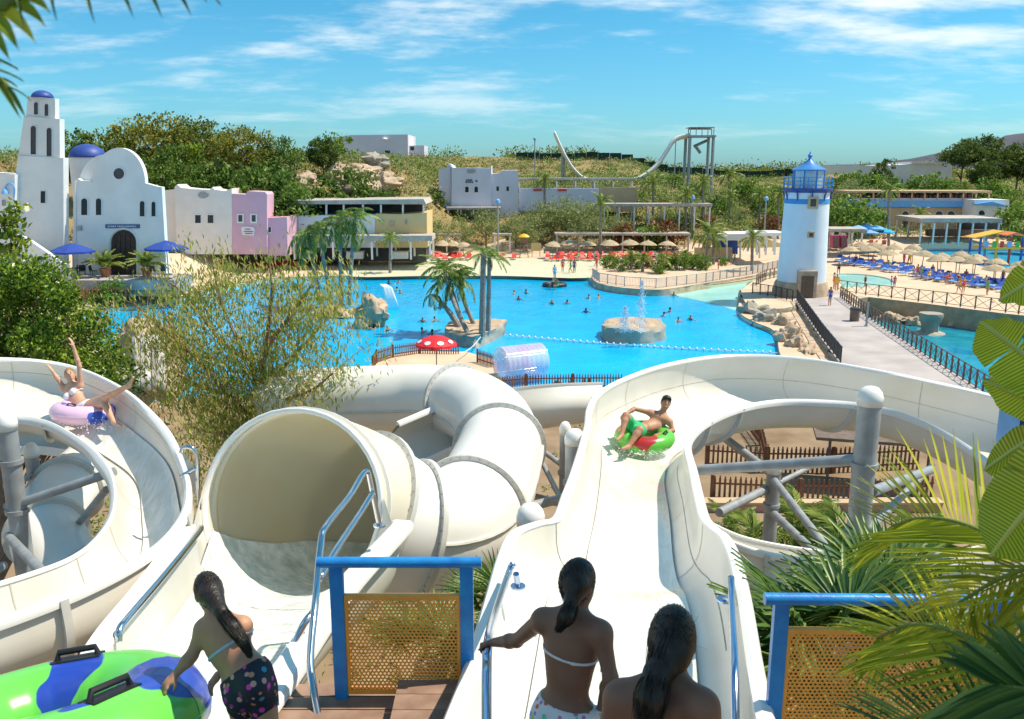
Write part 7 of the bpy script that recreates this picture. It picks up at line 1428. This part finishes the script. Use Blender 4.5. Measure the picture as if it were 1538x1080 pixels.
def cover(name, n, region, ls, lm, label, hmax, seed):
    rs_ = np.random.RandomState(seed); C = []
    for (x0,x1,y0,y1) in region:
        m_ = int(n*(x1-x0)*(y1-y0)); c = np.stack([x0+(x1-x0)*rs_.rand(m_), y0+(y1-y0)*rs_.rand(m_), np.zeros(m_)],1); C.append(c)
    C = np.concatenate(C); per = 24; p = np.repeat(C,per,0); d = unit(rs_.normal(size=p.shape)); d[:,2] = abs(d[:,2]); p = p+d*rs_.rand(len(p),1)**.5*np.repeat(hmax*(.4+.9*rs_.rand(len(C),1)),per,0)*np.array([1.2,1.2,.8])
    obj(name, leaf_mesh(name, p, ls*(.6+.8*rs_.rand(len(p))), d+rs_.normal(size=d.shape)*.6, ML[lm], .45, rs_), label=label, cat='planting', kind='stuff')
cover('ground_planting', 1.0, [(-16,0,16,42),(-4,5,14,24),(3,14,10,26)], .16, 'shrub', 'low green planting on the ground under the slides', .7, 31); cover('dry_planting', .5, [(-16,4,14,44),(3,14,12,26)], .14, 'olive', 'dry weeds scattered on the ground under the slides', .5, 32)
# ---- near feather fronds on the right
def near_frond(t, pts, nl, lu, ld, lm, nrm=Vector((0,-.75,.65)), lw=.011, droop=.25, seed=0, root=None):
    rs_ = np.random.RandomState(seed); S_ = [Vector(v) for v in spline(([root] if root else [])+[tuple(P(*p)) for p in pts], 8)]; q = MB(); n = len(S_); q.tube(S_, [.013*(1-.8*k/n)+.002 for k in range(n)], 8); V = []; Fc = []
    for k in range(nl):
        t_ = .04+.96*k/(nl-1); i = min(n-2, int(t_*(n-1))); fr_ = t_*(n-1)-i; c = S_[i].lerp(S_[i+1], fr_); tan = (S_[i+1]-S_[i]).normalized(); sd = tan.cross(nrm).normalized()
        for sg, ll in ((1,lu),(-1,ld)):
            l = ll*(.55+.45*math.sin(math.pi*min(1,t_*.75+.18)))*(.9+.2*rs_.rand()); d = (sd*sg*(1.0-.35*t_)+tan*(.55+.75*t_**2)+nrm*.12+Vector(rs_.normal(size=3))*.05).normalized()
            wv = d.cross(nrm).normalized(); o = len(V)
            for u, w_ in ((0,.35),(.15,.9),(.4,1),(.65,.8),(.85,.45),(1,.03)):
                p = c+d*l*u+Vector((0,0,-droop*l*u*u)); V += [tuple(p+wv*lw*w_+nrm*.003), tuple(p-nrm*.002), tuple(p-wv*lw*w_+nrm*.003)]
            for j in range(5): Fc += [(o+3*j,o+3*j+1,o+3*j+4,o+3*j+3),(o+3*j+1,o+3*j+2,o+3*j+5,o+3*j+4)]
    o = obj('frond', fast_mesh('frond', V, Fc, ML[lm]), t, kind='stuff' if nl <= 30 else None); q.build('midrib', M_stemgreen, o, True)
cp = thing('coconut_palm', 'sunlit feathery palm fronds arching in from the right edge', 'palm')
q = MB(); q.tube([(2.55,2.5,0),(2.5,2.45,5),(2.42,2.3,9.9),(2.4,2.28,10.2)], [.2,.16,.13,.07], 12); q.build('trunk', M_palmtrunk, cp, True)
near_frond(cp, [(1700,930,2.5),(1590,865,2.7),(1510,815,2.9),(1440,785,3.1),(1385,778,3.25),(1340,790,3.4)], 56, .72, .46, 'frond', lw=.0068, droop=.05, seed=1, root=(2.4,2.28,10.1))
near_frond(cp, [(1720,1120,2.3),(1600,1040,2.45),(1500,980,2.6),(1430,948,2.75),(1370,938,2.9),(1318,958,3.05)], 58, .46, .42, 'frond', lw=.0066, droop=.12, seed=2, root=(2.4,2.28,10.1))
near_frond(cp, [(1700,860,2.4),(1620,850,2.5),(1560,850,2.6),(1500,870,2.7),(1440,905,2.8)], 40, .32, .40, 'frondy', lw=.006, droop=.3, seed=3, root=(2.4,2.28,10.1))
near_frond(cp, [(1650,1200,2.1),(1560,1130,2.25),(1470,1085,2.4),(1390,1075,2.55),(1320,1085,2.7)], 44, .34, .3, 'fan', lw=.006, droop=.1, seed=4, root=(2.4,2.28,10.1))
near_frond(cp, [(1750,1140,1.5),(1640,1075,1.55),(1560,1040,1.6),(1500,1030,1.65)], 30, .22, .28, 'fan', lw=.013, droop=.2, seed=5, root=(2.4,2.28,10.1))
# ---- banana leaves at the right edge
M_ban = mat('banana_leaf', (0.20,0.33,0.02), 0.32, 0.2, 2.5, 0, spec=0.45, col2=(0.62,0.64,0.06), leaf=0.6, detail=3)
nt = M_ban.node_tree; wv_ = N('ShaderNodeTexWave'); wv_.inputs['Scale'].default_value = 4.5; wv_.inputs['Distortion'].default_value = 1.2; uvn = N('ShaderNodeUVMap'); L(uvn.outputs[0], wv_.inputs[0]); bpn = N('ShaderNodeBump'); bpn.inputs['Strength'].default_value = .5; bpn.inputs['Distance'].default_value = .01; _rpb = [n for n in nt.nodes if n.type == 'VALTORGB'][0]; _src = _rpb.inputs[0].links[0].from_socket; L(mathn('ADD', mathn('MULTIPLY', _src, .55), mathn('MULTIPLY', wv_.outputs[0], .45)), _rpb.inputs[0]); L(wv_.outputs[0], bpn.inputs['Height']); L(bpn.outputs[0], nt.nodes['Principled BSDF'].inputs['Normal'])
bt = thing('banana_plant', 'broad torn banana leaves at the right edge', 'banana plant')
q = MB(); q.tube([(2.3,3.0,0),(2.25,2.95,6),(2.2,2.85,11.0),(2.15,2.8,12.1)], [.17,.14,.09,.02], 12); q.build('stem', M_stemgreen, bt, True)
def banana_leaf(pts, w, cuts, nrm, seed, fold=.25):
    rs_ = np.random.RandomState(seed); fp = P(*pts[0]); S_ = [Vector(v) for v in spline([(2.2,2.84,min(11.9,fp.z-.2))]+[tuple(P(*p)) for p in pts], 10)]; n = len(S_); V = []; Fc = []; UV = []
    for sg in (-1,1):
        bounds = [0]+sorted(cuts[0 if sg < 0 else 1])+[1.0]
        for a, b in zip(bounds[:-1], bounds[1:]):
            m_ = 8; o = len(V); lean = rs_.normal()*.10
            for i in range(m_+1):
                u = a+(b-a)*i/m_; f_ = u*(n-1); k = min(n-2,int(f_)); c = S_[k].lerp(S_[k+1], f_-k); tan = (S_[k+1]-S_[k]).normalized(); sd = tan.cross(nrm).normalized()*sg
                ww = w*(math.sin(math.pi*(.10+.90*(1-(1-u)**1.0)*.98))**.55 if u < .5 else max(.0,1-((u-.5)/.5)**3.2))*(1 if 0 < i < m_ else .93)
                for j in range(7):
                    r_ = j/6; V.append(tuple(c+sd*ww*r_+tan*ww*r_*(.22+lean*(i/m_-.5))-nrm*ww*(fold*r_+.35*fold*r_*r_)+nrm*.012*math.sin(i*1.7+sg)*r_)); UV.append((u*4+r_*.12*sg, r_*.1))
            for i in range(m_):
                for j in range(6): x = o+i*7+j; Fc.append((x,x+1,x+8,x+7))
    me = fast_mesh('leaf', V, Fc, M_ban); me.polygons.foreach_set('use_smooth',[True]*len(me.polygons)); uv = me.uv_layers.new(name='UVMap'); li = np.zeros(len(me.loops),np.int32); me.loops.foreach_get('vertex_index',li); uv.data.foreach_set('uv', np.array(UV,np.float32)[li].ravel())
    o = obj('leaf', me, bt); q = MB(); q.tube(S_, [.013*(1-.75*k/n)+.002 for k in range(n)], 8); q.build('midrib', mat('pale_midrib', (0.46,0.52,0.14), .45, .1, 4), o, True)
NB = Vector((-.25,-.8,.55)).normalized()
banana_leaf([(1700,360,2.7),(1620,385,2.8),(1560,415,2.85),(1500,452,2.9)], .085, ([.55,.8],[.5,.75]), NB, 1)
banana_leaf([(1700,640,2.6),(1620,590,2.7),(1555,545,2.8),(1505,508,2.85),(1472,482,2.9)], .115, ([.5,.72],[.45,.7]), NB, 2)
banana_leaf([(1680,610,2.7),(1610,600,2.8),(1545,598,2.9),(1476,570,3.0)], .085, ([.4,.7],[.6]), NB, 3)
banana_leaf([(1680,620,2.4),(1600,640,2.5),(1540,665,2.6),(1478,706,2.7)], .095, ([.6],[.5]), Vector((-.1,-.6,.8)).normalized(), 4)
banana_leaf([(1660,660,2.2),(1590,715,2.3),(1535,775,2.4),(1488,835,2.5)], .13, ([.7],[.55]), Vector((-.4,-.75,.5)).normalized(), 5, .45)
# ---- blurred palm tips at the top left
tl = thing('overhanging_frond', 'blurred palm frond tips hanging into the top left corner', 'palm frond')
near_frond(tl, [(-240,90,1.0),(-140,55,1.0),(-50,30,1.0),(15,5,1.0),(60,-40,1.0)], 16, .06, .11, 'frond', lw=.008, droop=.5, seed=11); near_frond(tl, [(-160,-130,1.0),(-20,-95,1.0),(120,-60,1.0),(240,-40,1.0)], 9, .06, .10, 'fan', lw=.004, droop=.7, seed=12); near_frond(tl, [(-140,20,1.15),(-80,55,1.2),(-30,100,1.22),(10,130,1.25)], 7, .06, .06, 'fan', lw=.004, droop=.3, seed=13)
# ---- unseen roof added above the view to shade the two front girls
rf_ = thing('added_shade_roof', 'unseen flat roof added to shade the people waiting at the slide start', 'roof')
q = MB(); q.box((2.3,1.9,14.6),(2.1,5.4,.14)); q.build('roof_panel', M_roofgrey, rf_)
for x in (1.3,3.3): q = MB(); q.tube([(x,-.6,0),(x,-.6,14.5)], .08, 10); q.build('pole', M_steel, rf_, True)
q = MB(); q.tube([(3.3,-2.5,0),(3.3,-2.5,14.5)], .08, 10); q.build('pole', M_steel, rf_, True)
# ---- put every thing's origin at its base
bpy.context.view_layer.update()
for t in [o for o in COL.objects if o.type == 'EMPTY' and o.parent is None and o.location.length < 1e-6 and o.children]:
    lo = np.array([1e9]*3); hi = -lo
    for c in t.children:
        if c.type != 'MESH': continue
        bb = np.array([tuple(c.matrix_basis @ Vector(v)) for v in c.bound_box]); lo = np.minimum(lo, bb.min(0)); hi = np.maximum(hi, bb.max(0))
    if lo[0] > 1e8: continue
    b = Vector(((lo[0]+hi[0])/2, (lo[1]+hi[1])/2, lo[2])); t.location = b
    for c in t.children: c.location = c.location-b
